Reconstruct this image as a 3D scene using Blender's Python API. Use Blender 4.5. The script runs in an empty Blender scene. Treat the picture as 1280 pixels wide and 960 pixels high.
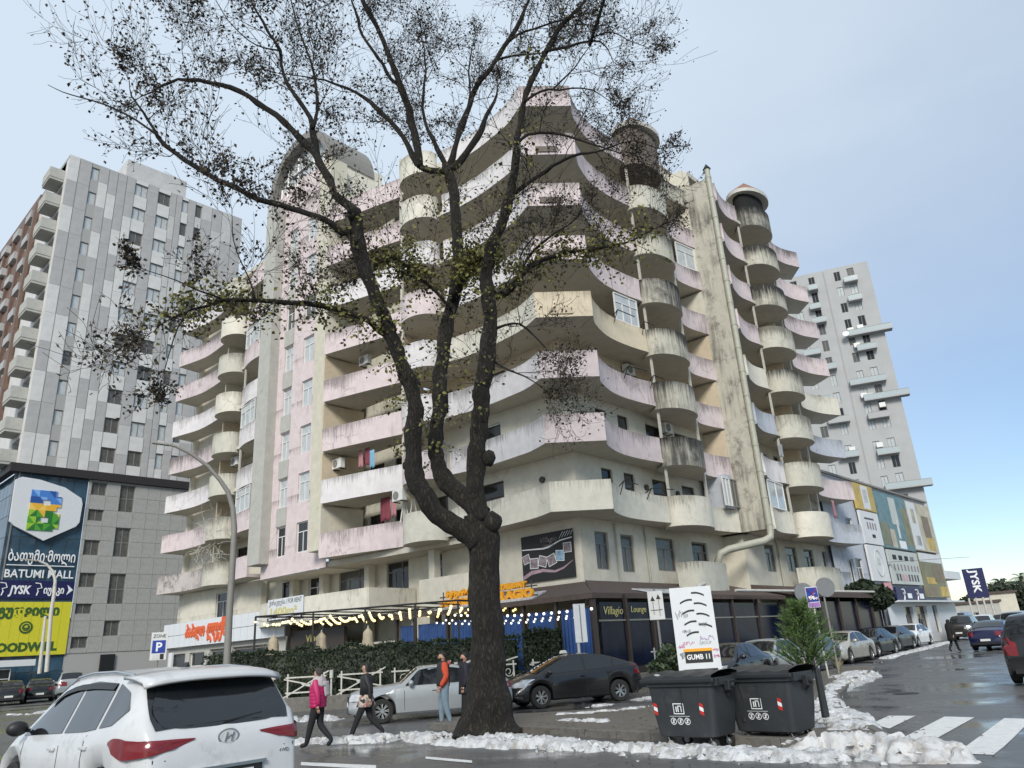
import bpy, bmesh, math, random
import numpy as np
from mathutils import Vector, Matrix, noise
from math import sin, cos, pi, sqrt, atan2, radians

random.seed(7)
rng = np.random.default_rng(7)
S = bpy.context.scene
C = S.collection

# ---------------------------------------------------------------- camera
cam_data = bpy.data.cameras.new("camera")
cam = bpy.data.objects.new("camera", cam_data)
C.objects.link(cam)
cam_data.sensor_width = 36.0
cam_data.lens = 36.0 * 926.0 / 1280.0
cam_data.clip_start = 0.05
cam_data.clip_end = 6000
R = [[0.99799, 0.06344, 0.0], [0.02139, -0.33653, -0.94143], [-0.05972, 0.93953, -0.33721]]
cam.matrix_world = Matrix(((R[0][0], R[0][1], R[0][2], 0), (R[1][0], R[1][1], R[1][2], 0), (R[2][0], R[2][1], R[2][2], 1.6), (0, 0, 0, 1)))
S.camera = cam

# ---------------------------------------------------------------- sky, sun, exposure
S.view_settings.view_transform = 'Standard'
S.view_settings.look = 'None'
S.view_settings.exposure = 0.43
S.view_settings.gamma = 1.0
SUN_EL, SUN_AZ = radians(33), radians(188)      # azimuth clockwise from +Y
W = bpy.data.worlds.new("World")
S.world = W
W.use_nodes = True
nt = W.node_tree
nt.nodes.clear()
N = nt.nodes.new
L = nt.links.new
sky = N('ShaderNodeTexSky'); sky.sky_type = 'NISHITA'; sky.sun_disc = False
sky.sun_elevation = SUN_EL; sky.sun_rotation = SUN_AZ
sky.air_density = 1.2; sky.dust_density = 0.1; sky.ozone_density = 3.5
geo = N('ShaderNodeTexCoord')
sep = N('ShaderNodeSeparateXYZ'); L(geo.outputs['Generated'], sep.inputs[0])
mp = N('ShaderNodeMapping'); mp.inputs['Scale'].default_value = (1.2, 1.2, 3.2); L(geo.outputs['Generated'], mp.inputs[0])
nz = N('ShaderNodeTexNoise'); nz.inputs['Scale'].default_value = 1.5; nz.inputs['Detail'].default_value = 5; nz.inputs['Roughness'].default_value = .5
L(mp.outputs[0], nz.inputs['Vector'])
elr = N('ShaderNodeMapRange'); elr.inputs[1].default_value = -0.06; elr.inputs[2].default_value = 0.55; elr.inputs[3].default_value = 0.0; elr.inputs[4].default_value = 1.0
L(sep.outputs['Z'], elr.inputs[0])
west = N('ShaderNodeMath'); west.operation = 'MULTIPLY'; west.inputs[1].default_value = -0.55; L(sep.outputs['X'], west.inputs[0])
ad1 = N('ShaderNodeMath'); ad1.operation = 'ADD'; L(elr.outputs[0], ad1.inputs[0]); L(west.outputs[0], ad1.inputs[1])
nzs = N('ShaderNodeMath'); nzs.operation = 'MULTIPLY_ADD'; nzs.inputs[1].default_value = 0.55; nzs.inputs[2].default_value = -0.2; L(nz.outputs[0], nzs.inputs[0])
ad2 = N('ShaderNodeMath'); ad2.operation = 'ADD'; ad2.use_clamp = True; L(ad1.outputs[0], ad2.inputs[0]); L(nzs.outputs[0], ad2.inputs[1])
skys = N('ShaderNodeVectorMath'); skys.operation = 'MULTIPLY'; skys.inputs[1].default_value = (.93, .97, 1.04); L(sky.outputs[0], skys.inputs[0])
mixc = N('ShaderNodeMix'); mixc.data_type = 'RGBA'
L(ad2.outputs[0], mixc.inputs[0]); L(skys.outputs[0], mixc.inputs[6])
mixc.inputs[7].default_value = (5.0, 5.85, 6.8, 1)
bg = N('ShaderNodeBackground'); bg.inputs[1].default_value = 0.1
L(mixc.outputs[2], bg.inputs[0])
wo = N('ShaderNodeOutputWorld'); L(bg.outputs[0], wo.inputs[0])

sd = bpy.data.lights.new("sun", 'SUN'); sd.energy = 2.3; sd.angle = radians(18); sd.color = (1, .95, .87)
sun = bpy.data.objects.new("sun", sd); C.objects.link(sun)
sdir = Vector((sin(SUN_AZ) * cos(SUN_EL), cos(SUN_AZ) * cos(SUN_EL), sin(SUN_EL)))
sun.rotation_euler = (-sdir).to_track_quat('-Z', 'Y').to_euler()
S.cycles.max_bounces = 6
S.cycles.transparent_max_bounces = 4

# ---------------------------------------------------------------- materials
def mat(name, col, rough=.7, metal=0., var=.12, scale=6., bump=.0, bscale=40., streak=0., dirt=0., dirtcol=(.06, .055, .05), emit=None, spec=.5, dscale=1.3, coat=0., runs=0.):
    m = bpy.data.materials.new(name); m.use_nodes = True
    t = m.node_tree; b = t.nodes['Principled BSDF']
    b.inputs['Roughness'].default_value = rough; b.inputs['Metallic'].default_value = metal
    b.inputs['Specular IOR Level'].default_value = spec
    if coat: b.inputs['Coat Weight'].default_value = coat; b.inputs['Coat Roughness'].default_value = .04
    n = t.nodes.new; l = t.links.new
    tc = n('ShaderNodeTexCoord')
    cur = None
    if var:
        nz = n('ShaderNodeTexNoise'); nz.inputs['Scale'].default_value = scale; nz.inputs['Detail'].default_value = 6; nz.inputs['Roughness'].default_value = .65
        l(tc.outputs['Object'], nz.inputs['Vector'])
        mr = n('ShaderNodeMapRange'); mr.inputs[1].default_value = .25; mr.inputs[2].default_value = .75; mr.inputs[3].default_value = 1 - var; mr.inputs[4].default_value = 1 + var
        l(nz.outputs[0], mr.inputs[0])
        mx = n('ShaderNodeVectorMath'); mx.operation = 'SCALE'; mx.inputs[0].default_value = col
        l(mr.outputs[0], mx.inputs['Scale']); cur = mx.outputs[0]
    def over(cur, facsock, dcol):
        x = n('ShaderNodeMix'); x.data_type = 'RGBA'; l(facsock, x.inputs[0])
        if cur is None: x.inputs[6].default_value = (*col, 1)
        else: l(cur, x.inputs[6])
        x.inputs[7].default_value = (*dcol, 1); return x.outputs[2]
    if streak:
        mpn = n('ShaderNodeMapping'); mpn.inputs['Scale'].default_value = (3.2, 3.2, .22); l(tc.outputs['Object'], mpn.inputs[0])
        n1 = n('ShaderNodeTexNoise'); n1.inputs['Scale'].default_value = 1.6; n1.inputs['Detail'].default_value = 7; n1.inputs['Roughness'].default_value = .7; l(mpn.outputs[0], n1.inputs['Vector'])
        n2 = n('ShaderNodeTexNoise'); n2.inputs['Scale'].default_value = .45; n2.inputs['Detail'].default_value = 4; l(tc.outputs['Object'], n2.inputs['Vector'])
        a = n('ShaderNodeMath'); a.operation = 'ADD'; l(n1.outputs[0], a.inputs[0]); l(n2.outputs[0], a.inputs[1])
        r = n('ShaderNodeMapRange'); r.inputs[1].default_value = 1.32 - .42 * streak; r.inputs[2].default_value = 1.5 - .3 * streak; r.inputs[4].default_value = .35 + .5 * streak; l(a.outputs[0], r.inputs[0])
        cur = over(cur, r.outputs[0], dirtcol)
    if dirt:
        n3 = n('ShaderNodeTexNoise'); n3.inputs['Scale'].default_value = dscale; n3.inputs['Detail'].default_value = 9; n3.inputs['Roughness'].default_value = .72; l(tc.outputs['Object'], n3.inputs['Vector'])
        r = n('ShaderNodeMapRange'); r.inputs[1].default_value = .66 - .2 * dirt; r.inputs[2].default_value = .76 - .12 * dirt; r.inputs[4].default_value = .5 + .35 * dirt; l(n3.outputs[0], r.inputs[0])
        cur = over(cur, r.outputs[0], dirtcol)
    if runs:      # rain run-off: stains that start at the parapet tops and slab edges and run down
        sz = n('ShaderNodeSeparateXYZ'); l(tc.outputs['Object'], sz.inputs[0])
        a = n('ShaderNodeMath'); a.operation = 'SUBTRACT'; a.inputs[0].default_value = 38.5; l(sz.outputs['Z'], a.inputs[1])
        q = n('ShaderNodeMath'); q.operation = 'MODULO'; q.inputs[1].default_value = 3.02; l(a.outputs[0], q.inputs[0])
        fall = n('ShaderNodeMapRange'); fall.inputs[1].default_value = 0.; fall.inputs[2].default_value = 1.15; fall.inputs[3].default_value = .33; fall.inputs[4].default_value = -.12; l(q.outputs[0], fall.inputs[0])
        mq = n('ShaderNodeMapping'); mq.inputs['Scale'].default_value = (7, 7, .35); l(tc.outputs['Object'], mq.inputs[0])
        nq = n('ShaderNodeTexNoise'); nq.inputs['Scale'].default_value = 1.5; nq.inputs['Detail'].default_value = 8; nq.inputs['Roughness'].default_value = .75; l(mq.outputs[0], nq.inputs['Vector'])
        nb2 = n('ShaderNodeTexNoise'); nb2.inputs['Scale'].default_value = .35; nb2.inputs['Detail'].default_value = 3; l(tc.outputs['Object'], nb2.inputs['Vector'])
        s1 = n('ShaderNodeMath'); s1.operation = 'ADD'; l(nq.outputs[0], s1.inputs[0]); l(fall.outputs[0], s1.inputs[1])
        s2 = n('ShaderNodeMath'); s2.operation = 'MULTIPLY_ADD'; s2.inputs[1].default_value = .9; l(nb2.outputs[0], s2.inputs[0]); l(s1.outputs[0], s2.inputs[2])
        r = n('ShaderNodeMapRange'); r.inputs[1].default_value = 1.2 - .12 * runs; r.inputs[2].default_value = 1.46 - .1 * runs; r.inputs[4].default_value = min(1., .45 + .3 * runs); l(s2.outputs[0], r.inputs[0])
        cur = over(cur, r.outputs[0], tuple(c * .45 for c in dirtcol))
        # hairline cracks in the render, here and there
        wv = n('ShaderNodeVectorMath'); wv.operation = 'MULTIPLY_ADD'; wv.inputs[1].default_value = (.8, .8, .8); l(nq.outputs['Color'], wv.inputs[0]); l(tc.outputs['Object'], wv.inputs[2])
        vo = n('ShaderNodeTexVoronoi'); vo.feature = 'DISTANCE_TO_EDGE'; vo.inputs['Scale'].default_value = .75; l(wv.outputs[0], vo.inputs['Vector'])
        c1 = n('ShaderNodeMapRange'); c1.inputs[1].default_value = .006; c1.inputs[2].default_value = .014; c1.inputs[3].default_value = 1; c1.inputs[4].default_value = 0; l(vo.outputs['Distance'], c1.inputs[0])
        c2 = n('ShaderNodeMapRange'); c2.inputs[1].default_value = .5; c2.inputs[2].default_value = .6; c2.inputs[4].default_value = .7; l(nb2.outputs[0], c2.inputs[0])
        c3 = n('ShaderNodeMath'); c3.operation = 'MULTIPLY'; l(c1.outputs[0], c3.inputs[0]); l(c2.outputs[0], c3.inputs[1]); cur = over(cur, c3.outputs[0], (.12, .1, .09))
    if cur is None: b.inputs['Base Color'].default_value = (*col, 1)
    else: l(cur, b.inputs['Base Color'])
    if bump:
        nb = n('ShaderNodeTexNoise'); nb.inputs['Scale'].default_value = bscale; nb.inputs['Detail'].default_value = 5; l(tc.outputs['Object'], nb.inputs['Vector'])
        bp = n('ShaderNodeBump'); bp.inputs['Strength'].default_value = bump; bp.inputs['Distance'].default_value = .02; l(nb.outputs[0], bp.inputs['Height']); l(bp.outputs[0], b.inputs['Normal'])
    if emit:
        b.inputs['Emission Color'].default_value = (*emit[0], 1); b.inputs['Emission Strength'].default_value = emit[1]
    return m

M = {}
def pl(k, col, streak=.35, dirt=.2, runs=.8, **kw): M[k] = mat(k, col, .88, var=.12, scale=2.2, bump=.3, bscale=9, streak=streak, dirt=dirt, runs=runs, **kw)
pl('pink_plaster', (.63, .54, .54), .45, .22, dirtcol=(.24, .2, .19))
pl('pink_stained', (.58, .5, .51), .65, .5, 1.4, dirtcol=(.19, .165, .15))
pl('white_plaster', (.68, .65, .65), .42, .18, dirtcol=(.25, .23, .21))
pl('cream_plaster', (.65, .62, .53), .28, .14, .45, dirtcol=(.33, .29, .22))
pl('apricot_plaster', (.66, .57, .42), .3, .15, dirtcol=(.33, .27, .2))
pl('grey_stained', (.5, .48, .4), .8, .45, 1.8, dirtcol=(.06, .058, .052))
pl('olive_plaster', (.52, .505, .43), .45, .3, 1.2, dirtcol=(.2, .18, .14))
pl('black_stained', (.42, .4, .34), 1.0, .9, 2, dirtcol=(.03, .03, .028))
pl('bluish_plaster', (.45, .48, .53), .25, .15, dirtcol=(.25, .25, .26))
pl('wall_cream', (.61, .575, .48), .25, .2, 0, dirtcol=(.3, .26, .19))
pl('wall_warm', (.58, .49, .36), .22, .2, 0, dirtcol=(.27, .2, .13))
pl('pier_stained', (.46, .44, .37), .8, .7, 0, dirtcol=(.08, .07, .06))
pl('pilaster_grey', (.42, .415, .38), .35, .3, 0, dirtcol=(.22, .21, .19))
pl('pilaster_cream', (.56, .53, .43), .3, .25, 0, dirtcol=(.27, .24, .19))
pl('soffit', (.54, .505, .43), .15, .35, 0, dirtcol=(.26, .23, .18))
pl('peeling', (.5, .45, .43), .55, .85, dirtcol=(.1, .09, .08))
M['brick_dark'] = mat('brick_dark', (.15, .125, .105), .9, var=.4, scale=14, bump=.6, bscale=18)
M['roof_tile'] = mat('roof_tile', (.28, .13, .09), .85, var=.3, scale=8, bump=.5, bscale=22, dirt=.4)
M['roof_brown'] = mat('roof_brown', (.09, .066, .056), .8, var=.25, scale=5, bump=.3, dirt=.3)
M['metal_duct'] = mat('metal_duct', (.4, .4, .33), .6, .1, var=.12, dirt=.35, dirtcol=(.2, .19, .16))
M['glass_dark'] = mat('glass_dark', (.018, .02, .022), .06, var=0)
M['glass_light'] = mat('glass_light', (.46, .49, .5), .12, var=.25, scale=2)  # bright reflections in the panes are put into this pale base colour
M['glass_curtain'] = mat('glass_curtain', (.1, .1, .095), .1, var=.4, scale=3)
M['frame_white'] = mat('frame_white', (.7, .7, .68), .5, var=.06)
M['frame_brown'] = mat('frame_brown', (.045, .033, .027), .5, var=.1)
M['frame_grey'] = mat('frame_grey', (.22, .21, .19), .6, var=.1)
M['black_metal'] = mat('black_metal', (.02, .02, .021), .5, .4, var=.1)
M['post_white'] = mat('post_white', (.52, .5, .45), .6, var=.15, dirt=.3)
M['snow'] = mat('snow', (.54, .55, .56), .45, var=.2, scale=7, bump=.8, bscale=26, dirt=.95, dirtcol=(.26, .235, .2), dscale=4.5)
M['snow_dirty'] = mat('snow_dirty', (.52, .52, .52), .6, var=.1, scale=4, bump=.6, bscale=14, dirt=.9, dirtcol=(.22, .18, .14), dscale=3.5)
M['rubber'] = mat('rubber', (.018, .018, .018), .8, var=.1)
M['chrome'] = mat('chrome', (.6, .6, .6), .15, 1., var=0)
M['alloy'] = mat('alloy', (.5, .5, .5), .3, .9, var=0)
M['red_lamp'] = mat('red_lamp', (.17, .006, .01), .22, var=0, coat=.4)
M['head_lamp'] = mat('head_lamp', (.6, .62, .64), .08, .3, var=0, coat=1.)
M['plate_white'] = mat('plate_white', (.65, .65, .63), .5, var=.05)
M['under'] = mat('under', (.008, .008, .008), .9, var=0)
M['bark'] = None

def paint(name, col, rough=.28, metal=.0, dirt=.25):
    m = mat(name, col, rough, metal, var=.05, scale=3, dirt=dirt, dirtcol=tuple(c * .55 + .03 for c in col), dscale=2.5, coat=.3, bump=.03, bscale=2.5)
    M[name] = m; return m

# ---------------------------------------------------------------- mesh helpers
class MB:
    def __init__(s): s.v = []; s.f = []; s.m = []
    def add(s, vs, fs, mi=0):
        o = len(s.v); s.v += [tuple(p) for p in vs]
        for f in fs: s.f.append(tuple(i + o for i in f)); s.m.append(mi)
        return s
    def box(s, c, size, rz=0., mi=0, taper=1., rot=None):
        hx, hy, hz = size[0] / 2, size[1] / 2, size[2] / 2
        ps = [(-hx, -hy, -hz), (hx, -hy, -hz), (hx, hy, -hz), (-hx, hy, -hz), (-hx * taper, -hy * taper, hz), (hx * taper, -hy * taper, hz), (hx * taper, hy * taper, hz), (-hx * taper, hy * taper, hz)]
        if rot is not None: ps = [tuple(rot @ Vector(p)) for p in ps]
        elif rz:
            k, q = cos(rz), sin(rz); ps = [(x * k - y * q, x * q + y * k, z) for x, y, z in ps]
        ps = [(x + c[0], y + c[1], z + c[2]) for x, y, z in ps]
        return s.add(ps, [(0, 3, 2, 1), (4, 5, 6, 7), (0, 1, 5, 4), (1, 2, 6, 5), (2, 3, 7, 6), (3, 0, 4, 7)], mi)
    def prism(s, poly, z0, z1, mi=0, side=None, bottom=None):
        n = len(poly)
        a = sum(poly[i][0] * poly[(i + 1) % n][1] - poly[(i + 1) % n][0] * poly[i][1] for i in range(n))
        if a < 0: poly = poly[::-1]
        vs = [(p[0], p[1], z0) for p in poly] + [(p[0], p[1], z1) for p in poly]
        o = len(s.v); s.v += vs
        s.f.append(tuple(o + n + i for i in range(n))); s.m.append(mi)
        s.f.append(tuple(o + n - 1 - i for i in range(n))); s.m.append(mi if bottom is None else bottom)
        for i in range(n):
            j = (i + 1) % n; s.f.append((o + i, o + j, o + n + j, o + n + i)); s.m.append(mi if side is None else side)
        return s
    def tube(s, pts, rad, n=8, mi=0, caps=True):
        pts = [Vector(p) for p in pts]
        if not hasattr(rad, '__len__'): rad = [rad] * len(pts)
        rings = []; ref = None
        for i, p in enumerate(pts):
            d = (pts[min(i + 1, len(pts) - 1)] - pts[max(i - 1, 0)])
            if d.length < 1e-9: d = Vector((0, 0, 1))
            d.normalize()
            if ref is None: ref = Vector((1, 0, 0)) if abs(d.x) < .9 else Vector((0, 1, 0))
            a = d.cross(ref); a.normalize(); b = d.cross(a); ref = a.cross(d)
            rings.append([p + (a * cos(2 * pi * k / n) + b * sin(2 * pi * k / n)) * rad[i] for k in range(n)])
        o = len(s.v)
        for r in rings: s.v += [tuple(q) for q in r]
        for i in range(len(rings) - 1):
            for k in range(n):
                k2 = (k + 1) % n
                s.f.append((o + i * n + k, o + i * n + k2, o + (i + 1) * n + k2, o + (i + 1) * n + k)); s.m.append(mi)
        if caps:
            s.f.append(tuple(o + n - 1 - k for k in range(n))); s.m.append(mi)
            s.f.append(tuple(o + (len(rings) - 1) * n + k for k in range(n))); s.m.append(mi)
        return s
    def bar(s, a, b, w, h=None, mi=0):
        a, b = Vector(a), Vector(b); d = b - a
        q = d.to_track_quat('X', 'Z').to_matrix()
        return s.box((a + b) / 2, (d.length, w, h or w), mi=mi, rot=q)
    def sphere(s, c, r, n=8, m=6, mi=0, jit=0.):
        r = r if hasattr(r, '__len__') else (r, r, r)
        o = len(s.v)
        for i in range(m + 1):
            th = pi * i / m
            for k in range(n):
                j = 1 + (random.random() - .5) * jit
                s.v.append((c[0] + r[0] * j * sin(th) * cos(2 * pi * k / n), c[1] + r[1] * j * sin(th) * sin(2 * pi * k / n), c[2] + r[2] * j * cos(th)))
        for i in range(m):
            for k in range(n):
                k2 = (k + 1) % n; s.f.append((o + i * n + k, o + (i + 1) * n + k, o + (i + 1) * n + k2, o + i * n + k2)); s.m.append(mi)
        return s
    def disc(s, c, axis, r, t, n=20, mi=0):
        c = Vector(c); a = Vector(axis).normalized(); return s.tube([c - a * t / 2, c + a * t / 2], r, n, mi)
    def grid(s, P, nu, nv, mi=0, flip=False):
        o = len(s.v); s.v += [tuple(p) for p in P]
        for i in range(nu - 1):
            for j in range(nv - 1):
                q = (o + i * nv + j, o + (i + 1) * nv + j, o + (i + 1) * nv + j + 1, o + i * nv + j + 1)
                s.f.append(q[::-1] if flip else q); s.m.append(mi)
        return s
    def mesh(s, name, mats, smooth=None):
        me = bpy.data.meshes.new(name); me.from_pydata(s.v, [], s.f)
        if not isinstance(mats, (list, tuple)): mats = [mats]
        for m in mats: me.materials.append(M[m] if isinstance(m, str) else m)
        me.polygons.foreach_set('material_index', s.m)
        me.update()
        if smooth is not None:
            me.polygons.foreach_set('use_smooth', [True] * len(me.polygons))
            if smooth < 180: me.set_sharp_from_angle(angle=radians(smooth))
        return me
    def build_each(s, name, mats, parent=None, smooth=None, bevel=0.):
        """one object per connected piece"""
        up = list(range(len(s.v)))
        def find(i):
            while up[i] != i: up[i] = up[up[i]]; i = up[i]
            return i
        for f in s.f:
            for j in f[1:]: up[find(j)] = find(f[0])
        gr = {}
        for f, m in zip(s.f, s.m): gr.setdefault(find(f[0]), []).append((f, m))
        out = []
        for fs in gr.values():
            mp_ = {}; b = MB()
            for f, m in fs:
                for j in f:
                    if j not in mp_: mp_[j] = len(b.v); b.v.append(s.v[j])
                b.f.append(tuple(mp_[j] for j in f)); b.m.append(m)
            out.append(b.build(name, mats, parent, smooth, bevel))
        return out
    def build(s, name, mats, parent=None, smooth=None, bevel=0.):
        return link(name, s.mesh(name, mats, smooth), parent, bevel)

def link(name, me, parent=None, bevel=0.):
    o = bpy.data.objects.new(name, me); C.objects.link(o)
    if parent is not None: o.parent = parent
    if bevel:
        b = o.modifiers.new('bevel', 'BEVEL'); b.width = bevel; b.segments = 2; b.limit_method = 'ANGLE'
    return o

def thing(name, label, cat, loc=(0, 0, 0), rz=0., group=None):
    o = bpy.data.objects.new(name, None); C.objects.link(o); o.location = loc; o.rotation_euler = (0, 0, rz)
    o['label'] = label; o['category'] = cat; o.empty_display_size = .2
    if group: o['group'] = group
    return o
def tag(o, label, cat, group=None):
    o['label'] = label; o['category'] = cat
    if group: o['group'] = group
    return o
def struct(o, label=None):
    o['kind'] = 'structure'
    if label: o['label'] = label
    return o
def stuff(o, label=None, cat=None):
    o['kind'] = 'stuff'
    if label: o['label'] = label
    if cat: o['category'] = cat
    return o
def copy_tree(o, parent=None):
    c = o.copy(); C.objects.link(c); c.parent = parent
    for ch in list(o.children): copy_tree(ch, c)
    return c

def text(body, size, material, parent, mtx, name='lettering', extrude=.004, align='CENTER', shear=0., bold=0., width=None):
    cu = bpy.data.curves.new('t', 'FONT'); cu.body = body; cu.size = size; cu.extrude = extrude; cu.align_x = align; cu.shear = shear; cu.offset = bold; cu.resolution_u = 2
    ob = bpy.data.objects.new('t', cu); C.objects.link(ob)
    dg = bpy.context.evaluated_depsgraph_get(); dg.update()
    me = bpy.data.meshes.new_from_object(ob.evaluated_get(dg))
    bpy.data.objects.remove(ob); bpy.data.curves.remove(cu)
    me.name = name
    if width and len(me.vertices):
        xs = [v.co.x for v in me.vertices]; k = width / max(1e-6, max(xs) - min(xs))
        me.transform(Matrix.Diagonal((k, 1, 1, 1)))
    me.transform(mtx)
    me.materials.clear(); me.materials.append(M[material] if isinstance(material, str) else material)
    for p in me.polygons: p.material_index = 0
    return link(name, me, parent)

def frame_mtx(o, xdir, up=(0, 0, 1)):
    """matrix whose x runs along xdir, y along up and z out of the face"""
    x = Vector(xdir).normalized(); y = Vector(up).normalized(); z = x.cross(y).normalized(); y = z.cross(x)
    return Matrix(((x.x, y.x, z.x, o[0]), (x.y, y.y, z.y, o[1]), (x.z, y.z, z.z, o[2]), (0, 0, 0, 1)))

def ground_z(x, y):
    return float(np.interp(sqrt(x * x + y * y), [0, 8, 14, 22, 60, 75], [-.02, -.02, -.15, -.15, .2, .25]))
def nz3(x, y, z=0.): return noise.noise(Vector((x, y, z)))

BLACK = M['print_black'] = mat('print_black', (.015, .015, .016), .6, var=0)
WHITE = M['print_white'] = mat('print_white', (.78, .79, .8), .5, var=.03)

# ================================================================ GROUND
def asphalt():
    m = bpy.data.materials.new('wet_asphalt'); m.use_nodes = True; t = m.node_tree; b = t.nodes['Principled BSDF']; n = t.nodes.new; l = t.links.new
    tc = n('ShaderNodeTexCoord')
    a = n('ShaderNodeTexNoise'); a.inputs['Scale'].default_value = .33; a.inputs['Detail'].default_value = 8; a.inputs['Roughness'].default_value = .62; l(tc.outputs['Object'], a.inputs['Vector'])
    g = n('ShaderNodeTexNoise'); g.inputs['Scale'].default_value = 60; g.inputs['Detail'].default_value = 3; l(tc.outputs['Object'], g.inputs['Vector'])
    w = n('ShaderNodeMapRange'); w.inputs[1].default_value = .44; w.inputs[2].default_value = .6; w.inputs[3].default_value = .46; w.inputs[4].default_value = .11; l(a.outputs[0], w.inputs[0])
    l(w.outputs[0], b.inputs['Roughness'])
    c = n('ShaderNodeMapRange'); c.inputs[1].default_value = .3; c.inputs[2].default_value = .65; c.inputs[3].default_value = .125; c.inputs[4].default_value = .065; l(a.outputs[0], c.inputs[0])
    gg = n('ShaderNodeMapRange'); gg.inputs[1].default_value = .3; gg.inputs[2].default_value = .7; gg.inputs[3].default_value = .72; gg.inputs[4].default_value = 1.25; l(g.outputs[0], gg.inputs[0])
    mm = n('ShaderNodeMath'); mm.operation = 'MULTIPLY'; l(c.outputs[0], mm.inputs[0]); l(gg.outputs[0], mm.inputs[1])
    cc = n('ShaderNodeCombineColor'); 
    for i in range(3): l(mm.outputs[0], cc.inputs[i])
    l(cc.outputs[0], b.inputs['Base Color'])
    wb = n('ShaderNodeMapRange'); wb.inputs[1].default_value = .44; wb.inputs[2].default_value = .58; wb.inputs[3].default_value = .5; wb.inputs[4].default_value = .06; l(a.outputs[0], wb.inputs[0])
    bp = n('ShaderNodeBump'); bp.inputs['Distance'].default_value = .006; l(wb.outputs[0], bp.inputs['Strength']); l(g.outputs[0], bp.inputs['Height']); l(bp.outputs[0], b.inputs['Normal'])
    return m
M['asphalt'] = asphalt()
M['paving'] = mat('paving', (.13, .115, .095), .55, var=.3, scale=5, bump=.4, bscale=30, dirt=.5, dirtcol=(.05, .042, .033))
M['kerb_stone'] = mat('kerb_stone', (.14, .13, .115), .7, var=.3, scale=7, bump=.5, bscale=25, dirt=.5, dirtcol=(.045, .04, .035))
M['road_paint'] = mat('road_paint', (.66, .66, .64), .6, var=.15, scale=9, dirt=.4, dirtcol=(.12, .12, .12), dscale=5)
M['soil'] = mat('soil', (.08, .06, .04), .95, var=.4, scale=8, bump=.8, bscale=20)

rr = [0, 4, 8, 9.5, 11, 12.5, 14, 17, 20, 22, 25, 30, 36, 42, 50, 60, 67, 75, 100, 160, 300, 700, 1500, 4000]
mb = MB(); na = 72
P = []
for r in rr:
    for k in range(na + 1):
        a = 2 * pi * k / na; P.append((r * cos(a), r * sin(a), ground_z(r, 0)))
mb.grid(P, len(rr), na + 1)
struct(mb.build('ground', 'asphalt', smooth=180))

def gsheet(poly, dz=.005, step=None):
    """a flat polygon laid dz above the ground"""
    return [(x, y, ground_z(x, y) + dz) for x, y in poly]

# crosswalk stripes and lane marks
cross = thing('road_marking', 'white zebra crossing stripes painted across the side street at the corner', 'crosswalk', (0, 0, 0))
def quad_strip(poly, n=6):
    a, b, c, d = [Vector(p) for p in poly]; out = []
    for i in range(n):
        t = i / (n - 1); p = a.lerp(d, t); q = b.lerp(c, t)
        out += [(p.x, p.y, ground_z(p.x, p.y) + .006), (q.x, q.y, ground_z(q.x, q.y) + .006)]
    return out
for poly in ([(7.34,16.90), (7.75,16.59), (6.42,14.87), (6.48,15.74)], [(8.10,16.15), (8.45,15.72), (5.86,12.56), (5.97,13.48)], [(8.77,15.31), (9.06,14.94), (6.17,11.24), (5.83,11.60)], [(9.32,14.44), (9.61,14.09), (6.44,9.82), (5.99,10.14)]):
    mb = MB(); mb.grid(quad_strip(poly), 6, 2, flip=True); mb.build('stripe', 'road_paint', cross)
lane = thing('lane_line', 'worn white dashes of lane line on the road beside the white car', 'road marking')
for poly in ([(-4.41,15.42), (-4.28,14.96), (-2.69,13.82), (-2.78,14.32)], [(-2.02,15.08), (-1.97,14.74), (-1.07,13.84), (-1.10,14.15)]):
    mb = MB(); mb.grid(quad_strip(poly), 6, 2); mb.build('dash', 'road_paint', lane)
mb = MB(); c = (10.01,21.73); mb.disc((c[0], c[1], ground_z(*c) + .004), (0, 0, 1), .33, .012, 20)
tag(mb.build('manhole_cover', M['black_metal']), 'dark round manhole cover in the middle of the side street', 'manhole cover')

# pavement island with kerb stones
ISL = [(-2.3, 18.7), (.5, 15.9), (2.6, 13.5), (4.3, 11.75), (4.75, 11.6), (5.1, 12.2), (5.4, 13.6), (6.15, 16.6), (7.3, 19.6), (9.3, 23.6), (11.6, 27.6), (12.6, 29.5),
       (11.6, 30.2), (8.6, 26.6), (5.2, 21.6), (2.6, 19.9), (0.2, 19.9), (-2.0, 20.2)]
ISL = [(x * 1.09, y * 1.09) for x, y in ISL]
mb = MB()
top = [(x, y, ground_z(x, y) + .13) for x, y in ISL]; bot = [(x, y, ground_z(x, y) - .05) for x, y in ISL]
n = len(ISL); mb.add(top + bot, [tuple(range(n))] + [(i + n, (i + 1) % n + n, (i + 1) % n, i) for i in range(n)])
isl = struct(mb.build('pavement', 'paving'))
# kerb stones round the island, one by one
def kerb(line, parent, closed=False, w=.16, h=.15, ln=.95):
    pts = [Vector((x, y, 0)) for x, y in line]
    for a, b in zip(pts[:-1], pts[1:]):
        d = b - a; k = max(1, round(d.length / ln)); u = d / k
        nrm = Vector((u.y, -u.x, 0)).normalized()
        for i in range(k):
            c = a + u * (i + .5) + nrm * (w / 2 - .02)
            zz = ground_z(c.x, c.y)
            m2 = MB(); m2.box((0, 0, 0), (u.length - .015, w, h + .08), atan2(u.y, u.x))
            o = m2.build('kerb_stone', 'kerb_stone', parent, bevel=.012)
            o.location = (c.x, c.y, zz + (h - .08) / 2 + random.uniform(-.004, .008))
kerb(ISL[:13], isl)

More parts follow.
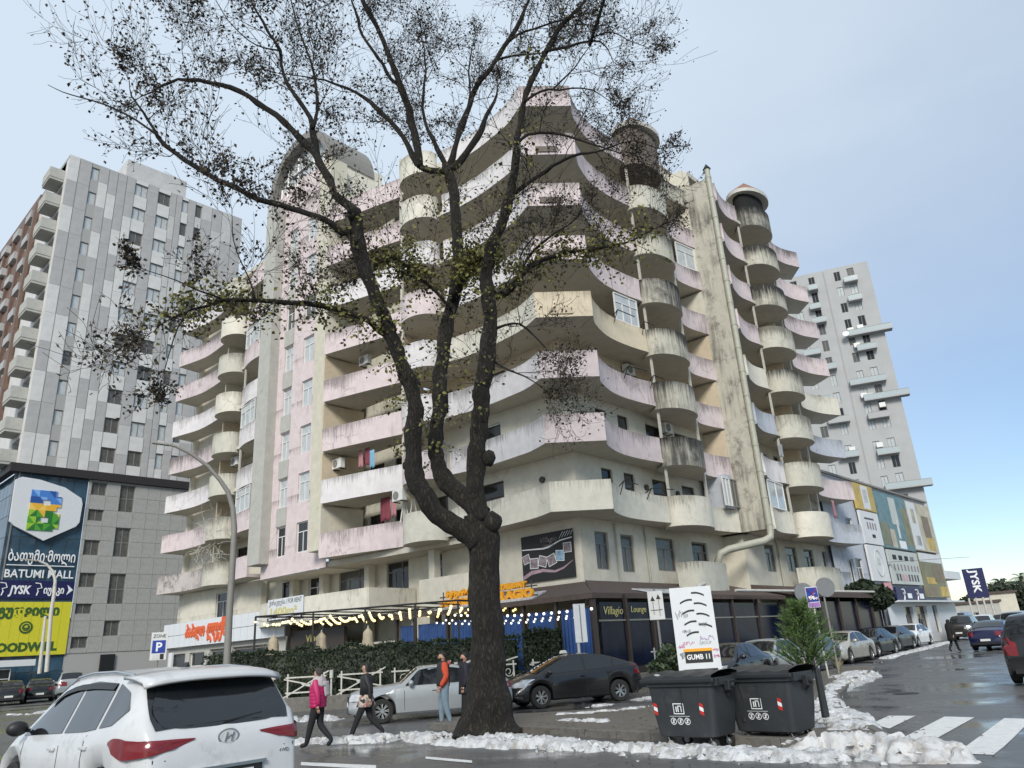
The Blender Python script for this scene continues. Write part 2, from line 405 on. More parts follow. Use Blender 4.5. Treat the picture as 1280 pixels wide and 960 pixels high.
# ---------------------------------------------------------------- snow
def lump(x, y, seed, sc=1.):
    v = 0; a = 1.; f = 2.6 * sc
    for i in range(5):
        v += a * (.9 - abs(nz3(x * f + seed, y * f - seed, seed * 1.7)) * 1.6) * .5; a *= .62; f *= 2.15
    return v
def snow_strip(name, path, width, height, label, seed, mat_='snow', base=0., res=.045, steep=.45):
    """a ploughed bank along a path: a height field across the path, ragged at both edges"""
    pts = [Vector(p) for p in path]
    L_ = [0]
    for a, b in zip(pts[:-1], pts[1:]): L_.append(L_[-1] + (b - a).length)
    nu = max(8, int(L_[-1] / res)); 
    wf = width if callable(width) else (lambda t: width); hf = height if callable(height) else (lambda t: height)
    nv = max(8, int(max(wf(i / 20) for i in range(21)) / res)) + 1
    V = []
    for i in range(nu):
        s = L_[-1] * i / (nu - 1); k = 0
        while k < len(L_) - 2 and L_[k + 1] < s: k += 1
        t = (s - L_[k]) / max(1e-6, L_[k + 1] - L_[k]); p = pts[k].lerp(pts[k + 1], t); d = (pts[k + 1] - pts[k]).normalized()
        nrm = Vector((-d.y, d.x)); f = i / (nu - 1); w = wf(f) * (1 + .35 * nz3(s * 1.1, seed)); h = hf(f)
        endf = min(1, f * nu * res / .4, (1 - f) * nu * res / .4)
        for j in range(nv):
            q = j / (nv - 1) * 2 - 1
            e = q + .12 * nz3(s * 4, seed + 3 * (q > 0))
            x, y = p + nrm * (e * w / 2)
            prof = max(0., 1 - abs(q) ** 2.2) ** steep * endf
            lm = lump(x, y, seed)
            z = h * prof * (.3 + 1.0 * lm) + .02 * prof
            gap = nz3(x * 1.9 + seed, y * 1.9, 4) + .7 * nz3(x * 5.5, y * 5.5, seed) + .35 * nz3(x * 13, y * 13, seed)
            thr = -.2 - .42 * min(1, h / .2) + .6 * abs(q)
            z = -.04 + (z + .04) * max(0., min(1., (gap - thr) / .34)) ** .8 if prof > 0 else -.04
            V.append((x + .05 * nz3(x * 5, y * 5, 2), y + .05 * nz3(x * 5, y * 5, 9), ground_z(x, y) + base * (1 if prof > .05 else 0) + z))
    mb = MB(); mb.grid(V, nu, nv, flip=True)
    # loose chunks
    for i in range(int(L_[-1] * 13)):
        s = random.random() * L_[-1]; k = 0
        while k < len(L_) - 2 and L_[k + 1] < s: k += 1
        t = (s - L_[k]) / max(1e-6, L_[k + 1] - L_[k]); p = pts[k].lerp(pts[k + 1], t); d = (pts[k + 1] - pts[k]).normalized()
        nrm = Vector((-d.y, d.x)); f = s / L_[-1]; q = random.gauss(0, .55); x, y = p + nrm * (q * wf(f) / 2)
        r = random.uniform(.012, .06) * (1 if abs(q) > .8 else 1.5) * min(1.2, hf(f) * 3.5)
        hh = hf(f) * max(0., 1 - abs(q) ** 2.2) ** steep * .6
        mb.sphere((x, y, ground_z(x, y) + base * (abs(q) < .95) + hh + r * .1), (r * random.uniform(.8, 1.6), r * random.uniform(.8, 1.6), r * random.uniform(.35, .7)), 7, 5, jit=.8)
    return stuff(mb.build(name, mat_, smooth=60), label)
K9 = lambda pts: [(x * 1.09, y * 1.09) for x, y in pts]
snow_strip('snow_bank', K9([(-6.4, 17.7), (-4.6, 17.2), (-2.6, 16.75), (-.6, 14.95), (.9, 13.55), (2.2, 12.2), (3.4, 11.1), (4.4, 10.4)]), lambda t: .7 + .55 * min(1, t * 2.2), lambda t: (.07 + .08 * min(1, t * 2.5)) * (1 if t < .62 else .7), 'long bank of ploughed snow along the kerb below the big tree and bins', 3.1)
snow_strip('snow_bank', K9([(3.6, 11.75), (4.2, 11.2), (4.7, 10.7), (4.85, 10.2), (4.7, 9.8)]), 1.0, .24, 'high dirty snow heap at the kerb corner beside the zebra crossing', 8.4, 'snow_dirty')
snow_strip('snow_bank', K9([(4.9, 12.6), (5.3, 14.2), (5.8, 16.4), (6.6, 18.4), (7.9, 21.2), (9.0, 23.2), (10.2, 25.6), (11.4, 27.4)]), lambda t: .95 + .4 * sin(t * 9), .09, 'white snow along the curved edge of the pavement island', 5.5, base=.1)
snow_strip('snow_patch', K9([(5.2, 20.2), (6.2, 21.4), (7.8, 23.8), (8.8, 25.4)]), lambda t: 1.3 - .6 * t, .035, 'thin snow lying over the island beside the young pine', 9.2, base=.12)
snow_strip('snow_patch', K9([(.2, 18.9), (1.3, 18.9), (2.4, 19.3), (3.2, 19.9)]), .5, .05, 'ragged snow strip on the back edge of the island below the black hatchback', 2.2, base=.1)
snow_strip('snow_patch', [(3.1, 25.3), (4.0, 25.6), (5.2, 26.3)], .8, .05, 'snow patch behind the rear wheel of the black hatchback', 4.4)
snow_strip('snow_patch', [(-8.9, 26.0), (-7.8, 25.6), (-6.6, 25.2), (-5.9, 25.0)], .8, .12, 'snow left at the foot of the low wall by the silver saloon', 6.1)
snow_strip('snow_patch', K9([(.5, 17.6), (1.1, 16.9), (1.7, 16.2)]), .6, .07, 'snow lying on the paving right of the tree trunk', 12.2, base=.1)
snow_strip('snow_patch', [(1.5, 23.9), (2.1, 24.2), (2.5, 24.5)], .8, .035, 'small snow patch under the black hatchback', 7.7)
snow_strip('snow_patch', [(-2.6, 22.9), (-1.5, 22.9), (-.4, 23.0)], .4, .04, 'small snow patch beneath the silver saloon door', 13.7)
snow_strip('snow_patch', [(17.71,39.94), (20.87,44.43), (24.88,49.66), (30.45,57.73)], .9, .07, 'snow strip along the row of parked cars in the side street', 15.1)
snow_strip('snow_patch', [(-26.22,39.32), (-24.03,38.37), (-25.27,43.42)], .8, .04, 'snow smears on the asphalt behind the parked dark cars', 16.6)

# ================================================================ MAIN BUILDING (rounded corner block of flats)
ZT = lambda k: 8.3 + 3.02 * (k - 2)                 # top of the parapet on floor k
CW = Vector((2.6, 33.2)); DR = Vector((.66, .751)); NR = Vector((.751, -.66)); DL = Vector((-.755, .657)); NL = Vector((-.657, -.755))
def PR(t, n=0.): q = CW + DR * t + NR * n; return (q.x, q.y)
def PL(t, n=0.): q = CW + DL * t + NL * n; return (q.x, q.y)
bld = thing('apartment_building', 'rounded pink and cream apartment block of stacked wavy balconies on the street corner', 'apartment building', (0, 0, 0))
ROOF = 31.6

# ---- windows: one mesh per size and look, shared by all copies
WIN = {}
def window(parent, o, xdir, w, h, fr='frame_white', gl='glass_dark', style='T', name='window', depth=.0):
    key = (round(w, 2), round(h, 2), fr, gl, style)
    if key not in WIN:
        f = MB(); b = .065; d = .07
        f.box((-w / 2 + b / 2, h / 2, 0), (b, h, d)); f.box((w / 2 - b / 2, h / 2, 0), (b, h, d))
        f.box((0, b / 2, 0), (w - 2 * b, b, d)); f.box((0, h - b / 2, 0), (w - 2 * b, b, d))
        if style in 'TC': f.box((0, h * .68, 0), (w - 2 * b, b * .8, d * .9))
        if style == 'T': f.box((0, (h * .68 + b) / 2, 0), (b * .8, h * .68 - b * 1.4, d * .88))
        if style == 'C':
            for q in (-.17, .17): f.box((w * q, (h * .68 + b) / 2, 0), (b * .8, h * .68 - b * 1.4, d * .88))
            f.box((w * .17, h * .84, 0), (b * .7, h * .3 - b, d * .86))
        if style == 'I': f.box((0, h / 2, 0), (b, h - 2 * b, d * .9))
        if style == 'X': f.box((0, h / 2, 0), (b, h - 2 * b, d * .9)); f.box((0, h * .5, 0), (w - 2 * b, b, d * .85))
        p = MB(); p.box((0, h / 2, -.012), (w - 2 * b, h - 2 * b, .012))
        WIN[key] = (f.mesh('window_frame', fr), p.mesh('pane', gl))
    fm, pm = WIN[key]
    a = link(name, fm, parent); a.matrix_local = frame_mtx(o, xdir) @ Matrix.Translation((0, 0, -depth))
    link('pane', pm, a)
    return a

def wall_open(mb, p0, p1, z0, z1, ops, reveal=.2, mi=0, back=True):
    """a wall from p0 to p1 (outside is to the right of p0->p1 turned... the -90 deg side) with real openings"""
    p0 = Vector(p0); p1 = Vector(p1); d = p1 - p0; ln = d.length; d /= ln; n = Vector((d.y, -d.x))
    ops = [(max(0, a), min(ln, b), max(z0, c), min(z1, e)) for a, b, c, e in ops if b > .02 and a < ln - .02 and e > z0 and c < z1]
    S_ = sorted({0, ln, *[o[0] for o in ops], *[o[1] for o in ops]}); Z_ = sorted({z0, z1, *[o[2] for o in ops], *[o[3] for o in ops]})
    P3 = lambda s, z, r=0: (p0.x + d.x * s - n.x * r, p0.y + d.y * s - n.y * r, z)
    for i in range(len(S_) - 1):
        for j in range(len(Z_) - 1):
            sm, zm = (S_[i] + S_[i + 1]) / 2, (Z_[j] + Z_[j + 1]) / 2
            if any(a < sm < b and c < zm < e for a, b, c, e in ops): continue
            mb.add([P3(S_[i], Z_[j]), P3(S_[i + 1], Z_[j]), P3(S_[i + 1], Z_[j + 1]), P3(S_[i], Z_[j + 1])], [(0, 1, 2, 3)], mi)
    for a, b, c, e in ops:
        q = [P3(a, c), P3(b, c), P3(b, e), P3(a, e), P3(a, c, reveal), P3(b, c, reveal), P3(b, e, reveal), P3(a, e, reveal)]
        mb.add(q, [(0, 1, 5, 4), (1, 2, 6, 5), (2, 3, 7, 6), (3, 0, 4, 7)], mi)

def wing_wall(P, dirv, nrm, ts, te, floors_ops, z0, z1, mats, n=0., flip=False, fr='frame_brown'):
    """one wall with its windows; ops: (t0, t1, za, zb, style, frame, glass)"""
    mb = MB(); a, b = (P(te, n), P(ts, n)) if flip else (P(ts, n), P(te, n))
    ops = [((te - o[1], te - o[0]) if flip else (o[0] - ts, o[1] - ts)) + (o[2], o[3]) for o in floors_ops]
    wall_open(mb, a, b, z0, z1, ops)
    w = mb.build('wall', mats, bld)
    x = (-dirv) if flip else dirv
    for o in floors_ops:
        c = P((o[0] + o[1]) / 2, n - .13); 
        window(w, (c[0], c[1], o[2]), (x.x, x.y, 0), o[1] - o[0], o[3] - o[2], o[5], o[6], o[4])
    return w

# ---- balconies
def smooth_line(pts, n=14):
    """Catmull-Rom through the points"""
    P = [Vector(p) for p in pts]; out = []
    P = [P[0] * 2 - P[1]] + P + [P[-1] * 2 - P[-2]]
    for i in range(1, len(P) - 2):
        m = max(2, n // (len(P) - 3))
        for k in range(m):
            t = k / m; a, b, c, d = P[i - 1:i + 3]
            out.append(.5 * (2 * b + (c - a) * t + (2 * a - 5 * b + 4 * c - d) * t * t + (3 * b - a - 3 * c + d) * t ** 3))
    out.append(P[-2]); return [(p.x, p.y) for p in out]
def balcony(line, back, z, outer, h=1.3, slab=.2, tk=.13, inner=None, name='balcony'):
    """line: outer edge left to right; back: polyline closing the slab on the wall side"""
    mb = MB(); pts = [Vector(p) for p in line]; n = len(pts); nn = []
    for i in range(n):
        d = (pts[min(i + 1, n - 1)] - pts[max(0, i - 1)]).normalized(); nn.append(Vector((-d.y, d.x)))   # towards the building
    zb = z - h
    ins = [p + q * tk for p, q in zip(pts, nn)]
    o = len(mb.v)
    for p, q in zip(pts, ins): mb.v += [(p.x, p.y, zb), (p.x, p.y, z), (q.x, q.y, z), (q.x, q.y, zb + slab)]
    for i in range(n - 1):
        a, b = o + 4 * i, o + 4 * i + 4
        mb.f += [(a, b, b + 1, a + 1), (a + 1, b + 1, b + 2, a + 2), (a + 2, b + 2, b + 3, a + 3)]; mb.m += [0, 0, 0]
    a = o; mb.f.append((a, a + 1, a + 2, a + 3)); mb.m.append(0)
    a = o + 4 * (n - 1); mb.f.append((a + 3, a + 2, a + 1, a)); mb.m.append(0)
    poly = [(p[0], p[1]) for p in line] + [tuple(p) for p in back][::-1]
    m2 = len(poly); o = len(mb.v)
    mb.v += [(p[0], p[1], zb) for p in poly] + [(p[0], p[1], zb + slab) for p in poly]
    mb.f.append(tuple(o + m2 - 1 - i for i in range(m2))); mb.m.append(1)
    mb.f.append(tuple(o + m2 + i for i in range(m2))); mb.m.append(1)
    for i in range(n - 1, m2): j = (i + 1) % m2; mb.f.append((o + i, o + j, o + m2 + j, o + m2 + i)); mb.m.append(0)
    me = mb.mesh(name, [outer, 'soffit'])
    bm = bmesh.new(); bm.from_mesh(me); bmesh.ops.triangulate(bm, faces=[f for f in bm.faces if len(f.verts) > 4]); bmesh.ops.recalc_face_normals(bm, faces=bm.faces); bm.to_mesh(me); bm.free()
    me.polygons.foreach_set('use_smooth', [True] * len(me.polygons)); me.set_sharp_from_angle(angle=radians(40))
    return link(name, me, bld)
def ellipse(c, u, a, b, a0, a1, n=22):
    """arc around c, u along the wall, bulging outward"""
    u = Vector(u); nn = Vector((u.y, -u.x)); return [tuple(Vector(c) + u * (-cos(a0 + (a1 - a0) * k / (n - 1))) * a + nn * sin(a0 + (a1 - a0) * k / (n - 1)) * b) for k in range(n)]
def round_balcony(c, u, a, b, z, outer, h=1.3, drop=.18):
    line = ellipse(c, u, a, b, -.25, pi + .25, 26)
    back = ellipse(c, u, a, b * .95, -.25, -pi + .25, 14)
    return balcony(line, back[1:-1], z, outer, h + drop, .3, name='round_balcony')

S1 = smooth_line([(4.0, 31.65), (4.15, 32.5), (4.74, 33.84), (5.44, 34.85), (6.38, 35.84), (7.33, 36.68)], 20)
CH = [(1.32, 31.42), (3.97, 31.62)]
S3 = smooth_line([(10.02, 39.5), (10.5, 40.5), (11.4, 41.4), (12.4, 42.15), (13.05, 42.7)], 14)
S4 = smooth_line([(14.0, 41.35), (14.35, 42.2), (15.1, 43.4), (16.1, 44.3)], 12)
S6 = smooth_line([(19.25, 47.6), (19.7, 48.8), (20.5, 49.8), (21.6, 50.75), (23.0, 51.5)], 16)
T0 = smooth_line([(-3.35, 36.35), (-2.4, 35.75), (-1.25, 34.8), (-.15, 33.65), (.65, 32.7), (1.3, 31.43)], 20)
T2 = smooth_line([(-11.2, 41.3), (-8.6, 39.95), (-6.15, 38.75)], 8)
T6 = smooth_line([(-19.5, 50.2), (-18.6, 48.9), (-17.55, 47.85)], 8)
T8 = smooth_line([(-27.3, 56.4), (-24.7, 54.9), (-23.2, 53.6), (-21.95, 52.3)], 14)
UR = (.66, .751); UL = (.755, -.657)
T_ = lambda p, D: (Vector(p) - CW).dot(D)
def backR(line, n=.02): return [PR(T_(line[0], DR), n), PR(T_(line[-1], DR), n)]
def backL(line, n=.02): return [PL(T_(line[0], DL), n), PL(T_(line[-1], DL), n)]
COL = {  #        L2               L3               L4               L5                L6              L7              L8              L9
    'T0': ['cream_plaster', 'white_plaster', 'white_plaster', 'cream_plaster', 'white_plaster', 'white_plaster', 'white_plaster', 'white_plaster'],
    'CH': ['cream_plaster', 'pink_plaster', 'pink_plaster', 'apricot_plaster', 'pink_plaster', 'pink_plaster', 'pink_stained', 'pink_stained'],
    'S1': ['cream_plaster', 'pink_plaster', 'pink_plaster', 'apricot_plaster', 'pink_plaster', 'pink_plaster', 'pink_stained', 'pink_stained'],
    'S2': ['cream_plaster', 'black_stained', 'grey_stained', 'grey_stained', 'black_stained', 'grey_stained', 'olive_plaster', 'brick_dark'],
    'S3': ['cream_plaster', 'pink_plaster', 'pink_plaster', 'pink_plaster', 'pink_stained', 'pink_stained', 'pink_stained', 'grey_stained'],
    'S4': ['cream_plaster', 'white_plaster', 'bluish_plaster', 'cream_plaster', 'pink_plaster', 'pink_plaster', 'pink_plaster', 'pink_stained'],
    'S5': ['cream_plaster', 'olive_plaster', 'olive_plaster', 'grey_stained', 'olive_plaster', 'grey_stained', 'grey_stained', 'black_stained'],
    'S6': ['bluish_plaster', 'pink_plaster', 'bluish_plaster', 'cream_plaster', 'pink_plaster', 'pink_stained', 'pink_plaster', 'pink_stained'],
    'T1': ['cream_plaster', 'pink_plaster', 'white_plaster', 'white_plaster', 'pink_plaster', 'white_plaster', 'cream_plaster', 'cream_plaster'],
    'T2': ['pink_plaster', 'white_plaster', 'pink_plaster', 'pink_plaster', 'pink_plaster', 'white_plaster', 'pink_plaster', 'pink_plaster'],
    'T6': ['pink_plaster', 'pink_plaster', 'white_plaster', 'white_plaster', 'white_plaster', 'pink_plaster', 'pink_plaster', 'pink_plaster'],
    'T7': ['olive_plaster', 'olive_plaster', 'olive_plaster', 'olive_plaster', 'cream_plaster', 'olive_plaster', 'cream_plaster', 'olive_plaster'],
    'T8': ['peeling', 'pink_plaster', 'white_plaster', 'pink_stained', 'white_plaster', 'pink_stained', 'pink_stained', 'white_plaster']}
SET = lambda k: 0. if k < 4 else -.6 if k == 4 else -1.6        # how far the flats' walls stand back on floor k
def slab(poly, z):
    mb = MB(); mb.prism(poly, z - 1.31, z - 1.09); mb.build('balcony_slab', 'soffit', bld)
for k in range(2, 10):
    z = ZT(k); c = lambda s: COL[s][k - 2]; sb = SET(k) + .02; CN = (CW.x + .094 * sb, CW.y - 1.415 * sb)
    balcony(CH, [CN], z, c('CH'))
    balcony(S1, [CN, PR(T_(S1[-1], DR), sb)], z, c('S1'))
    balcony(S3, backR(S3, sb), z, c('S3'))
    slab([S1[-1], S3[0], PR(T_(S3[0], DR) + .01, sb), PR(T_(S1[-1], DR) - .01, sb)], z); slab([S4[-1], S6[0], PR(T_(S6[0], DR), 1.2 + sb), PR(T_(S4[-1], DR), 1.2 + sb)], z)
    slab([T0[0], T2[-1], PL(T_(T2[-1], DL), sb), PL(T_(T0[0], DL), sb)], z); slab([T6[0], T8[-1], PL(T_(T8[-1], DL), .02), PL(T_(T6[0], DL), .02)], z)
    balcony(S4, backR(S4, 1.2 + sb), z, c('S4'))
    S6k = [(p[0] + (.5 if k < 5 else .18 * (8 - k)) * (i / len(S6)), p[1] + .6 * (k < 5) * (i / len(S6))) for i, p in enumerate(S6)]
    balcony(S6k, [PR(T_(S6[0], DR), 1.2 + sb), PR(26.0, 1.2 + sb), (22.9, 53.6)], z, c('S6'))
    balcony(T0, [PL(T_(T0[0], DL), sb), CN], z, c('T0'))
    if k == 9:
        for cc, u in (((8.55, 38.05), 1.7),):
            mb = MB(); ring = ellipse(cc, UR, 1.7, 1.0, -pi, pi, 30)[:-1]; mb.prism(ring, z - 1.5, z + 1.1, 0); mb.build('turret', 'brick_dark', bld, smooth=40)
    else: round_balcony((8.55, 38.05), UR, 1.75, 1.05, z, c('S2'))
    round_balcony((17.65, 45.95), UR, 1.85, 1.1, z, c('S5'))
    round_balcony((-4.75, 37.35), UL, 1.35, 1.0, z, c('T1'))
    round_balcony((-20.7, 51.35), UL, 1.35, 1.0, z, c('T7'))
    balcony(T2, [PL(T_(T2[0], DL), .3), PL(T_(T2[-1], DL), .3)], z, c('T2'), h=1.35)
    balcony(T6, backL(T6, .6), z, c('T6'), h=1.35)
    balcony(T8, [PL(T_(T8[0], DL) + .2, .3), PL(T_(T8[-1], DL), .02)], z, c('T8'))
    # slim posts between neighbouring balconies, fin walls between flats
    mb = MB()
    for (x, y) in ((7.5, 37.0), (9.95, 39.2), (16.2, 44.65), (18.95, 47.35), (-6.0, 38.55), (-19.3, 50.1)):
        if k < 9: mb.box((x, y, z + .8), (.11, .11, 1.62), .8)
    if k < 9: mb.build_each('post', 'post_white', bld)
    mb = MB()
    for (a, b) in ((PL(T_((-6.2, 38.8), DL), sb), (-6.15, 38.95)), (PR(13.0, sb), PR(13.0, 1.4)), (PL(T_((-11.2, 41.3), DL), 0), (-11.25, 41.5)), (PR(21.3, 1.2 + sb), PR(21.3, 2.5)), (PL(T_((-22, 52.3), DL), 0), PL(T_((-22, 52.3), DL), 1.3))):
        mb.bar((a[0], a[1], z + .2), (b[0], b[1], z + .2), .14, 2.78)
    mb.build_each('fin_wall', 'wall_warm' if k in (3, 4, 5) else 'wall_cream', bld)
    # small dark drain recesses on the corner parapet
    if 5 <= k <= 8:
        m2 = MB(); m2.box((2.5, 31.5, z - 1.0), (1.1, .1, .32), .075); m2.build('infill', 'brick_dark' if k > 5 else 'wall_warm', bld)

# ---- walls of the upper floors with openings
opsR, opsR2, opsL, opsLoggia = [], [], [], []
for k in range(2, 10):
    F = ZT(k) - 1.1; fr = 'frame_brown' if k in (2, 3, 4, 5) else 'frame_grey'
    for i, (a, b, zz, st) in enumerate(((2.1, 3.0, .9, 'T'), (4.0, 4.95, .1, 'T'), (6.6, 8.3, .1, 'T'), (9.6, 11.0, .1, 'T'), (12.0, 12.9, .9, 'I'))):
        opsR.append((a, b, F + zz, F + 2.35, st, fr, random.choice(['glass_dark', 'glass_dark', 'glass_curtain'])))
    for a, b, zz in ((15.6, 16.6, .1), (18.2, 19.2, .9), (20.0, 20.9, .1), (22.2, 23.4, .1), (24.8, 26.0, .9)):
        opsR2.append((a, b, F + zz, F + 2.3, 'T', random.choice(['frame_white', 'frame_grey']), random.choice(['glass_dark', 'glass_curtain'])))
    for a, b, zz in ((4.4, 6.4, .1), (8.4, 9.4, .1), (24.6, 25.6, .1), (28.6, 30.2, .1), (32.2, 33.4, .9)):
        opsL.append((a, b, F + zz, F + 2.3, 'T', 'frame_white' if (k + int(a)) % 2 else 'frame_brown', random.choice(['glass_dark', 'glass_dark', 'glass_light'])))
    for a, b, zz in ((12.0, 13.2, .1), (14.2, 15.6, .9)):
        opsLoggia.append((a, b, F + zz, F + 2.3, 'T', 'frame_brown', 'glass_dark'))
WB = 6.95
for (z0, z1, m, sel) in ((WB, ZT(3) - 1.3, 'cream_plaster', 2), (ZT(3) - 1.3, ZT(4) - 1.3, 'wall_cream', 3), (ZT(4) - 1.3, ZT(5) - 1.3, 'wall_warm', 4), (ZT(5) - 1.3, ZT(6) - 1.3, 'wall_warm', 5), (ZT(6) - 1.3, ROOF - 2.2, 'wall_cream', 6)):
    inz = lambda o: (z0 <= o[2] and o[3] <= z1)
    sn = SET(sel)
    wing_wall(PR, DR, NR, -sn, 14.2, [o for o in opsR if inz(o)], z0, z1, m, n=sn)
    wing_wall(PR, DR, NR, 14.2, 27.6, [o for o in opsR2 if inz(o)], z0, z1 if sel < 6 else ROOF, 'wall_cream', n=1.2 + sn)
    wing_wall(PL, DL, NL, -sn, 11.0, [o for o in opsL if inz(o) and o[1] < 11], z0, z1, m, n=sn, flip=True)
wing_wall(PL, DL, NL, 10.6, 16.6, [o for o in opsLoggia if o[3] < ROOF], WB, ROOF, 'olive_plaster', n=-.4, flip=True)
wing_wall(PL, DL, NL, 23.2, 37.6, [o for o in opsL if o[0] > 23 and o[3] < ROOF], WB, ROOF, 'cream_plaster', n=0, flip=True)
# ---- projecting bay with windows between two pilasters (left wing)
bay = []
for k in range(2, 10):
    F = ZT(k) - 1.1
    g = 'glass_dark' if k == 2 else random.choice(['glass_light', 'glass_light', 'glass_curtain'])
    bay.append((18.35, 19.55, F + .55, F + 2.35, 'T', 'frame_white', g)); bay.append((20.75, 21.75, F + .55, F + 2.35, 'T', 'frame_white', g))
mb = MB()
wing_wall(PL, DL, NL, 16.4, 23.4, bay, 6.6, 34.6, 'pink_plaster', n=2.0, flip=True)
mb2 = MB()
mb2.prism([PL(16.4, 1.8), PL(16.45, 1.8), PL(16.45, -2), PL(16.4, -2)], 6.6, 34.6); mb2.prism([PL(23.35, 1.8), PL(23.4, 1.8), PL(23.4, -2), PL(23.35, -2)], 6.6, 34.6); mb2.prism([PL(16.5, 1.9), PL(23.3, 1.9), PL(23.3, -6), PL(16.5, -6)], 6.55, 6.6)
mb2.build_each('bay_side', 'cream_plaster', bld)
# grey spandrel panels under the second window column
for k in range(2, 10):
    z = ZT(k) - 1.1 + .52; zb = ZT(k) - 1.1 - .62
    if k > 2:
        m2 = MB(); a, b = PL(20.7, 2.03), PL(21.8, 2.03); m2.bar((a[0], a[1], (z + zb) / 2), (b[0], b[1], (z + zb) / 2), .06, z - zb); m2.build('spandrel_panel', 'pilaster_grey', bld)
for t0, t1, n1, m, zt in ((15.9, 17.1, 2.75, 'pilaster_cream', 33.6), (22.5, 23.9, 2.7, 'pilaster_grey', 33.6)):
    mb = MB(); mb.prism([PL(t0, n1), PL(t1, n1), PL(t1, 1.4), PL(t0, 1.4)], 7.45, zt); mb.build('pilaster', m, bld, bevel=.03)
# arched penthouse above the bay
ac = 20.1; ar = 3.7; zb = 33.9; arch = MB()
def archpt(a, r, n): t = ac - cos(a) * r; q = PL(t, n); return (q[0], q[1], zb + sin(a) * r)
NA = 20
for (r0, r1, n0, n1) in ((ar - .45, ar + .1, 2.6, -1.2),):
    for i in range(NA):
        a, b = pi * i / NA, pi * (i + 1) / NA
        arch.add([archpt(a, r0, n0), archpt(b, r0, n0), archpt(b, r1, n0), archpt(a, r1, n0), archpt(a, r0, n1), archpt(b, r0, n1), archpt(b, r1, n1), archpt(a, r1, n1)], [(0, 1, 2, 3), (3, 2, 6, 7), (0, 4, 5, 1), (7, 6, 5, 4)])
arch.build('arched_roof', 'frame_grey', bld, smooth=40)
fan = MB(); 
pts = [archpt(pi * i / NA, ar - .45, 1.9) for i in range(NA + 1)]
fan.add(pts, [tuple(range(NA + 1))]); g = fan.build('arched_window', 'glass_light', bld)
fr = MB()
for i in (2, 5, 8, 12, 15, 18):
    q = archpt(pi * i / NA, ar - .45, 1.97); p = PL(ac - cos(pi * i / NA) * (ar - .45), 1.97); fr.bar((p[0], p[1], zb), q, .12)
a_, b_ = PL(ac - 3.2, 1.98), PL(ac + 3.2, 1.98); fr.bar((a_[0], a_[1], zb + 1.5), (b_[0], b_[1], zb + 1.5), .12)
fr.build('mullion', 'frame_white', g)

# ---- lower storey (windows between the shop roofs and the first balconies)
opsR1 = [(1.05, 2.1, 4.75, 6.45, 'T', 'frame_grey', 'glass_curtain'), (3.1, 4.2, 4.7, 6.45, 'T', 'frame_grey', 'glass_curtain'), (6.2, 8.0, 4.85, 6.5, 'T', 'frame_grey', 'glass_curtain'), (9.8, 11.5, 4.85, 6.5, 'T', 'frame_grey', 'glass_dark')]
opsR1b = [(16.2, 17.6, 5.0, 6.6, 'T', 'frame_grey', 'glass_curtain'), (19.2, 20.9, 5.1, 6.6, 'T', 'frame_grey', 'glass_curtain'), (22.1, 23.6, 5.1, 6.6, 'T', 'frame_grey', 'glass_dark'), (25.2, 26.4, 5.0, 6.6, 'T', 'frame_grey', 'glass_curtain')]
opsL1 = [(5.6, 7.0, 4.6, 6.5, 'T', 'frame_grey', 'glass_dark')]
wing_wall(PR, DR, NR, 0, 13.6, opsR1, 0, WB, 'wall_cream')
wing_wall(PR, DR, NR, 13.6, 27.6, opsR1b, 0, WB, 'wall_cream', n=1.2)
wing_wall(PL, DL, NL, 0, 8.6, opsL1, 0, WB, 'wall_cream', flip=True)
opsL1b = [(9.3, 10.3, 4.5, 6.6, 'T', 'frame_grey', 'glass_dark'), (12.0, 13.9, 4.9, 6.6, 'C', 'frame_grey', 'glass_dark'), (15.6, 18.4, 4.9, 6.6, 'C', 'frame_grey', 'glass_curtain'), (19.9, 21.6, 4.6, 6.6, 'T', 'frame_white', 'glass_dark'), (23.2, 24.6, 4.6, 6.6, 'I', 'frame_brown', 'glass_dark')]
wing_wall(PL, DL, NL, 8.6, 26.4, opsL1b, 0, WB, 'wall_cream', n=-.3, flip=True)
wing_wall(PL, DL, NL, 26.4, 37.6, [(30.2, 32.0, 4.7, 6.6, 'T', 'frame_white', 'glass_dark')], 0, WB, 'cream_plaster', n=.4, flip=True)
mb = MB()
for t in (8.6, 14.8, 19.2, 22.4, 26.2): q = PL(t, .2 if t > 9 else .9); mb.box((q[0], q[1], 3.5), (.42, .42, 6.9), atan2(DL.y, DL.x))
q = PL(26.4, .6); mb.build_each('column', 'wall_cream', bld)
# closing walls, roof
mb = MB(); mb.bar((*PR(13.58, -.2), WB / 2), (*PR(13.58, 1.21), WB / 2), .12, WB); mb.bar((*PR(14.15, -1.7), (WB + ROOF) / 2), (*PR(14.15, 1.21), (WB + ROOF) / 2), .12, ROOF - WB - .3); mb.build_each('return_wall', 'wall_cream', bld)
mb = MB(); mb.bar((*PR(27.6, 1.2), ROOF / 2), (*PR(27.6, -10), ROOF / 2), .3, ROOF); mb.bar((*PL(37.6, .4), ROOF / 2), (*PL(37.6, -10), ROOF / 2), .3, ROOF)
mb.build_each('end_wall', 'cream_plaster', bld)
mb = MB(); mb.prism([PR(27.6, 1.2), PR(14.2, 1.2), PR(14.2, -1), PR(4, -2.0), PL(4, -2.0), PL(11, -1), PL(16, .5), PL(24, .5), PL(37.6, .4), PL(37.6, -10), PL(14, -11), (2.6, 51), PR(14, -11), PR(27.6, -10)], ROOF - .3, ROOF + .05)
o = mb.build('roof', ['soffit'], bld)
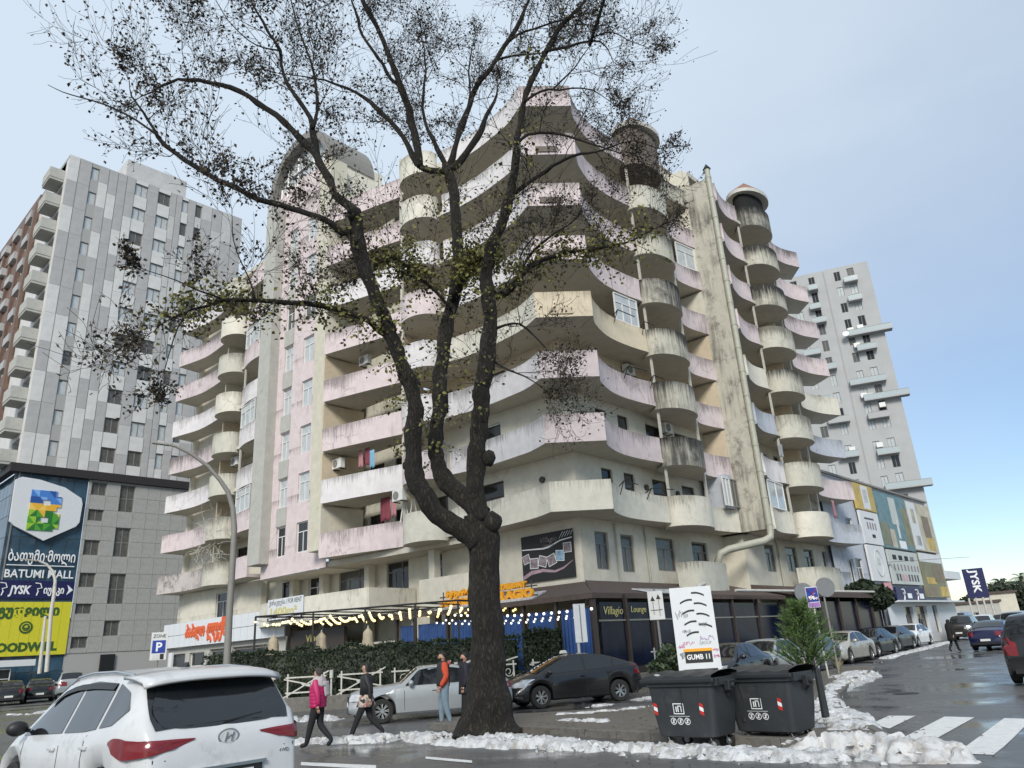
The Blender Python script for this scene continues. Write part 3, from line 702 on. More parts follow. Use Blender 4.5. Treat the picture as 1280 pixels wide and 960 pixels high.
mb = MB(); mb.prism([PR(14.2, -1.2), PR(4, -2.2), PL(4, -2.2), PL(11, -1.2), PL(11, -1.5), PL(4, -2.5), PR(4, -2.5), PR(14.2, -1.5)], 26, ROOF - .3); mb.build('set_back_wall', 'wall_cream', bld)
mb = MB(); mb.prism([PR(13.9, -.3), PR(2, -1.5), PL(2, -1.5), PL(10.5, -.3), PL(10.5, 0), (2.6, 33.3), PR(13.9, 0)], ROOF - 2.3, ROOF - 2.2); mb.build('terrace_floor', 'soffit', bld)
# turret cones
for cc, a, zz, nm in (((8.55, 38.05), 1.85, ZT(9) + 1.1, 0), ((17.65, 45.95), 2.0, ZT(9) + 1.15, 1)):
    base = ellipse(cc, UR, a, 1.3, -pi, pi, 24)[:-1]; n = len(base); mb = MB()
    mb.add([(x, y, zz + .28) for x, y in base] + [(cc[0], cc[1], zz + 1.75)], [(i, (i + 1) % n, n) for i in range(n)], 0)
    mb.prism(base, zz, zz + .27, 1); mb.build('turret_roof', ['roof_tile', 'post_white'], bld, smooth=40)
    if nm:
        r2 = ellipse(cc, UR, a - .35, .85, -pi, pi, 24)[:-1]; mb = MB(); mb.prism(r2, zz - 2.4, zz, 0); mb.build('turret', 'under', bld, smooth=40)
# pier between the flats with its duct, penthouse box
mb = MB(); mb.prism([PR(13.05, 1.4), PR(13.2, 2.8), PR(13.7, 2.85), PR(13.7, -1), PR(13.05, -1)], 7.0, ROOF - 1.9); mb.build('pier', 'pier_stained', bld)
mb = MB(); mb.prism([PR(12.6, 0), PR(15.0, 0), PR(15.0, -3), PR(12.6, -3)], ROOF - 2.5, ROOF + .3); mb.prism([PR(12.5, .1), PR(15.1, .1), PR(15.1, -3.1), PR(12.5, -3.1)], ROOF + .3, ROOF + .42); mb.build('stair_head', 'wall_cream', bld, bevel=.02)
dq = PR(13.3, 2.98); duct = MB(); zs = 6.9
duct.tube([(dq[0], dq[1], zs), (dq[0], dq[1], ROOF - 1.2)], .19, 8)
p2 = PR(14.2, 2.75); p3 = PR(10.9, 1.4); p4 = PR(10.8, .75)
duct.tube([(dq[0], dq[1], zs), (dq[0] - .05, dq[1], zs - .35), (*PR(12.9, 2.7), zs - .55), (*PR(11.4, 1.3), zs - .9), (*PR(11.0, 1.0), zs - 1.1), (*PR(10.95, .8), zs - 1.5), (*PR(10.95, .6), 4.2)], .2, 10)
d = duct.build('duct', 'metal_duct', bld, smooth=50)
mb = MB()
for i in range(16): mb.tube([(dq[0], dq[1], zs + .3 + i * 1.5), (dq[0], dq[1], zs + .36 + i * 1.5)], .215, 8)
mb.build('duct_band', 'metal_duct', d); mb = MB(); mb.tube([(dq[0], dq[1], ROOF - 1.2), (dq[0], dq[1], ROOF - .8)], [.26, .02], 12); mb.build('duct_cap', 'black_metal', d)
mb = MB(); q = PR(13.75, 2.75); mb.box((q[0], q[1], 18.5), (.2, .2, 24), .8); mb.tube([(*PR(2.62, .09), 3.8), (*PR(2.62, .09), 6.9)], .04); mb.tube([(*PR(5.2, .09), 3.8), (*PR(5.2, .09), 6.9)], .05); mb.tube([(*PR(17.9, 1.3), 3.8), (*PR(17.9, 1.3), 6.9)], .06); mb.build_each('drain_pipe', 'metal_duct', bld)
# lower balconies
mb = MB(); mb.prism([PL(6.0, -1.8), PL(17.0, -1.8), PL(17.0, 1.9), PL(6.0, 1.2)], 6.62, 6.93); mb.build('floor_slab', 'soffit', bld)
def box_balcony(pts, back, z, h, m='cream_plaster'): return balcony(pts, back, z, m, h=h)
box_balcony([PL(8.3, 2.2), PL(5.2, 2.2), PL(4.3, 1.4)], [PL(8.3, -.2), PL(4.3, .02)], 5.05, 1.5, 'wall_cream')
box_balcony(smooth_line([PR(6.4, .9), PR(7.0, 1.75), PR(8.6, 1.85), PR(10.2, 1.6)], 14), [PR(6.4, .02), PR(10.2, .02)], 5.15, 1.45, 'olive_plaster')
box_balcony(smooth_line([PR(18.6, 1.9), PR(19.4, 2.9), PR(21.5, 3.1), PR(23.4, 2.8)], 14), [PR(18.6, 1.22), PR(23.4, 1.22)], 5.2, 1.4, 'olive_plaster')
box_balcony(smooth_line([PL(23.2, 1.0), PL(22.2, 2.6), PL(20, 3.15), PL(16, 3.2), PL(11.4, 2.95)], 26), [PL(23.2, -.28), PL(11.4, -.28)], 5.0, 1.3, 'cream_plaster')
mb = MB(); mb.bar((*PL(11.4, 2.9), 4.35), (*PL(11.4, -.2), 4.35), .13, 1.3); mb.build('balcony_side', 'cream_plaster', bld)
# white glazed store room on the lowest terrace, glazed loggias
mb = MB(); q = PR(12.2, .9); mb.box((q[0], q[1], 9.2), (1.0, 1.3, 1.9), atan2(DR.y, DR.x)); o = mb.build('glazed_cabin', 'bluish_plaster', bld)
w = PR(11.75, 1.58); window(o, (*w, 8.35), (DR.x, DR.y, 0), .85, 1.6, 'frame_white', 'glass_light', 'I'); w = PR(12.65, 1.58); window(o, (*w, 8.35), (DR.x, DR.y, 0), .8, 1.6, 'frame_grey', 'glass_curtain', 'I')
for k, a in ((5, 0), (3, 0), (7, 0)):
    p0, p1 = Vector(T6[1]), Vector(T6[-1]); c = (p0 + p1) / 2; window(bld, (c.x - .1, c.y + .12, ZT(k) + .02), (p1 - p0).to_3d(), (p1 - p0).length * .95, 1.6, 'frame_white', 'glass_light', 'C', name='glazed_screen')
# round wall vents on the first floor wall
mb = MB()
for P, t, z in ((PR, 5.9, 9.0), (PR, 9.0, 9.0), (PL, 1.9, 9.05)):
    q = P(t, .06); nn = NR if P is PR else NL; mb.disc((q[0], q[1], z), (nn.x, nn.y, 0), .15, .1, 16)
mb.build_each('wall_vent', 'frame_brown', bld)

# ---- air conditioners: things hung on the building
def aircon(o, xdir, label, s=1.):
    t = thing('air_conditioner', label, 'air conditioner', o, atan2(xdir[1], xdir[0]), 'air conditioners on the balconies')
    mb = MB(); mb.box((0, 0, .3 * s), (.82 * s, .32 * s, .58 * s)); mb.build('case', 'frame_white', t, bevel=.02)
    mb = MB(); mb.disc((-.1 * s, -.17 * s, .3 * s), (0, 1, 0), .22 * s, .03, 18); mb.build('fan_grille', 'frame_grey', t)
    mb = MB()
    for x in (-.3, .3): mb.bar((x * s, .3, -.02), (x * s, -.15, -.02), .04)
    mb.build('bracket', 'black_metal', t)
UPL = (.755, -.657); UPR = (.66, .751)
q = PL(11.6, 2.2)
for (p, z, u, lab) in ((PL(15.4, 2.0), ZT(3) + .72, UPL, 'white air conditioner under the fourth floor balcony beside the cream pilaster'),
                       (PL(9.9, 2.05), ZT(2) + .9, UPL, 'white air conditioner beside the big tree fork above the round cream balcony'),
                       (PR(8.4, .25), ZT(3) + .9, UPR, 'air conditioner hung under the black stained round balcony'),
                       (PR(12.2, -.35), ZT(4) + .55, UPR, 'large dark air conditioner in the apricot bay beside the stained pier'),
                       (PR(6.2, -.35), ZT(4) + .95, UPR, 'air conditioner under the apricot corner balcony'),
                       (PL(29.0, 1.2), ZT(4) + .8, UPL, 'air conditioner below the round balcony by the street lamp arm'),
                       (PL(4.6, -1.35), ZT(7) + .8, UPL, 'air conditioner under the upper white balcony behind the branches')):
    aircon((p[0], p[1], z), u, lab)
for (p, z, u, lab) in ((PR(5.6, -1.35), ZT(5) + .3, UPR, 'air conditioner under the upper apricot parapet right of the branches'), (PR(17.0, -.15), ZT(5) + .6, UPR, 'air conditioner between the far round balconies, fifth row up'), (PR(22.4, .85), ZT(4) + .6, UPR, 'air conditioner in the bay left of the bluish end balcony'),
                       (PR(8.2, -1.35), ZT(6) + .7, UPR, 'air conditioner above the stained round balcony near the duct'), (PR(12.2, .3), ZT(2) + .6, UPR, 'air conditioner behind the glazed cabin on the cream balcony'), (PL(14.0, 1.2), ZT(5) + .9, UPL, 'air conditioner inside the third pink loggia'), (PR(20.6, -.15), ZT(6) + .6, UPR, 'air conditioner high on the far end bay')):
    aircon((p[0], p[1], z), u, lab)
# white plastic glazing closing off balcony ends
for (a, b, k, sty) in ((S1[-8], S1[-2], 5, 'C'), (S4[3], S4[-2], 2, 'I'), (S3[4], S3[-2], 7, 'C')):
    p0, p1 = Vector(a), Vector(b); c = (p0 + p1) / 2; nrm = Vector((-(p1 - p0).y, (p1 - p0).x)).normalized() * .1
    window(bld, (c.x + nrm.x, c.y + nrm.y, ZT(k) + .02), (p1 - p0).to_3d(), (p1 - p0).length * .98, 1.62, 'frame_white', 'glass_light', sty, name='glazed_screen')
# clothes hung out to dry
M['cloth_red'] = mat('cloth_red', (.22, .05, .07), .9, var=.2); M['cloth_pink'] = mat('cloth_pink', (.42, .2, .22), .9, var=.15); M['scarf_grey_cloth'] = mat('scarf_grey_cloth', (.3, .3, .3), .9, var=.15); M['cloth_blue'] = mat('cloth_blue', (.2, .38, .52), .9, var=.15)
def cloth(a, b, z, h, m, label, name='towel'):
    mb = MB(); A, B = Vector(a), Vector(b); P = []
    for i in range(9):
        for j in range(7):
            p = A.lerp(B, i / 8); nrm = Vector((-(B - A).y, (B - A).x)).normalized()
            p = p + nrm * (.05 * sin(i * 1.9) * (j / 6 + .2)); P.append((p.x, p.y, z - h * j / 6 * (1 + .05 * sin(i * 1.3))))
    mb.grid(P, 9, 7); o = mb.build(name, m, smooth=180); s = o.modifiers.new('thick', 'SOLIDIFY'); s.thickness = .015
    return tag(o, label, 'laundry', 'washing hung on the loggias')
cloth(PL(12.4, 1.3), PL(11.6, 1.3), ZT(2) + 1.55, 1.3, 'cloth_red', 'dark red blanket hanging in the lowest pink loggia'); cloth(PL(11.5, 1.3), PL(11.1, 1.3), ZT(2) + 1.55, 1.15, 'cloth_pink', 'pale pink towel hanging in the lowest pink loggia')
cloth(PL(13.9, 1.7), PL(13.5, 1.7), ZT(3) + 1.5, 1.0, 'cloth_pink', 'dusty pink towel hanging in the white loggia above'); cloth(PL(13.3, 1.7), PL(12.9, 1.7), ZT(3) + 1.5, 1.0, 'cloth_red', 'dark towel hanging in the white loggia above'); cloth(PL(12.6, 1.9), PL(12.2, 1.9), ZT(3) + 1.2, 1.0, 'cloth_blue', 'light blue towel hanging in the white loggia above')
mb = MB(); q = PL(9.9, 1.5)
for dx in (-.16, .3):
    for (a, b) in (((-.22, 0), (-.05, 1.15)), ((.22, 0), (.05, 1.15))): mb.bar((q[0] + dx + a[0], q[1], ZT(2) - .1 + a[1]), (q[0] + dx + b[0], q[1], ZT(2) - .1 + b[1]), .05)
cloth(PR(2.9, 1.55), PR(3.5, 1.55), ZT(2) + .1, .75, 'cloth_blue', 'pale blue sheet hung over the cream parapet by the line brackets') if 0 else None
cloth(PR(16.2, 3.1), PR(16.8, 3.15), ZT(3) + .95, .8, 'scarf_grey_cloth', 'grey cloth hanging on the far white balcony')
cloth(PR(22.9, 3.3), PR(23.6, 3.2), ZT(2) + 1.2, 1.1, 'cloth_pink', 'pink cloth hanging over the bluish end balcony')
tag(mb.build('drying_rack', 'frame_white'), 'white folded drying rack standing in the lowest pink loggia', 'drying rack')
# clothes line brackets on the corner balconies
mb = MB()
for (x, y, k, dx, dy) in ((4.6, 33.6, 2, .8, .9), (6.1, 35.7, 2, 1.2, .6), (5.6, 35.0, 4, 1.1, .8), (7.2, 36.6, 4, .7, .6), (5.4, 34.8, 5, 1.0, .9), (7.1, 36.5, 5, .6, .5)):
    z = ZT(k) + .05; mb.bar((x, y, z), (x + dx * .2, y - .5, z + .12), .035); mb.bar((x + dx * .2, y - .5, z + .12), (x + dx * 1.2, y + dy - .4, z + .12), .035); mb.bar((x, y - .05, z - .4), (x + dx * .2, y - .5, z + .12), .03)
mb.build_each('line_bracket', 'black_metal', bld)

# ================================================================ SHOPS AND RESTAURANT AT STREET LEVEL
# --- white fascia of the left shop
M['fascia_white'] = mat('fascia_white', (.64, .66, .68), .45, var=.05, dirt=.15, dirtcol=(.4, .4, .4))
M['orange_letter'] = mat('orange_letter', (.68, .12, .035), .5, var=.1)
M['curtain_blue'] = mat('curtain_blue', (.02, .075, .25), .55, var=.35, scale=3)
M['yellow_letter'] = mat('yellow_letter', (.82, .36, .015), .5, var=.08)
shop = thing('corner_shop', 'white panelled shop fascia with glass doors below at the far end of the pink wing', 'shop')
fz0, fz1 = 3.1, 4.72; FN = 2.3; FA0 = 35.4
mb = MB(); wall_open(mb, PL(35.2, 2.0), PL(20.2, 2.0), 0, fz0, [(0.4, 2.6, 0, 2.7), (3.2, 5.3, 0, 2.7), (6.0, 8.4, 0, 2.8), (8.9, 14.3, .3, 2.8)], .3); mb.build('wall', 'pilaster_grey', shop)
for a, b in ((34.8, 32.6), (32.0, 29.9), (29.2, 26.8), (26.3, 20.9)):
    c = PL((a + b) / 2, 1.8); window(shop, (*c, .05), (-DL.x, -DL.y, 0), a - b, 2.65, 'frame_white' if b == 29.9 else 'frame_grey', 'glass_dark', 'T' if a - b < 3 else 'C')
mb = MB(); mb.bar((*PL(FA0, FN - .16), (fz0 + fz1) / 2), (*PL(19.8, FN - .16), (fz0 + fz1) / 2), .3, fz1 - fz0 - .02); mb.build('backing', 'frame_grey', shop)
for i in range(19):
    for j in range(2):
        if 4 <= i <= 10 and j == 1: continue
        a, b = FA0 - i * .82, FA0 - (i + 1) * .82 + .03; zz = fz0 + .02 + j * .8
        m2 = MB(); m2.bar((*PL(a, FN + .03), zz + .385), (*PL(b, FN + .03), zz + .385), .06, .77); m2.build('panel', 'fascia_white', shop)
mb = MB(); mb.bar((*PL(FA0 - 3.28, FN + .02), 4.32), (*PL(FA0 - 9.02, FN + .02), 4.32), .05, .78); mb.build('sign_panel', 'fascia_white', shop)
sg = thing('shop_sign', 'orange Georgian script lettering on the white shop fascia', 'shop sign')
text('პაპალო', 1.0, 'orange_letter', sg, frame_mtx((*PL(30.7, FN + .09), 3.72), (-DL.x, -DL.y, 0)), bold=.05, extrude=.03, width=2.7, shear=.12)
text('ლუქს', 1.35, 'orange_letter', sg, frame_mtx((*PL(27.75, FN + .09), 3.62), (-DL.x, -DL.y, 0)), bold=.06, extrude=.03, width=2.6, shear=.12)
mb = MB(); q = PL(33.6, 2.5); mb.box((q[0], q[1], 1.7), (.5, .12, 2.2), atan2(DL.y, DL.x)); mb.build('entrance_pillar', 'fascia_white', shop)
# --- rent banner on the curved balcony
ban = thing('rent_banner', 'white banner reading FOR RENT 1400 m2 hung on the curved cream balcony', 'banner')
o = (*PL(18.35, 3.28), 3.92); B = frame_mtx(o, (-DL.x, -DL.y, 0))
mb = MB(); mb.box((0, .6, 0), (3.6, 1.16, .03)); q = mb.build('sheet', 'fascia_white', ban); q.matrix_local = B
mb = MB(); mb.box((0, .1, .02), (3.55, .17, .02)); q = mb.build('footer_strip', 'print_black', ban); q.matrix_local = B
M['ochre_letter'] = mat('ochre_letter', (.55, .5, .2), .6, var=.1); M['grey_letter'] = mat('grey_letter', (.08, .08, .09), .6, var=.05)
text('ქირავდება / FOR RENT', .36, 'grey_letter', ban, B @ Matrix.Translation((0, .86, .02)), width=3.3); text('1400m²', .6, 'ochre_letter', ban, B @ Matrix.Translation((-.2, .28, .02)), bold=.02, width=2.7)
mb = MB(); x = -1.6
while x < 1.55:
    w = random.uniform(.06, .2); mb.box((x + w / 2, .1, .034), (w, .08, .004)); x += w + .05
q = stuff(mb.build('small_print', 'print_white', ban)); q.matrix_local = B
# dark cafe front with sign under the balcony
mb = MB(); mb.bar((*PL(19.7, 1.9), 2.85), (*PL(14.6, 1.9), 2.85), .2, .95); mb.build('cafe_fascia', 'frame_brown', shop)
text('Vinery', .5, 'ochre_letter', shop, frame_mtx((*PL(17.2, 2.03), 2.72), (-DL.x, -DL.y, 0)), bold=.015, width=1.9)
mb = MB(); wall_open(mb, PL(20.0, 1.7), PL(8.8, 1.7), 0, 2.4, [(.6, 5, .2, 2.3), (6.0, 10.6, 0, 2.3)], .3); mb.build('cafe_wall', 'olive_plaster', shop)
for a, b in ((19.4, 15.0), (14, 9.4)): c = PL((a + b) / 2, 1.5); window(shop, (*c, .1), (-DL.x, -DL.y, 0), a - b - .02, 2.2, 'frame_brown', 'glass_dark', 'C')

# --- restaurant pavilion wrapped round the corner
pav = thing('restaurant_pavilion', 'restaurant pavilion with brown roof, dark glass and blue curtains round the corner', 'restaurant')
pr, plv = PR, PL
OFF = 3.0
corner = Vector((2.5, 29.0)); 
roofpoly = [(2.5, 28.75), PR(3.2, OFF + .15), PR(13.4, OFF + .15), PR(13.4, OFF + 1.2), PR(26.4, OFF + 1.2), PR(26.4, 1.25), PR(13.7, 1.25), PR(13.7, .05), (2.62, 33.1), PL(8.4, .05), PL(8.4, OFF + .3), PL(3.2, OFF + .3)]
# sloped roof: outer edge lower
mb = MB()
def strip(A, B, z0, z1, th, mi=0):
    a0, a1 = Vector(A[0]), Vector(A[1]); b0, b1 = Vector(B[0]), Vector(B[1])
    vs = [(*a0, z0), (*a1, z0), (*b1, z1), (*b0, z1), (*a0, z0 - th), (*a1, z0 - th), (*b1, z1 - th), (*b0, z1 - th)]
    mb.add(vs, [(0, 1, 2, 3), (4, 7, 6, 5), (0, 4, 5, 1), (1, 5, 6, 2), (2, 6, 7, 3), (3, 7, 4, 0)], mi)
KC = (2.5, 28.9)
strip((KC, PR(13.5, OFF + .1)), ((2.62, 33.15), PR(13.5, .03)), 3.45, 4.25, .2)
strip((PR(13.55, OFF + 1.2), PR(26.6, OFF + 1.2)), (PR(13.55, 1.23), PR(26.6, 1.23)), 3.5, 4.2, .2)
strip((PL(9.0, OFF + .4), KC), (PL(9.0, .03), (2.58, 33.15)), 3.45, 4.2, .2)
mb.build('pavilion_roof', 'roof_brown', pav)
mb = MB(); strip((PR(.6, OFF + .02), PR(5.6, OFF - .1)), (PR(.4, OFF - .9), PR(5.0, OFF - .75)), 3.5, 3.72, .05); strip((PL(6.5, OFF + .36), PL(.2, OFF + .3)), (PL(6.3, 1.7), PL(.6, 1.9)), 3.51, 3.86, .06)
o = stuff(mb.build('snow_patch', 'snow'), 'strips of melting snow on the brown pavilion roof')
mb = MB(); mb.tube([(*PR(3.6, 3.35), .6), (*PR(3.6, 3.35), 3.5), (*PR(3.9, 3.3), 3.75), (*PR(4.8, 3.1), 3.9)], .1, 10); mb.tube([(*PR(7.4, 3.3), 3.62), (*PR(26.4, 4.45), 3.66)], .07, 8); mb.build_each('vent_pipe', 'post_white', pav, smooth=60)
mb = MB()
for t in (-1.3, .55, 2.4, 5.0, 7.7, 10.4, 13.2): q = PR(t, OFF - .15); mb.box((q[0], q[1], 1.75), (.13, .13, 3.3), .85)
for t in (16, 18.8, 21.6, 24.4, 26.4): q = PR(t, OFF + .9); mb.box((q[0], q[1], 1.75), (.13, .13, 3.3), .85)
for t in (-.8, .9, 3.2, 5.4, 7.6, 8.9): q = PL(t, OFF + .1); mb.box((q[0], q[1], 1.75), (.13, .13, 3.3), .85)
mb.box((2.5, 29.15, 1.75), (.2, .2, 3.3), .3)
mb.build_each('post', 'frame_brown', pav)
def glazed(A, B, z0, z1, m, name):
    mb = MB(); mb.bar((*A, (z0 + z1) / 2), (*B, (z0 + z1) / 2), .03, z1 - z0); return mb.build(name, m, pav)
q0 = (2.6, 29.3)
tsR = [-3.05, -1.35, .5, 2.35, 4.95, 7.65, 10.35, 13.2]
M['glass_navy'] = mat('glass_navy', (.008, .012, .03), .2, var=.6, scale=1.5, spec=.18)
for a, b in zip(tsR[:-1], tsR[1:]): glazed(PR(a + .08, OFF - .2), PR(b - .08, OFF - .2), .75, 3.1, 'glass_navy', 'pane')
for a, b in zip((13.6, 16, 18.8, 21.6, 24.4), (16, 18.8, 21.6, 24.4, 26.4)): glazed(PR(a + .08, OFF + .8), PR(b - .08, OFF + .8), .75, 3.1, 'glass_navy', 'pane')
glazed(PR(-3.1, OFF - .22), PR(13.3, OFF - .22), .0, .72, 'frame_brown', 'plinth'); glazed(PR(13.6, OFF + .8), PR(26.4, OFF + .8), .3, .72, 'frame_brown', 'plinth')
glazed(PR(-3.1, OFF - .16), PR(13.3, OFF - .16), 2.4, 2.46, 'frame_grey', 'rail')
text('Villagio', .42, 'ochre_letter', pav, frame_mtx((*PR(-2.15, OFF - .16), 2.65), (DR.x, DR.y, 0)), shear=.2, width=1.25); text('Lounge', .34, 'ochre_letter', pav, frame_mtx((*PR(-.4, OFF - .16), 2.72), (DR.x, DR.y, 0)), shear=.2, width=1.1)
# blue curtains, pleated
def curtain(A, B, z0, z1):
    A, B = Vector(A), Vector(B); n = max(24, int((B - A).length * 26)); nr = Vector((-(B - A).y, (B - A).x)).normalized(); P = []
    for i in range(n):
        for z in (z0, z1):
            p = A.lerp(B, i / (n - 1)) + nr * (.05 * sin(i * 1.25) + .03 * sin(i * .4)); P.append((p.x, p.y, z))
    mb = MB(); mb.grid(P, n, 2); mb.build('curtain', 'curtain_blue', pav, smooth=180)
for a, b in ((8.8, 7.7), (7.55, 5.5), (5.3, 3.3), (3.1, 1.0), (.8, -.7), (-.9, -2.45)): curtain(PL(a, OFF - .05), PL(b, OFF - .05), .4, 2.95)
# yellow lettering on the roof
ys = thing('restaurant_sign', 'yellow raised restaurant lettering in two rows along the pavilion roof edge', 'restaurant sign')
xl = (-DL.x, -DL.y, 0)
for (body, t, z, w, s) in (('რესტორანი', 4.75, 4.0, 1.7, .3), ('RESTAURANT', 1.75, 4.02, 1.9, .28), ('ვილაჯიო', 4.9, 3.62, 2.1, .44), ('VILLAGIO', 1.75, 3.6, 2.7, .46)):
    text(body, s, 'yellow_letter', ys, frame_mtx((*PL(t, 2.95), z), xl), extrude=.06, bold=.03, width=w)
mb = MB()
for z in (3.64, 4.02): mb.bar((*PL(6.1, 2.86), z), (*PL(.3, 2.86), z), .05)
for t in (5.9, 4.3, 2.6, .6): mb.bar((*PL(t, 2.85), 3.45), (*PL(t, 2.85), 4.25), .05)
mb.build('sign_frame', 'frame_brown', ys)
# black poster on the first floor wall
po = thing('advertising_poster', 'black poster with a fan of framed photographs on the cream corner wall', 'poster')
a, b = PL(3.45, .09), PL(.35, .09); Bm = frame_mtx((*PL(1.9, .07), 4.45), xl)
PW, PH = 3.05, 2.1
mb = MB(); mb.box((0, PH / 2, 0), (PW, PH, .05)); q = mb.build('sheet', 'print_black', po); q.matrix_local = Bm
M['photo_grey'] = mat('photo_grey', (.22, .18, .19), .5, var=.8, scale=7); M['photo_blue'] = mat('photo_blue', (.25, .38, .5), .5, var=.6, scale=6); M['mauve'] = mat('mauve', (.36, .25, .3), .5, var=.3, scale=4)
mb = MB()
def ribbon(pts, w, mi):
    P = []
    for (x, y), ww in zip(pts, w): P += [(x, y - ww, .029), (x, y + ww, .029)]
    mb.grid(P, len(pts), 2, mi)
ribbon([(-1.5, 1.5), (-.2, 1.42), (.1, 1.45), (.8, 1.66), (1.5, 1.72)], [.02, .035, .04, .03, .02], 0)
ribbon([(-1.5, .22), (-1, .42), (-.3, .46), (.4, .34), (.9, .45), (1.45, .72)], [.08, .09, .07, .05, .04, .01], 1)
for i in range(5): ribbon([(.75 + i * .16, 1.75 + i * .02), (1.0 + i * .14, 2.03)], [.012, .02], 0)
q = mb.build('ribbon', ['print_white', 'mauve'], po); q.matrix_local = Bm
for i, (x, y, r, w) in enumerate(((-1.25, 1.05, .25, .42), (-.8, .82, -.05, .5), (-.28, .86, -.3, .5), (.25, .86, .3, .5), (.75, 1.0, -.1, .5), (1.2, 1.3, -.02, .46))):
    mb = MB(); rm = Matrix.Rotation(r, 3, 'Z'); mb.box((x, y, .032 + i * .003), (w, w * .95, .004), rot=rm, mi=0); mb.box((x, y, .036 + i * .003), (w * .88, w * .83, .004), rot=rm, mi=1)
    q = mb.build('photo', ['print_white', 'photo_blue' if i == 4 else 'photo_grey'], po); q.matrix_local = Bm
text('Villagio', .36, 'grey_letter' if False else 'photo_grey', po, Bm @ Matrix.Translation((.1, 1.68, .03)), shear=.3); text('Restaurant', .16, 'photo_grey', po, Bm @ Matrix.Translation((.1, 1.5, .03)))
# green glass shop at the far end of the right wing
gs = thing('glazed_shop', 'pale green glazed shop front at the street end of the apartment block', 'shop')
M['glass_green'] = mat('glass_green', (.24, .36, .35), .15, var=.15)
for i in range(4):
    a, b = 26.55 + i * .62, 26.55 + (i + 1) * .62 - .05; m2 = MB(); m2.bar((*PR(a, 3.4 - i * .7), 2.2), (*PR(b, 2.75 - i * .7), 2.2), .04, 3.4); m2.build('pane', 'glass_green', gs)
mb = MB(); mb.bar((*PR(26.5, 3.5), 4.0), (*PR(29.2, .5), 4.0), .12, .15); mb.bar((*PR(26.5, 3.5), .45), (*PR(29.2, .5), .45), .12, .15)
for i in range(5): q = PR(26.5 + i * .62, 3.46 - i * .7); mb.box((q[0], q[1], 2.2), (.07, .07, 3.5), .3)
mb.build('frame', 'frame_grey', gs)

# --- terrace: steel frame hung with bulbs, parasols, hedge, wall and fence
ter = thing('terrace_frame', 'black steel terrace frame carrying rows of light bulbs behind the hedge', 'terrace frame')
A = Vector((-11.8, 33.6, 0)); Bq = Vector((-2.75, 31.2, 0)); back = Vector((2.0, 3.6, 0))
TZ = 3.62
mb = MB()
c4 = [A, Bq, Bq + back, A + back]
for i in range(4):
    p, q = c4[i], c4[(i + 1) % 4]; mb.bar(p + Vector((0, 0, TZ)), q + Vector((0, 0, TZ)), .07)
for p in c4 + [A.lerp(Bq, .3), A.lerp(Bq, .56), A.lerp(Bq, .8)]: mb.bar(p + Vector((0, 0, .3)), p + Vector((0, 0, TZ)), .07)
for i in range(1, 6): p = A.lerp(Bq, i / 6); mb.bar(p + Vector((0, 0, TZ)), p + back + Vector((0, 0, TZ)), .05)
mb.build('steel_frame', 'black_metal', ter)
M['bulb'] = mat('bulb', (.9, .8, .5), .4, var=0, emit=((1., .8, .36), 1.15)); M['bulb_white'] = mat('bulb_white', (.9, .9, .85), .4, var=0, emit=((1., .97, .88), 1.3))
mb = MB(); wi = MB()
for r in range(7):
    p0 = A + back * (r / 6.); p1 = Bq + back * (r / 6.) + Vector((.6, -.3, 0)); prev = None
    for i in range(23):
        p = p0.lerp(p1, i / 22); z = TZ - .22 - .16 * sin(pi * ((i * .25 + r * .37) % 1)) ; c = Vector((p.x, p.y, z))
        mb.sphere(c, .06, 7, 5); 
        if prev is not None: wi.tube([prev + Vector((0, 0, .09)), c + Vector((0, 0, .09))], .008, 4)
        prev = c
b = stuff(mb.build('bulb', 'bulb', ter, smooth=180)); stuff(wi.build('cable', 'black_metal', ter))
mb = MB(); wi = MB(); E1 = Vector((*PL(4.4, 3.6), 0)); E2 = Vector((2.4, 28.6, 0))
for r in range(3):
    prev = None
    for i in range(20):
        p = E1.lerp(E2, i / 19) + Vector((-.35, -.4, 0)) * r; c = Vector((p.x, p.y, 3.05 - .3 * i / 19 - .1 * r - .12 * sin(pi * i / 19) + .1 * (r == 0)))
        mb.sphere(c, .042 if r else .055, 7, 5)
        if prev is not None: wi.tube([prev + Vector((0, 0, .06)), c + Vector((0, 0, .06))], .007, 4)
        prev = c
ls = thing('string_lights', 'strings of small white bulbs under the pavilion roof in front of the blue curtains', 'string lights')
stuff(mb.build('bulb', 'bulb_white', ls, smooth=180)); stuff(wi.build('cable', 'black_metal', ls))
M['canvas'] = mat('canvas', (.42, .36, .26), .9, var=.15)
for x, y, lab in ((-11.2, 34.3, 'folded beige parasol nearest the white shop fascia'), (-8.9, 33.6, 'folded beige parasol in front of the dark cafe sign'), (-6.6, 32.2, 'folded beige parasol in the middle of the terrace')):
    t = thing('parasol', lab, 'parasol', (x, y, .3), 0, 'folded parasols on the terrace')
    mb = MB(); mb.tube([(0, 0, 0), (0, 0, 2.6)], .03, 8); mb.build('pole', 'post_white', t)
    mb = MB(); ring = []
    for z, r in ((1.1, .3), (1.5, .27), (1.9, .2), (2.1, .17), (2.35, .16), (2.5, .04)):
        for k in range(16): a = 2 * pi * k / 16; rr_ = r * (1 + .25 * (k % 2)); ring.append((rr_ * cos(a), rr_ * sin(a), z))
        ring.append(ring[-16])
    mb.grid(ring, 6, 17); mb.build('canopy', 'canvas', t, smooth=180)
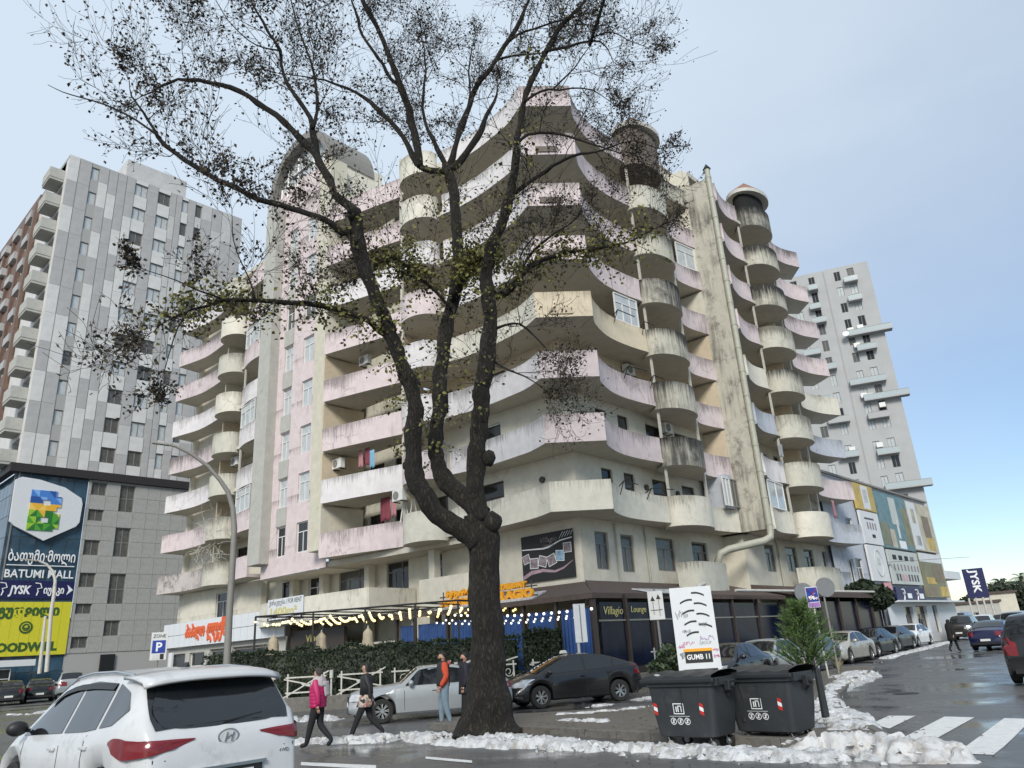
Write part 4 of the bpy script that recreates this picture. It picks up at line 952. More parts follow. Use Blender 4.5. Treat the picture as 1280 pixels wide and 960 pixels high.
# hedge
M['leaf_hedge'] = mat('leaf_hedge', (.012, .022, .008), .6, var=.5, scale=5); M['leaf_hedge_light'] = mat('leaf_hedge_light', (.028, .045, .014), .6, var=.4, scale=5)
def leaf_cloud(mb, sampler, n, size, mats=2, up=.3):
    V = []; F = []; 
    for i in range(n):
        p = Vector(sampler()); s = size * random.uniform(.6, 1.4)
        d = Vector((random.gauss(0, 1), random.gauss(0, 1), random.gauss(up, 1))).normalized(); w = d.cross(Vector((random.gauss(0, 1), random.gauss(0, 1), random.gauss(0, 1)))).normalized()
        a = p - d * s * .5; b = p + d * s * .5; c = w * s * .28
        mb.add([a, p + c, b, p - c], [(0, 1, 2, 3)], random.choice((0, 0, 1)) if mats == 2 else random.randrange(mats))
def hedge(Ha, Hb, z0, z1, dep, n, label):
    t = thing('hedge', label, 'hedge'); d = Hb - Ha; nr = Vector((-d.y, d.x)).normalized()
    mb = MB(); k = 26; P = []
    for i in range(k):
        p = Ha.lerp(Hb, .015 + .97 * i / (k - 1))
        for (o_, z) in ((-dep / 2 + .12, z0), (-dep / 2 + .1, z1 - .22), (-.2, z1 - .1), (.2, z1 - .1), (dep / 2 - .1, z1 - .22), (dep / 2 - .12, z0)):
            q = p + nr * (o_ + .06 * nz3(i * .7, o_, z)); P.append((q.x, q.y, z + .07 * nz3(i * .9, o_ * 3, 5)))
    mb.grid(P, k, 6, flip=True); mb.build('core', 'leaf_hedge', t, smooth=180)
    mb = MB()
    def smp():
        f = random.random(); p = Ha.lerp(Hb, f); r = random.random(); bump = .2 * nz3(f * 14, 1, 2) + .1 * nz3(f * 47, 4, 2)
        if r < .55: o_ = -dep / 2 + random.gauss(0, .05); z = random.uniform(z0, z1)
        elif r < .9: o_ = random.uniform(-dep / 2, dep / 2); z = z1 - .06 + bump + abs(random.gauss(0, .06))
        else: o_ = dep / 2; z = random.uniform(z0, z1)
        q = p + nr * (o_ - bump * .5); return (q.x, q.y, z)
    leaf_cloud(mb, smp, n, .1); stuff(mb.build('leaves', ['leaf_hedge', 'leaf_hedge_light'], t))
hedge(Vector((-12.7, 31.0)), Vector((-.3, 30.05)), .35, 2.08, 1.0, 17000, 'long dark clipped hedge on the low wall behind the white fence')
hedge(Vector((-.2, 30.0)), Vector((1.25, 29.8)), .35, 2.2, .9, 3600, 'short dark block of hedge right of the tree trunk beside the air unit')
# low wall and white fence panels
WA, WBq = Vector((-13.0, 30.0)), Vector((1.5, 29.05))
lw = MB(); lw.bar((*WA, .1), (*WBq, .1), .25, .64); o = lw.build('low_wall', 'kerb_stone', bevel=.02); tag(o, 'low grey concrete wall under the white fence and hedge', 'wall')
def fence_panel(x0, y0, x1, y1, z, label, style):
    t = thing('fence_panel', label, 'fence', (0, 0, 0), 0, 'white fence panels along the terrace')
    a, b = Vector((x0, y0, z)), Vector((x1, y1, z)); d = b - a; L_ = d.length
    P = lambda u, h: a + d * u + Vector((0, 0, h * .78))
    for u in (.04, .96): m = MB(); m.bar(P(u, -.15), P(u, .95), .055); m.build('upright', 'post_white', t)
    for h in (.1, .78): m = MB(); m.bar(P(-.02, h), P(1.02, h), .05); m.build('rail', 'post_white', t)
    if style == 'X':
        for (u0, h0, u1, h1) in ((-.08, -.12, 1.08, 1.0), (-.06, .72, .62, .42), (.4, .46, 1.05, .16)): m = MB(); m.bar(P(u0, h0), P(u1, h1), .045); m.build('diagonal', 'post_white', t)
    else:
        m = MB()
        for c, s in ((.2, 1), (.45, -1), (.7, 1), (.86, -1)):
            pts = [P(c + .09 * cos(q * .5) * (1 - q / 20), .45 + s * .22 * sin(q * .5) * (1 - q / 26)) for q in range(17)]; m.tube(pts, .017, 6)
        m.build('scroll', 'post_white', t); m = MB(); m.bar(P(.55, .8), P(1.05, 1.1), .05); m.build('diagonal', 'post_white', t)
M['post_white'].name = 'white_paint'
uu = (WBq - WA).normalized(); zf = .5
def fp(s, w, lab, st): p = WA + uu * s; q = p + uu * w; fence_panel(p.x, p.y, q.x, q.y, zf, lab, st)
fp(1.75, 1.65, 'white fence panel of crossed bars, leftmost behind the white car', 'X'); fp(3.85, 1.5, 'white fence panel of crossed bars left of the woman in the pink coat', 'X'); fp(5.9, 1.6, 'white fence panel of crossed bars behind the woman in the pink coat', 'X')
fp(7.9, 2.1, 'white scroll fence panel behind the woman in the floral skirt', 'S'); fp(10.6, 1.9, 'white scroll fence panel behind the silver saloon', 'S'); fp(13.1, 1.3, 'white fence panel of crossed bars right of the tree trunk', 'X')
for s in (5.6, 10.3):
    p = WA + uu * s; m = MB(); m.tube([(p.x, p.y - .1, .4), (p.x, p.y - .1, 1.02)], .035, 8); m.tube([(p.x, p.y - .1, 1.02), (p.x, p.y - .1, 1.3)], .07, 10)
    tag(m.build('garden_lamp', 'post_white'), 'short white garden lamp standing %s' % ('between the crossed fence panels' if s < 6 else 'above the windscreen of the silver saloon'), 'lamp')
p = Vector((4.5, 28.9)); q = Vector((6.6, 30.6)); fence_panel(p.x, p.y, q.x, q.y, .62, 'white scroll fence panel behind the tail of the black hatchback', 'S')
lw = MB(); lw.bar((3.3, 28.0, .15), (7.2, 31.2, .15), .25, .8); tag(lw.build('low_wall', 'kerb_stone', bevel=.02), 'short low concrete wall under the scroll fence by the dark glass', 'wall')
aircon((1.95, 28.7, .5), (1, -.1), 'white air conditioner standing on the wall beside the hedge end', 1.15)

# ================================================================ LEFT TOWER WITH THE MALL
LT0 = Vector((-42.6, 65.0)); LTu = Vector((.68, .733)); LTn = Vector((.733, -.68))
def PT(s, n=0.): q = LT0 + LTu * s + LTn * n; return (q.x, q.y)
tw = thing('tower_block', 'tall tower clad in light and dark grey panels above the mall on the left', 'tower block')
for k, c in (('panel_light', (.6, .592, .575)), ('panel_dark', (.4, .393, .385)), ('panel_mid', (.5, .492, .48))):
    M[k] = mat(k, c, .6, var=.13, scale=1.3, dirt=.15, dirtcol=tuple(v * .7 for v in c), dscale=2.)
M['podium_stone'] = mat('podium_stone', (.34, .335, .32), .7, var=.22, scale=1.6, dirt=.5, dirtcol=(.2, .2, .2), dscale=1.2, bump=.2, bscale=5)
M['band_black'] = mat('band_black', (.022, .018, .018), .6, var=.2)
M['glass_teal'] = mat('glass_teal', (.035, .075, .115), .06, var=.7, scale=.35)
M['joint'] = mat('joint', (.36, .355, .345), .9, var=0)
T0z, T1z, SW = 19.75, 52.6, 16.5
wins = []
for i in range(11):
    z = T0z + 1.0 + i * 2.985
    wins += [(-.15, .6, z, z + 1.5, 'V'), (4.25, 5.55, z, z + 1.5, 'I'), (6.7, 8.0, z, z + 1.5, 'I'), (9.35, 10.05, z, z + 1.6, 'V'), (10.9, 11.6, z, z + 1.6, 'V')]
mb = MB(); wall_open(mb, PT(-2.3), PT(SW), T0z, T1z, [(a + 2.3, b + 2.3, c, d) for a, b, c, d, _ in wins], .25)
o = mb.build('wall', 'joint', tw)
for i, (a, b, c, d, st) in enumerate(wins):
    q = PT((a + b) / 2, -.12); window(tw, (*q, c), (LTu.x, LTu.y, 0), b - a, d - c, 'frame_grey', random.choice(['glass_curtain', 'glass_light', 'glass_curtain', 'glass_light']) if st == 'I' else random.choice(['glass_light', 'glass_curtain', 'glass_light']), st)
# cladding panels: columns of light and dark slabs
cols = [(-2.3, -1.35), (-1.3, -.2), (.65, 1.5), (1.55, 2.4), (2.45, 3.3), (3.35, 4.2), (4.25, 5.55), (5.6, 6.65), (6.7, 8.0), (8.05, 8.65), (8.7, 9.3), (9.35, 10.05), (10.1, 10.85), (10.9, 11.6), (11.65, 12.8), (12.85, 14.0), (14.05, 15.2), (15.25, 16.5)]
PAN = {}
def clad(a, b, c, d, m):
    key = (round(b - a, 2), round(d - c, 2), m)
    if key not in PAN: x = MB(); x.box((0, 0, 0), (b - a - .02, .06, d - c - .02)); PAN[key] = x.mesh('panel', m)
    o = link('panel', PAN[key], tw); q = PT((a + b) / 2, .03); o.location = (*q, (c + d) / 2); o.rotation_euler = (0, 0, atan2(LTu.y, LTu.x))
r2 = random.Random(3)
for ci, (a, b) in enumerate(cols):
    w = [x for x in wins if x[0] < b - .01 and x[1] > a + .01]
    if w:
        full = ci in (6, 8)
        prev = T0z
        for x in w + [None]:
            top = x[2] if x else T1z
            clad(a, b, prev, top, 'panel_light' if ci in (6, 8, 11) else r2.choice(['panel_light', 'panel_mid']))
            prev = x[3] if x else None
    elif (a, b) == cols[1]:
        for i in range(11): clad(a, b, T0z + i * 2.985, T0z + (i + 1) * 2.985, r2.choice(['panel_dark', 'panel_light', 'panel_dark']))
    else:
        z = T0z; off = (ci % 3) * .99; k = ci % 2
        while z < T1z - .1:
            h = 2.985 if z > T0z else 2.985 - off
            h = min(h * (1 if ci < 14 else 1), T1z - z)
            if h < .3: h = T1z - z
            m = ('panel_dark' if (k + (r2.random() < .18)) % 2 else 'panel_light') if ci < 7 else r2.choice(['panel_dark', 'panel_dark', 'panel_mid'])
            clad(a, b, z, min(T1z, z + h), m); z += h; k += 1
# bits between narrow windows and neighbours
mb = MB(); mb.prism([PT(-2.3, -.02), PT(SW, -.02), PT(SW, -18), PT(-2.3, -18)], T1z - .4, T1z); mb.build('roof', 'panel_mid', tw)
mb = MB(); mb.prism([PT(3.6, -1.5), PT(10.2, -1.5), PT(10.2, -8), PT(3.6, -8)], T1z, T1z + 3.2); mb.build('roof_house', 'panel_mid', tw)
mb = MB(); mb.prism([PT(SW, 0), PT(SW, -18), PT(SW - .3, -18), PT(SW - .3, -.3)], T0z, T1z); mb.build('side_wall', 'panel_mid', tw)
# left side face: balconies near the corner, then the brown grid facade
def PS(t, n=0.): q = LT0 + LTu * (-2.3 - n) - LTn * t; return (q.x, q.y)
mb = MB(); wall_open(mb, PS(42, 0), PS(0, 0), T0z - .2, T1z, [(42 - 3.4, 42 - .9, T0z + .4 + i * 2.985, T0z + 2.6 + i * 2.985) for i in range(11)], 1.2); mb.build('side_wall', 'panel_light', tw)
M['brown_panel'] = mat('brown_panel', (.16, .1, .075), .6, var=.25, scale=2)
for i in range(11):
    z = T0z + .3 + i * 2.985
    for t0, t1, nn in ((.9, 3.4, 1.3),):
        mb = MB(); mb.prism([PS(t0, .02), PS(t1, .02), PS(t1, nn), PS(t0, nn)], z - .25, z); mb.build('balcony_slab', 'pilaster_grey', tw)
        mb = MB(); q0, q1, q2, q3 = PS(t0, .02), PS(t0, nn), PS(t1, nn), PS(t1, .02)
        for a, b in ((q0, q1), (q1, q2), (q2, q3)): mb.bar((*a, z + .55), (*b, z + .55), .1, 1.1)
        mb.build('balcony_front', 'pilaster_grey', tw)
    q = PS(2.1, -.9); window(tw, (*q, T0z + .42 + i * 2.985), (-LTn.x * -1, -LTn.y * -1, 0), 2.3, 2.1, 'frame_white', 'glass_dark', 'T')
    mb = MB(); mb.bar((*PS(9, .12), z + 1.7), (*PS(41, .12), z + 1.7), .2, 1.35); mb.build('spandrel_panel', 'brown_panel', tw)
    for t in range(10, 41, 5):
        mb = MB(); mb.prism([PS(t, .02), PS(t + 2.2, .02), PS(t + 2.2, .6), PS(t, .6)], z - .15, z + .75); mb.build('balcony', 'panel_dark', tw)
for t in range(9, 42, 4):
    mb = MB(); mb.prism([PS(t, .02), PS(t + .6, .02), PS(t + .6, .5), PS(t, .5)], T0z, T1z - 1.5); mb.build('pier', 'brown_panel', tw)
# podium
mall = thing('mall_podium', 'grey stone mall podium with dark windows and a blue glass corner below the grey tower', 'mall')
pw = [(3.9, 5.2, 17.6, 18.85, 'I'), (3.9, 5.2, 15.2, 16.3, 'I'), (3.9, 5.2, 12.05, 13.45, 'I'), (3.85, 5.2, 9.2, 10.5, 'I'), (3.85, 5.2, 6.9, 7.85, 'I'), (3.85, 5.2, 4.0, 5.0, 'I'),
      (6.45, 7.8, 16.2, 18.8, 'X'), (6.45, 7.8, 12.0, 14.7, 'X'), (6.45, 7.85, 7.7, 10.45, 'X'), (6.4, 7.75, 4.95, 6.3, 'I')]
mb = MB(); wall_open(mb, PT(3.6, -.05), PT(22, -.05), 0, 19.0, [(a - 3.6, b - 3.6, c, d) for a, b, c, d, _ in pw], .3); mb.build('wall', 'joint', mall)
for a, b, c, d, st in pw: q = PT((a + b) / 2, -.2); window(mall, (*q, c), (LTu.x, LTu.y, 0), b - a, d - c, 'frame_grey', 'glass_curtain', st)
SL = {}
def slab(a, b, c, d):
    key = (round(b - a, 2), round(d - c, 2))
    if key not in SL: x = MB(); x.box((0, 0, 0), (b - a - .025, .05, d - c - .025)); SL[key] = x.mesh('stone_panel', 'podium_stone')
    o = link('stone_panel', SL[key], mall); q = PT((a + b) / 2, random.uniform(-.02, -.012)); o.location = (*q, (c + d) / 2); o.rotation_euler = (0, 0, atan2(LTu.y, LTu.x))
ss = [3.6, 3.87, 5.2, 6.42, 7.8, 9.0, 10.2, 11.4, 12.6, 13.8, 15.0, 16.2]
zz = [3.6, 4.97, 6.3, 7.78, 9.18, 10.47, 12.02, 13.42, 14.72, 16.25, 17.6, 18.98]
for a, b in zip(ss[:-1], ss[1:]):
    for c, d in zip(zz[:-1], zz[1:]):
        hit = [w for w in pw if w[0] < b - .1 and w[1] > a + .1 and w[2] < d - .08 and w[3] > c + .08]
        if not hit: slab(a, b, c, d)
        else:
            w = hit[0]
            if w[2] > c + .15: slab(a, b, c, w[2])
            if w[3] < d - .15: slab(a, b, w[3], d)
mb = MB(); mb.bar((*PT(3.5, -.3), 1.8), (*PT(22, -.3), 1.8), .4, 3.5); mb.build('ground_wall', 'podium_stone', mall)
mb = MB(); mb.bar((*PT(6.4, .0), 2.0), (*PT(7.6, .0), 2.0), .3, 2.8); mb.build('doorway', 'glass_dark', mall)
mb = MB(); mb.prism([PT(-2.6, .35), PT(22, .3), PT(22, -1), PT(-2.6, -1)], 19.0, 19.75); mb.build('band', 'band_black', mall)
mb = MB(); mb.bar((*PS(-.3, .3), 19.37), (*PS(42, .3), 19.37), .6, .75); mb.build('band', 'band_black', mall)
# blue curtain wall corner, pane by pane
GP_ = {}
for i in range(5):
    for j in range(10):
        a, b = -2.35 + i * 1.19, -2.35 + (i + 1) * 1.19; c, d = .4 + j * 1.86, .4 + (j + 1) * 1.86
        if 'g' not in GP_: x = MB(); x.box((0, 0, 0), (1.14, .04, 1.81)); GP_['g'] = x.mesh('glass_pane', 'glass_teal')
        o = link('glass_pane', GP_['g'], mall); q = PT((a + b) / 2, -.12); o.location = (*q, (c + d) / 2); o.rotation_euler = (random.uniform(-.01, .01), 0, atan2(LTu.y, LTu.x) + random.uniform(-.012, .012))
mb = MB(); mb.bar((*PT(-2.35, -.22), 9.5), (*PT(3.6, -.22), 9.5), .1, 19); mb.build('glass_frame', 'frame_grey', mall)
for i in range(9):
    for j in range(10):
        o = link('glass_pane', GP_['g'], mall); q = PS(.7 + i * 1.19, -.1); o.location = (*q, .4 + (j + .5) * 1.86); o.rotation_euler = (0, 0, atan2(LTn.y, LTn.x) + random.uniform(-.015, .015))
mb = MB(); mb.bar((*PS(0, -.25), 9.5), (*PS(42, -.25), 9.5), .1, 19); mb.build('side_wall', 'frame_grey', mall)
mb = MB(); mb.box((*PT(-2.2, 1.2), 3.0), (6.4, .3, .5), atan2(LTu.y, LTu.x)); mb.build('canopy', 'fascia_white', mall); q = PT(-2.6, 1.0)
window(mall, (*PT(-2.9, .95), .2), (LTu.x, LTu.y, 0), 4.6, 2.4, 'frame_white', 'glass_dark', 'C')
# signs on the mall
FT = lambda s, z, n=.06: frame_mtx((*PT(s, n), z), (LTu.x, LTu.y, 0))
M['sign_navy'] = mat('sign_navy', (.01, .012, .075), .45, var=.05); M['sign_yellow'] = mat('sign_yellow', (.6, .56, .03), .5, var=.06); M['sign_green'] = mat('sign_green', (.035, .1, .02), .5, var=.1)
for k, c in (('tri_blue_dark', (.02, .08, .3)), ('tri_blue', (.06, .2, .55)), ('tri_blue_light', (.2, .4, .75)), ('tri_gold', (.75, .42, .04)), ('tri_amber', (.8, .55, .12)), ('tri_green_dark', (.02, .16, .03)), ('tri_green', (.08, .32, .03)), ('tri_lime', (.3, .5, .04))): M[k] = mat(k, c, .4, var=.03)
sb = thing('shield_sign', 'big white shield sign with a faceted blue, gold and green letter B', 'shop sign')
P_ = [(-2.35, 18.25), (-1.9, 18.55), (-.5, 18.45), (1.6, 17.95), (3.05, 17.1), (3.2, 16.6), (3.15, 14.9), (2.9, 14.5), (.5, 13.1), (-1.9, 14.25), (-2.3, 14.6)]
mb = MB(); n = len(P_); mb.add([(*PT(s, .32), z) for s, z in P_] + [(*PT(s, .02), z) for s, z in P_], [tuple(range(n))[::-1]] + [((i + 1) % n, i, i + n, (i + 1) % n + n) for i in range(n)]); mb.build('board', 'fascia_white', sb)
# the letter: outline rows of triangles
x0, z0, w_, h_ = -1.0, 13.95, 2.55, 3.55
ma = ['tri_blue_dark', 'tri_blue', 'tri_blue_light', 'tri_gold', 'tri_amber', 'tri_green_dark', 'tri_green', 'tri_lime']
def bpt(u, v): return (*PT(x0 + u * w_, .36), z0 + v * h_)
mb = MB(); rows = 6; colsB = 4
def inB(u, v):
    if not 0 <= v <= 1: return False
    hole = (.36 < u < .64) and (.2 < v < .34 or .64 < v < .76)
    rgt = 1 - .16 * (abs(v - .25) > .17) * (v < .5) - .05 - .16 * (v > .86) - .1 * (.46 < v < .6)
    return 0 <= u <= rgt and not hole
NU, NV = 24, 30
rb = random.Random(5)
cell = {}
for i in range(NU):
    for j in range(NV):
        u, v = (i + .5) / NU, (j + .5) / NV
        if not inB(u, v): continue
        ci, cj = int(u * 4), int(v * 6); fu, fv = u * 4 - ci, v * 6 - cj
        tri = (0 if fu + fv < 1 else 1) if (ci + cj) % 2 else (0 if fu > fv else 1)
        key = (ci, cj, tri)
        if key not in cell: cell[key] = rb.choice([5, 6, 7] if v < .36 else [3, 4, 4, 6] if v < .45 else [3, 4, 3] if v < .68 else [0, 1, 2, 1])
        a, b, c, d = bpt(i / NU, j / NV), bpt((i + 1) / NU, j / NV), bpt((i + 1) / NU, (j + 1) / NV), bpt(i / NU, (j + 1) / NV)
        mb.add([a, b, c, d], [(0, 1, 2, 3)], cell[key])
q = mb.build('letter', ma, sb); s = q.modifiers.new('thick', 'SOLIDIFY'); s.thickness = .08; s.offset = 0
ml = thing('mall_lettering', 'white mall name in Georgian and Latin letters on the blue glass below the shield', 'lettering')
text('ბათუმი·მოლი', 1.25, 'print_white', ml, FT(.7, 11.35, .06), bold=.02, width=5.2); text('BATUMI MALL', .95, 'print_white', ml, FT(.65, 9.95, .06), bold=.015, width=5.3)
mb = MB(); mb.bar((*PT(-1.95, .05), 10.98), (*PT(3.3, .05), 10.98), .04, .07); mb.build('line', 'print_white', ml)
jy = thing('shop_banner', 'dark blue banner with white lettering and an arrow above the yellow sign', 'banner')
mb = MB(); mb.bar((*PT(-2.4, .0), 8.95), (*PT(3.5, .0), 8.95), .08, 1.5); mb.build('board', 'sign_navy', jy)
text('JYSK', .95, 'print_white', jy, FT(-.65, 8.6, .06), bold=.035, shear=.15, width=1.65); text('იუსკი', .8, 'print_white', jy, FT(1.95, 8.65, .06), bold=.03, width=1.6)
mb = MB(); mb.add([(*PT(2.95, .065), 9.4), (*PT(3.45, .065), 8.95), (*PT(2.95, .065), 8.5), (*PT(3.1, .065), 8.95)], [(0, 3, 1), (3, 2, 1)])
for s in (-1.95, .65): mb.tube([(*PT(s, .07), 8.45), (*PT(s + .1, .07), 8.8), (*PT(s, .07), 9.0), (*PT(s + .35, .07), 9.1), (*PT(s + .2, .07), 9.45), (*PT(s - .2, .07), 9.5)], .05, 5)
mb.build('mark', 'print_white', jy)
gw = thing('yellow_sign', 'large yellow shop sign with green Georgian and Latin lettering on the mall corner', 'shop sign')
for i in range(8):
    a, b = -2.4 + i * .74, -2.4 + (i + 1) * .74 - .015; m2 = MB(); m2.bar((*PT(a, .06), 5.75), (*PT(b, .06), 5.75), .1, 4.35); m2.build('panel', 'sign_yellow', gw)
text('გუდვილი', 1.05, 'sign_green', gw, FT(.3, 6.85, .13), bold=.06, width=4.6); text('GOODWILL', .95, 'sign_green', gw, FT(.15, 3.95, .13), bold=.05, width=5.2)
mb = MB(); mb.disc((*PT(.2, .14), 5.85), (LTn.x, LTn.y, 0), .5, .04, 24); mb.disc((*PT(.2, .17), 5.85), (LTn.x, LTn.y, 0), .36, .03, 24, 1); mb.disc((*PT(.2, .19), 5.85), (LTn.x, LTn.y, 0), .3, .03, 24); mb.build('emblem', ['sign_green', 'sign_yellow'], gw); text('g', .55, 'sign_yellow', gw, FT(.2, 5.72, .215), bold=.02)

# ================================================================ RIGHT TOWER
RT0 = Vector((61.3, 112.4)); RTu = Vector((.93, -.3676)); RTn = Vector((-.3676, -.93))      # s runs to the left
def PQ(s, n=0.): q = RT0 - RTu * s + RTn * n; return (q.x, q.y)
rt = thing('tower_block', 'pale grey tower with small glass balconies rising behind the right wing', 'tower block')
M['render_grey'] = mat('render_grey', (.4, .405, .405), .85, var=.08, scale=.4, dirt=.3, dirtcol=(.34, .345, .35), dscale=.3); M['balcony_glass'] = mat('balcony_glass', (.4, .45, .46), .15, var=.1)
RW = []
for i, z in enumerate([57.4, 54.5, 51.5, 48.5, 45.5, 42.5, 39.3, 36.3, 33.6, 31.0, 27.4, 24.6, 21.8, 18.5, 15.5]):
    wide = i in (5, 8, 11) 
    RW.append((4.5, 5.5, z, z + 1.7, 'I')); RW.append((2.3, 3.4, z, z + 1.9, 'I'))
    RW.append((8.6, 9.6, z - .2, z + 1.7, 'I')); RW.append((11.5, 12.6, z - .2, z + 1.7, 'I'))
mb = MB(); RL = 15.5
wall_open(mb, PQ(RL), PQ(0), 0, 59.9, [(RL - b, RL - a, c, d) for a, b, c, d, _ in RW], .2); mb.build('wall', 'render_grey', rt)
for a, b, c, d, st in RW: q = PQ((a + b) / 2, -.12); window(rt, (*q, c), (RTu.x, RTu.y, 0), b - a, d - c, 'frame_grey', random.choice(['glass_dark', 'glass_light', 'glass_curtain', 'glass_light']), st)
mb = MB(); mb.prism([PQ(0, 0), PQ(0, -14), PQ(RL, -14), PQ(RL, -.3), PQ(.3, -.3)], 0, 59.9); mb.build('side_wall', 'render_grey', rt)
mb = MB(); mb.prism([PQ(6.95, .02), PQ(7.1, .02), PQ(7.1, .08), PQ(6.95, .08)], 0, 59.6); mb.build('seam', 'joint', rt)
for (s0, s1, z, rails) in ((2.1, 4.2, 56.6, 1), (2.1, 4.2, 53.1, 1), (-1.15, 5.6, 47.0, 1), (1.7, 4.6, 44.2, 1), (1.5, 6.8, 38.6, 1), (-1.25, 5.3, 35.7, 1), (2.3, 5.3, 32.7, 2), (2.1, 5.2, 26.8, 1), (-1.25, 5.2, 21.3, 1), (8.4, 9.9, 56.5, 1), (8.6, 10.3, 53, 1), (8.2, 10.4, 50.4, 1), (10.1, 12.8, 45.0, 1), (8.2, 10.2, 42.0, 1), (10.0, 12.8, 36.6, 1), (8.0, 11.2, 32.9, 2), (7.8, 10.7, 27.1, 1), (8, 11, 22, 1)):
    b = MB(); b.prism([PQ(s0, -.3), PQ(s1, -.3), PQ(s1, 1.15), PQ(s0, 1.15)], z - .16, z); o = b.build('balcony', 'render_grey', rt)
    g = MB(); m = 'balcony_glass' if rails == 1 else 'render_grey'
    for p, q in ((PQ(s0, .05), PQ(s0, 1.1)), (PQ(s0, 1.1), PQ(s1, 1.1)), (PQ(s1, 1.1), PQ(s1, .05))): g.bar((*p, z + .42), (*q, z + .42), .03, .8)
    g.build('railing', m, o); g = MB(); g.bar((*PQ(s0, 1.12), z + .85), (*PQ(s1, 1.12), z + .85), .04); g.build('rail', 'frame_grey', o)
mb = MB()
for s, z in ((4.9, 48), (3.4, 48.2), (4.5, 45.2), (5.2, 36.6), (4.3, 36.4), (8.6, 28.2), (10.2, 28.2), (4.6, 28.3), (2.9, 34.6)): 
    m2 = MB(); q = PQ(s, .55); m2.box((q[0], q[1], z), (.9, .45, .75), atan2(RTu.y, RTu.x)); m2.build('air_unit', 'frame_white', rt)
mb = MB(); q = PQ(5.8, 1.2); mb.disc((q[0], q[1], 47.3), (RTn.x, RTn.y, .3), .5, .08, 16); mb.build('satellite_dish', 'frame_white', rt)

# ================================================================ BUILDING WITH ADVERTISING SCREENS
AD0 = Vector((25., 56.)); ADu = Vector((.68, .733)); ADn = Vector((.733, -.68))
def PA(s, n=0.): q = AD0 + ADu * s + ADn * n; return (q.x, q.y)
ab = thing('commercial_building', 'low commercial building covered in advertising hoardings beyond the apartment block', 'building')
gw1 = [(-3.4, -2.4, 4.4, 6.2, 'I'), (-2.3, -.9, 7.6, 9.2, 'T'), (-2.0, -.6, 4.3, 6.3, 'T'), (-.9, .1, 1.9, 3.6, 'T')]
mb = MB(); wall_open(mb, PA(-6), PA(18.5), 0, 12.1, [(a + 6, b + 6, c, d) for a, b, c, d, _ in gw1], .25); mb.build('wall', 'bluish_plaster', ab)
for a, b, c, d, st in gw1: q = PA((a + b) / 2, -.15); window(ab, (*q, c), (ADu.x, ADu.y, 0), b - a, d - c, 'frame_white', 'glass_dark', st)
mb = MB(); mb.prism([PA(-6, -.3), PA(18.5, -.3), PA(18.5, 0), PA(18.5, -14), PA(-6, -14)], 0, 12.0); mb.build('body', 'bluish_plaster', ab)
mb = MB(); mb.bar((*PA(-7, .1), 12.2), (*PA(18.7, .1), 12.2), .25, .15); mb.build('cornice', 'frame_grey', ab)
mb = MB(); mb.bar((*PA(4.15, .4), 6.2), (*PA(4.15, .4), 6.2 + .01), .2, 12.2); mb.build('mast', 'frame_brown', ab)
FA = lambda s, z, n=.33: frame_mtx((*PA(s, n), z), (ADu.x, ADu.y, 0))
for k, c in (('ad_white', (.66, .67, .68)), ('ad_gold', (.5, .36, .1)), ('ad_teal', (.13, .22, .24)), ('ad_olive', (.2, .19, .11)), ('ad_sand', (.48, .43, .32)), ('ad_pink', (.6, .3, .32)), ('ad_pale', (.5, .53, .5)), ('ad_brown', (.2, .15, .1))): M[k] = mat(k, c, .5, var=.35 if k in ('ad_teal', 'ad_olive', 'ad_sand', 'ad_brown', 'ad_gold') else .05, scale=1.1)
def hoarding(s0, s1, z0, z1, m, label, items=()):
    t = thing('hoarding', label, 'hoarding', group='advertising hoardings on the commercial building')
    b = MB(); b.bar((*PA(s0, .22), (z0 + z1) / 2), (*PA(s1, .22), (z0 + z1) / 2), .16, z1 - z0); b.build('board', m, t)
    for (a, b_, c, d, mm) in items:
        x = MB(); x.bar((*PA(s0 + (s1 - s0) * a, .31), z0 + (z1 - z0) * (c + d) / 2), (*PA(s0 + (s1 - s0) * b_, .31), z0 + (z1 - z0) * (c + d) / 2), .012, (z1 - z0) * (d - c)); x.build('print', mm, t)
    return t
hoarding(-.05, 4.0, 10.0, 12.0, 'ad_gold', 'gold hoarding with a white figure at the top left of the commercial building', ((.35, .7, .05, .95, 'ad_white'), (.42, .62, .3, .8, 'photo_grey')))
t = hoarding(.05, 3.95, 7.45, 9.9, 'ad_white', 'white hoarding with a row of small dark bottles above the round logo board', [(.28 + .14 * i, .34 + .14 * i, .45, .66, 'photo_grey') for i in range(4)] + [(.45, .62, .2, .3, 'print_black'), (.2, .7, .75, .8, 'grey_letter')])
t = hoarding(.05, 3.7, 4.75, 7.35, 'ad_white', 'white hoarding with a pale round logo beside the dark tree')
mb = MB(); c = PA(1.9, .32)
for k in range(28): a = 2 * pi * k / 28; b = 2 * pi * (k + 1) / 28; mb.bar((*PA(1.9 + cos(a) * .75, .32), 6.05 + sin(a) * .95), (*PA(1.9 + cos(b) * .75, .32), 6.05 + sin(b) * .95), .05)
mb.box((c[0], c[1], 6.2), (.6, .02, .5), atan2(ADu.y, ADu.x)); mb.build('logo', 'ad_pale', t)
hoarding(2.2, 3.6, 3.75, 4.65, 'ad_pink', 'small pink hoarding under the round logo board')
hoarding(4.3, 11.65, 7.35, 11.8, 'ad_teal', 'large teal photographic hoarding with a pale bird above street scenes', ((.4, .62, .45, .95, 'ad_pale'), (.0, .2, .05, .45, 'ad_olive'), (.25, .4, .02, .35, 'ad_sand'), (.48, .7, .02, .16, 'print_white'), (.78, .98, .1, .8, 'ad_olive'), (.52, .58, .2, .55, 'ad_white')))
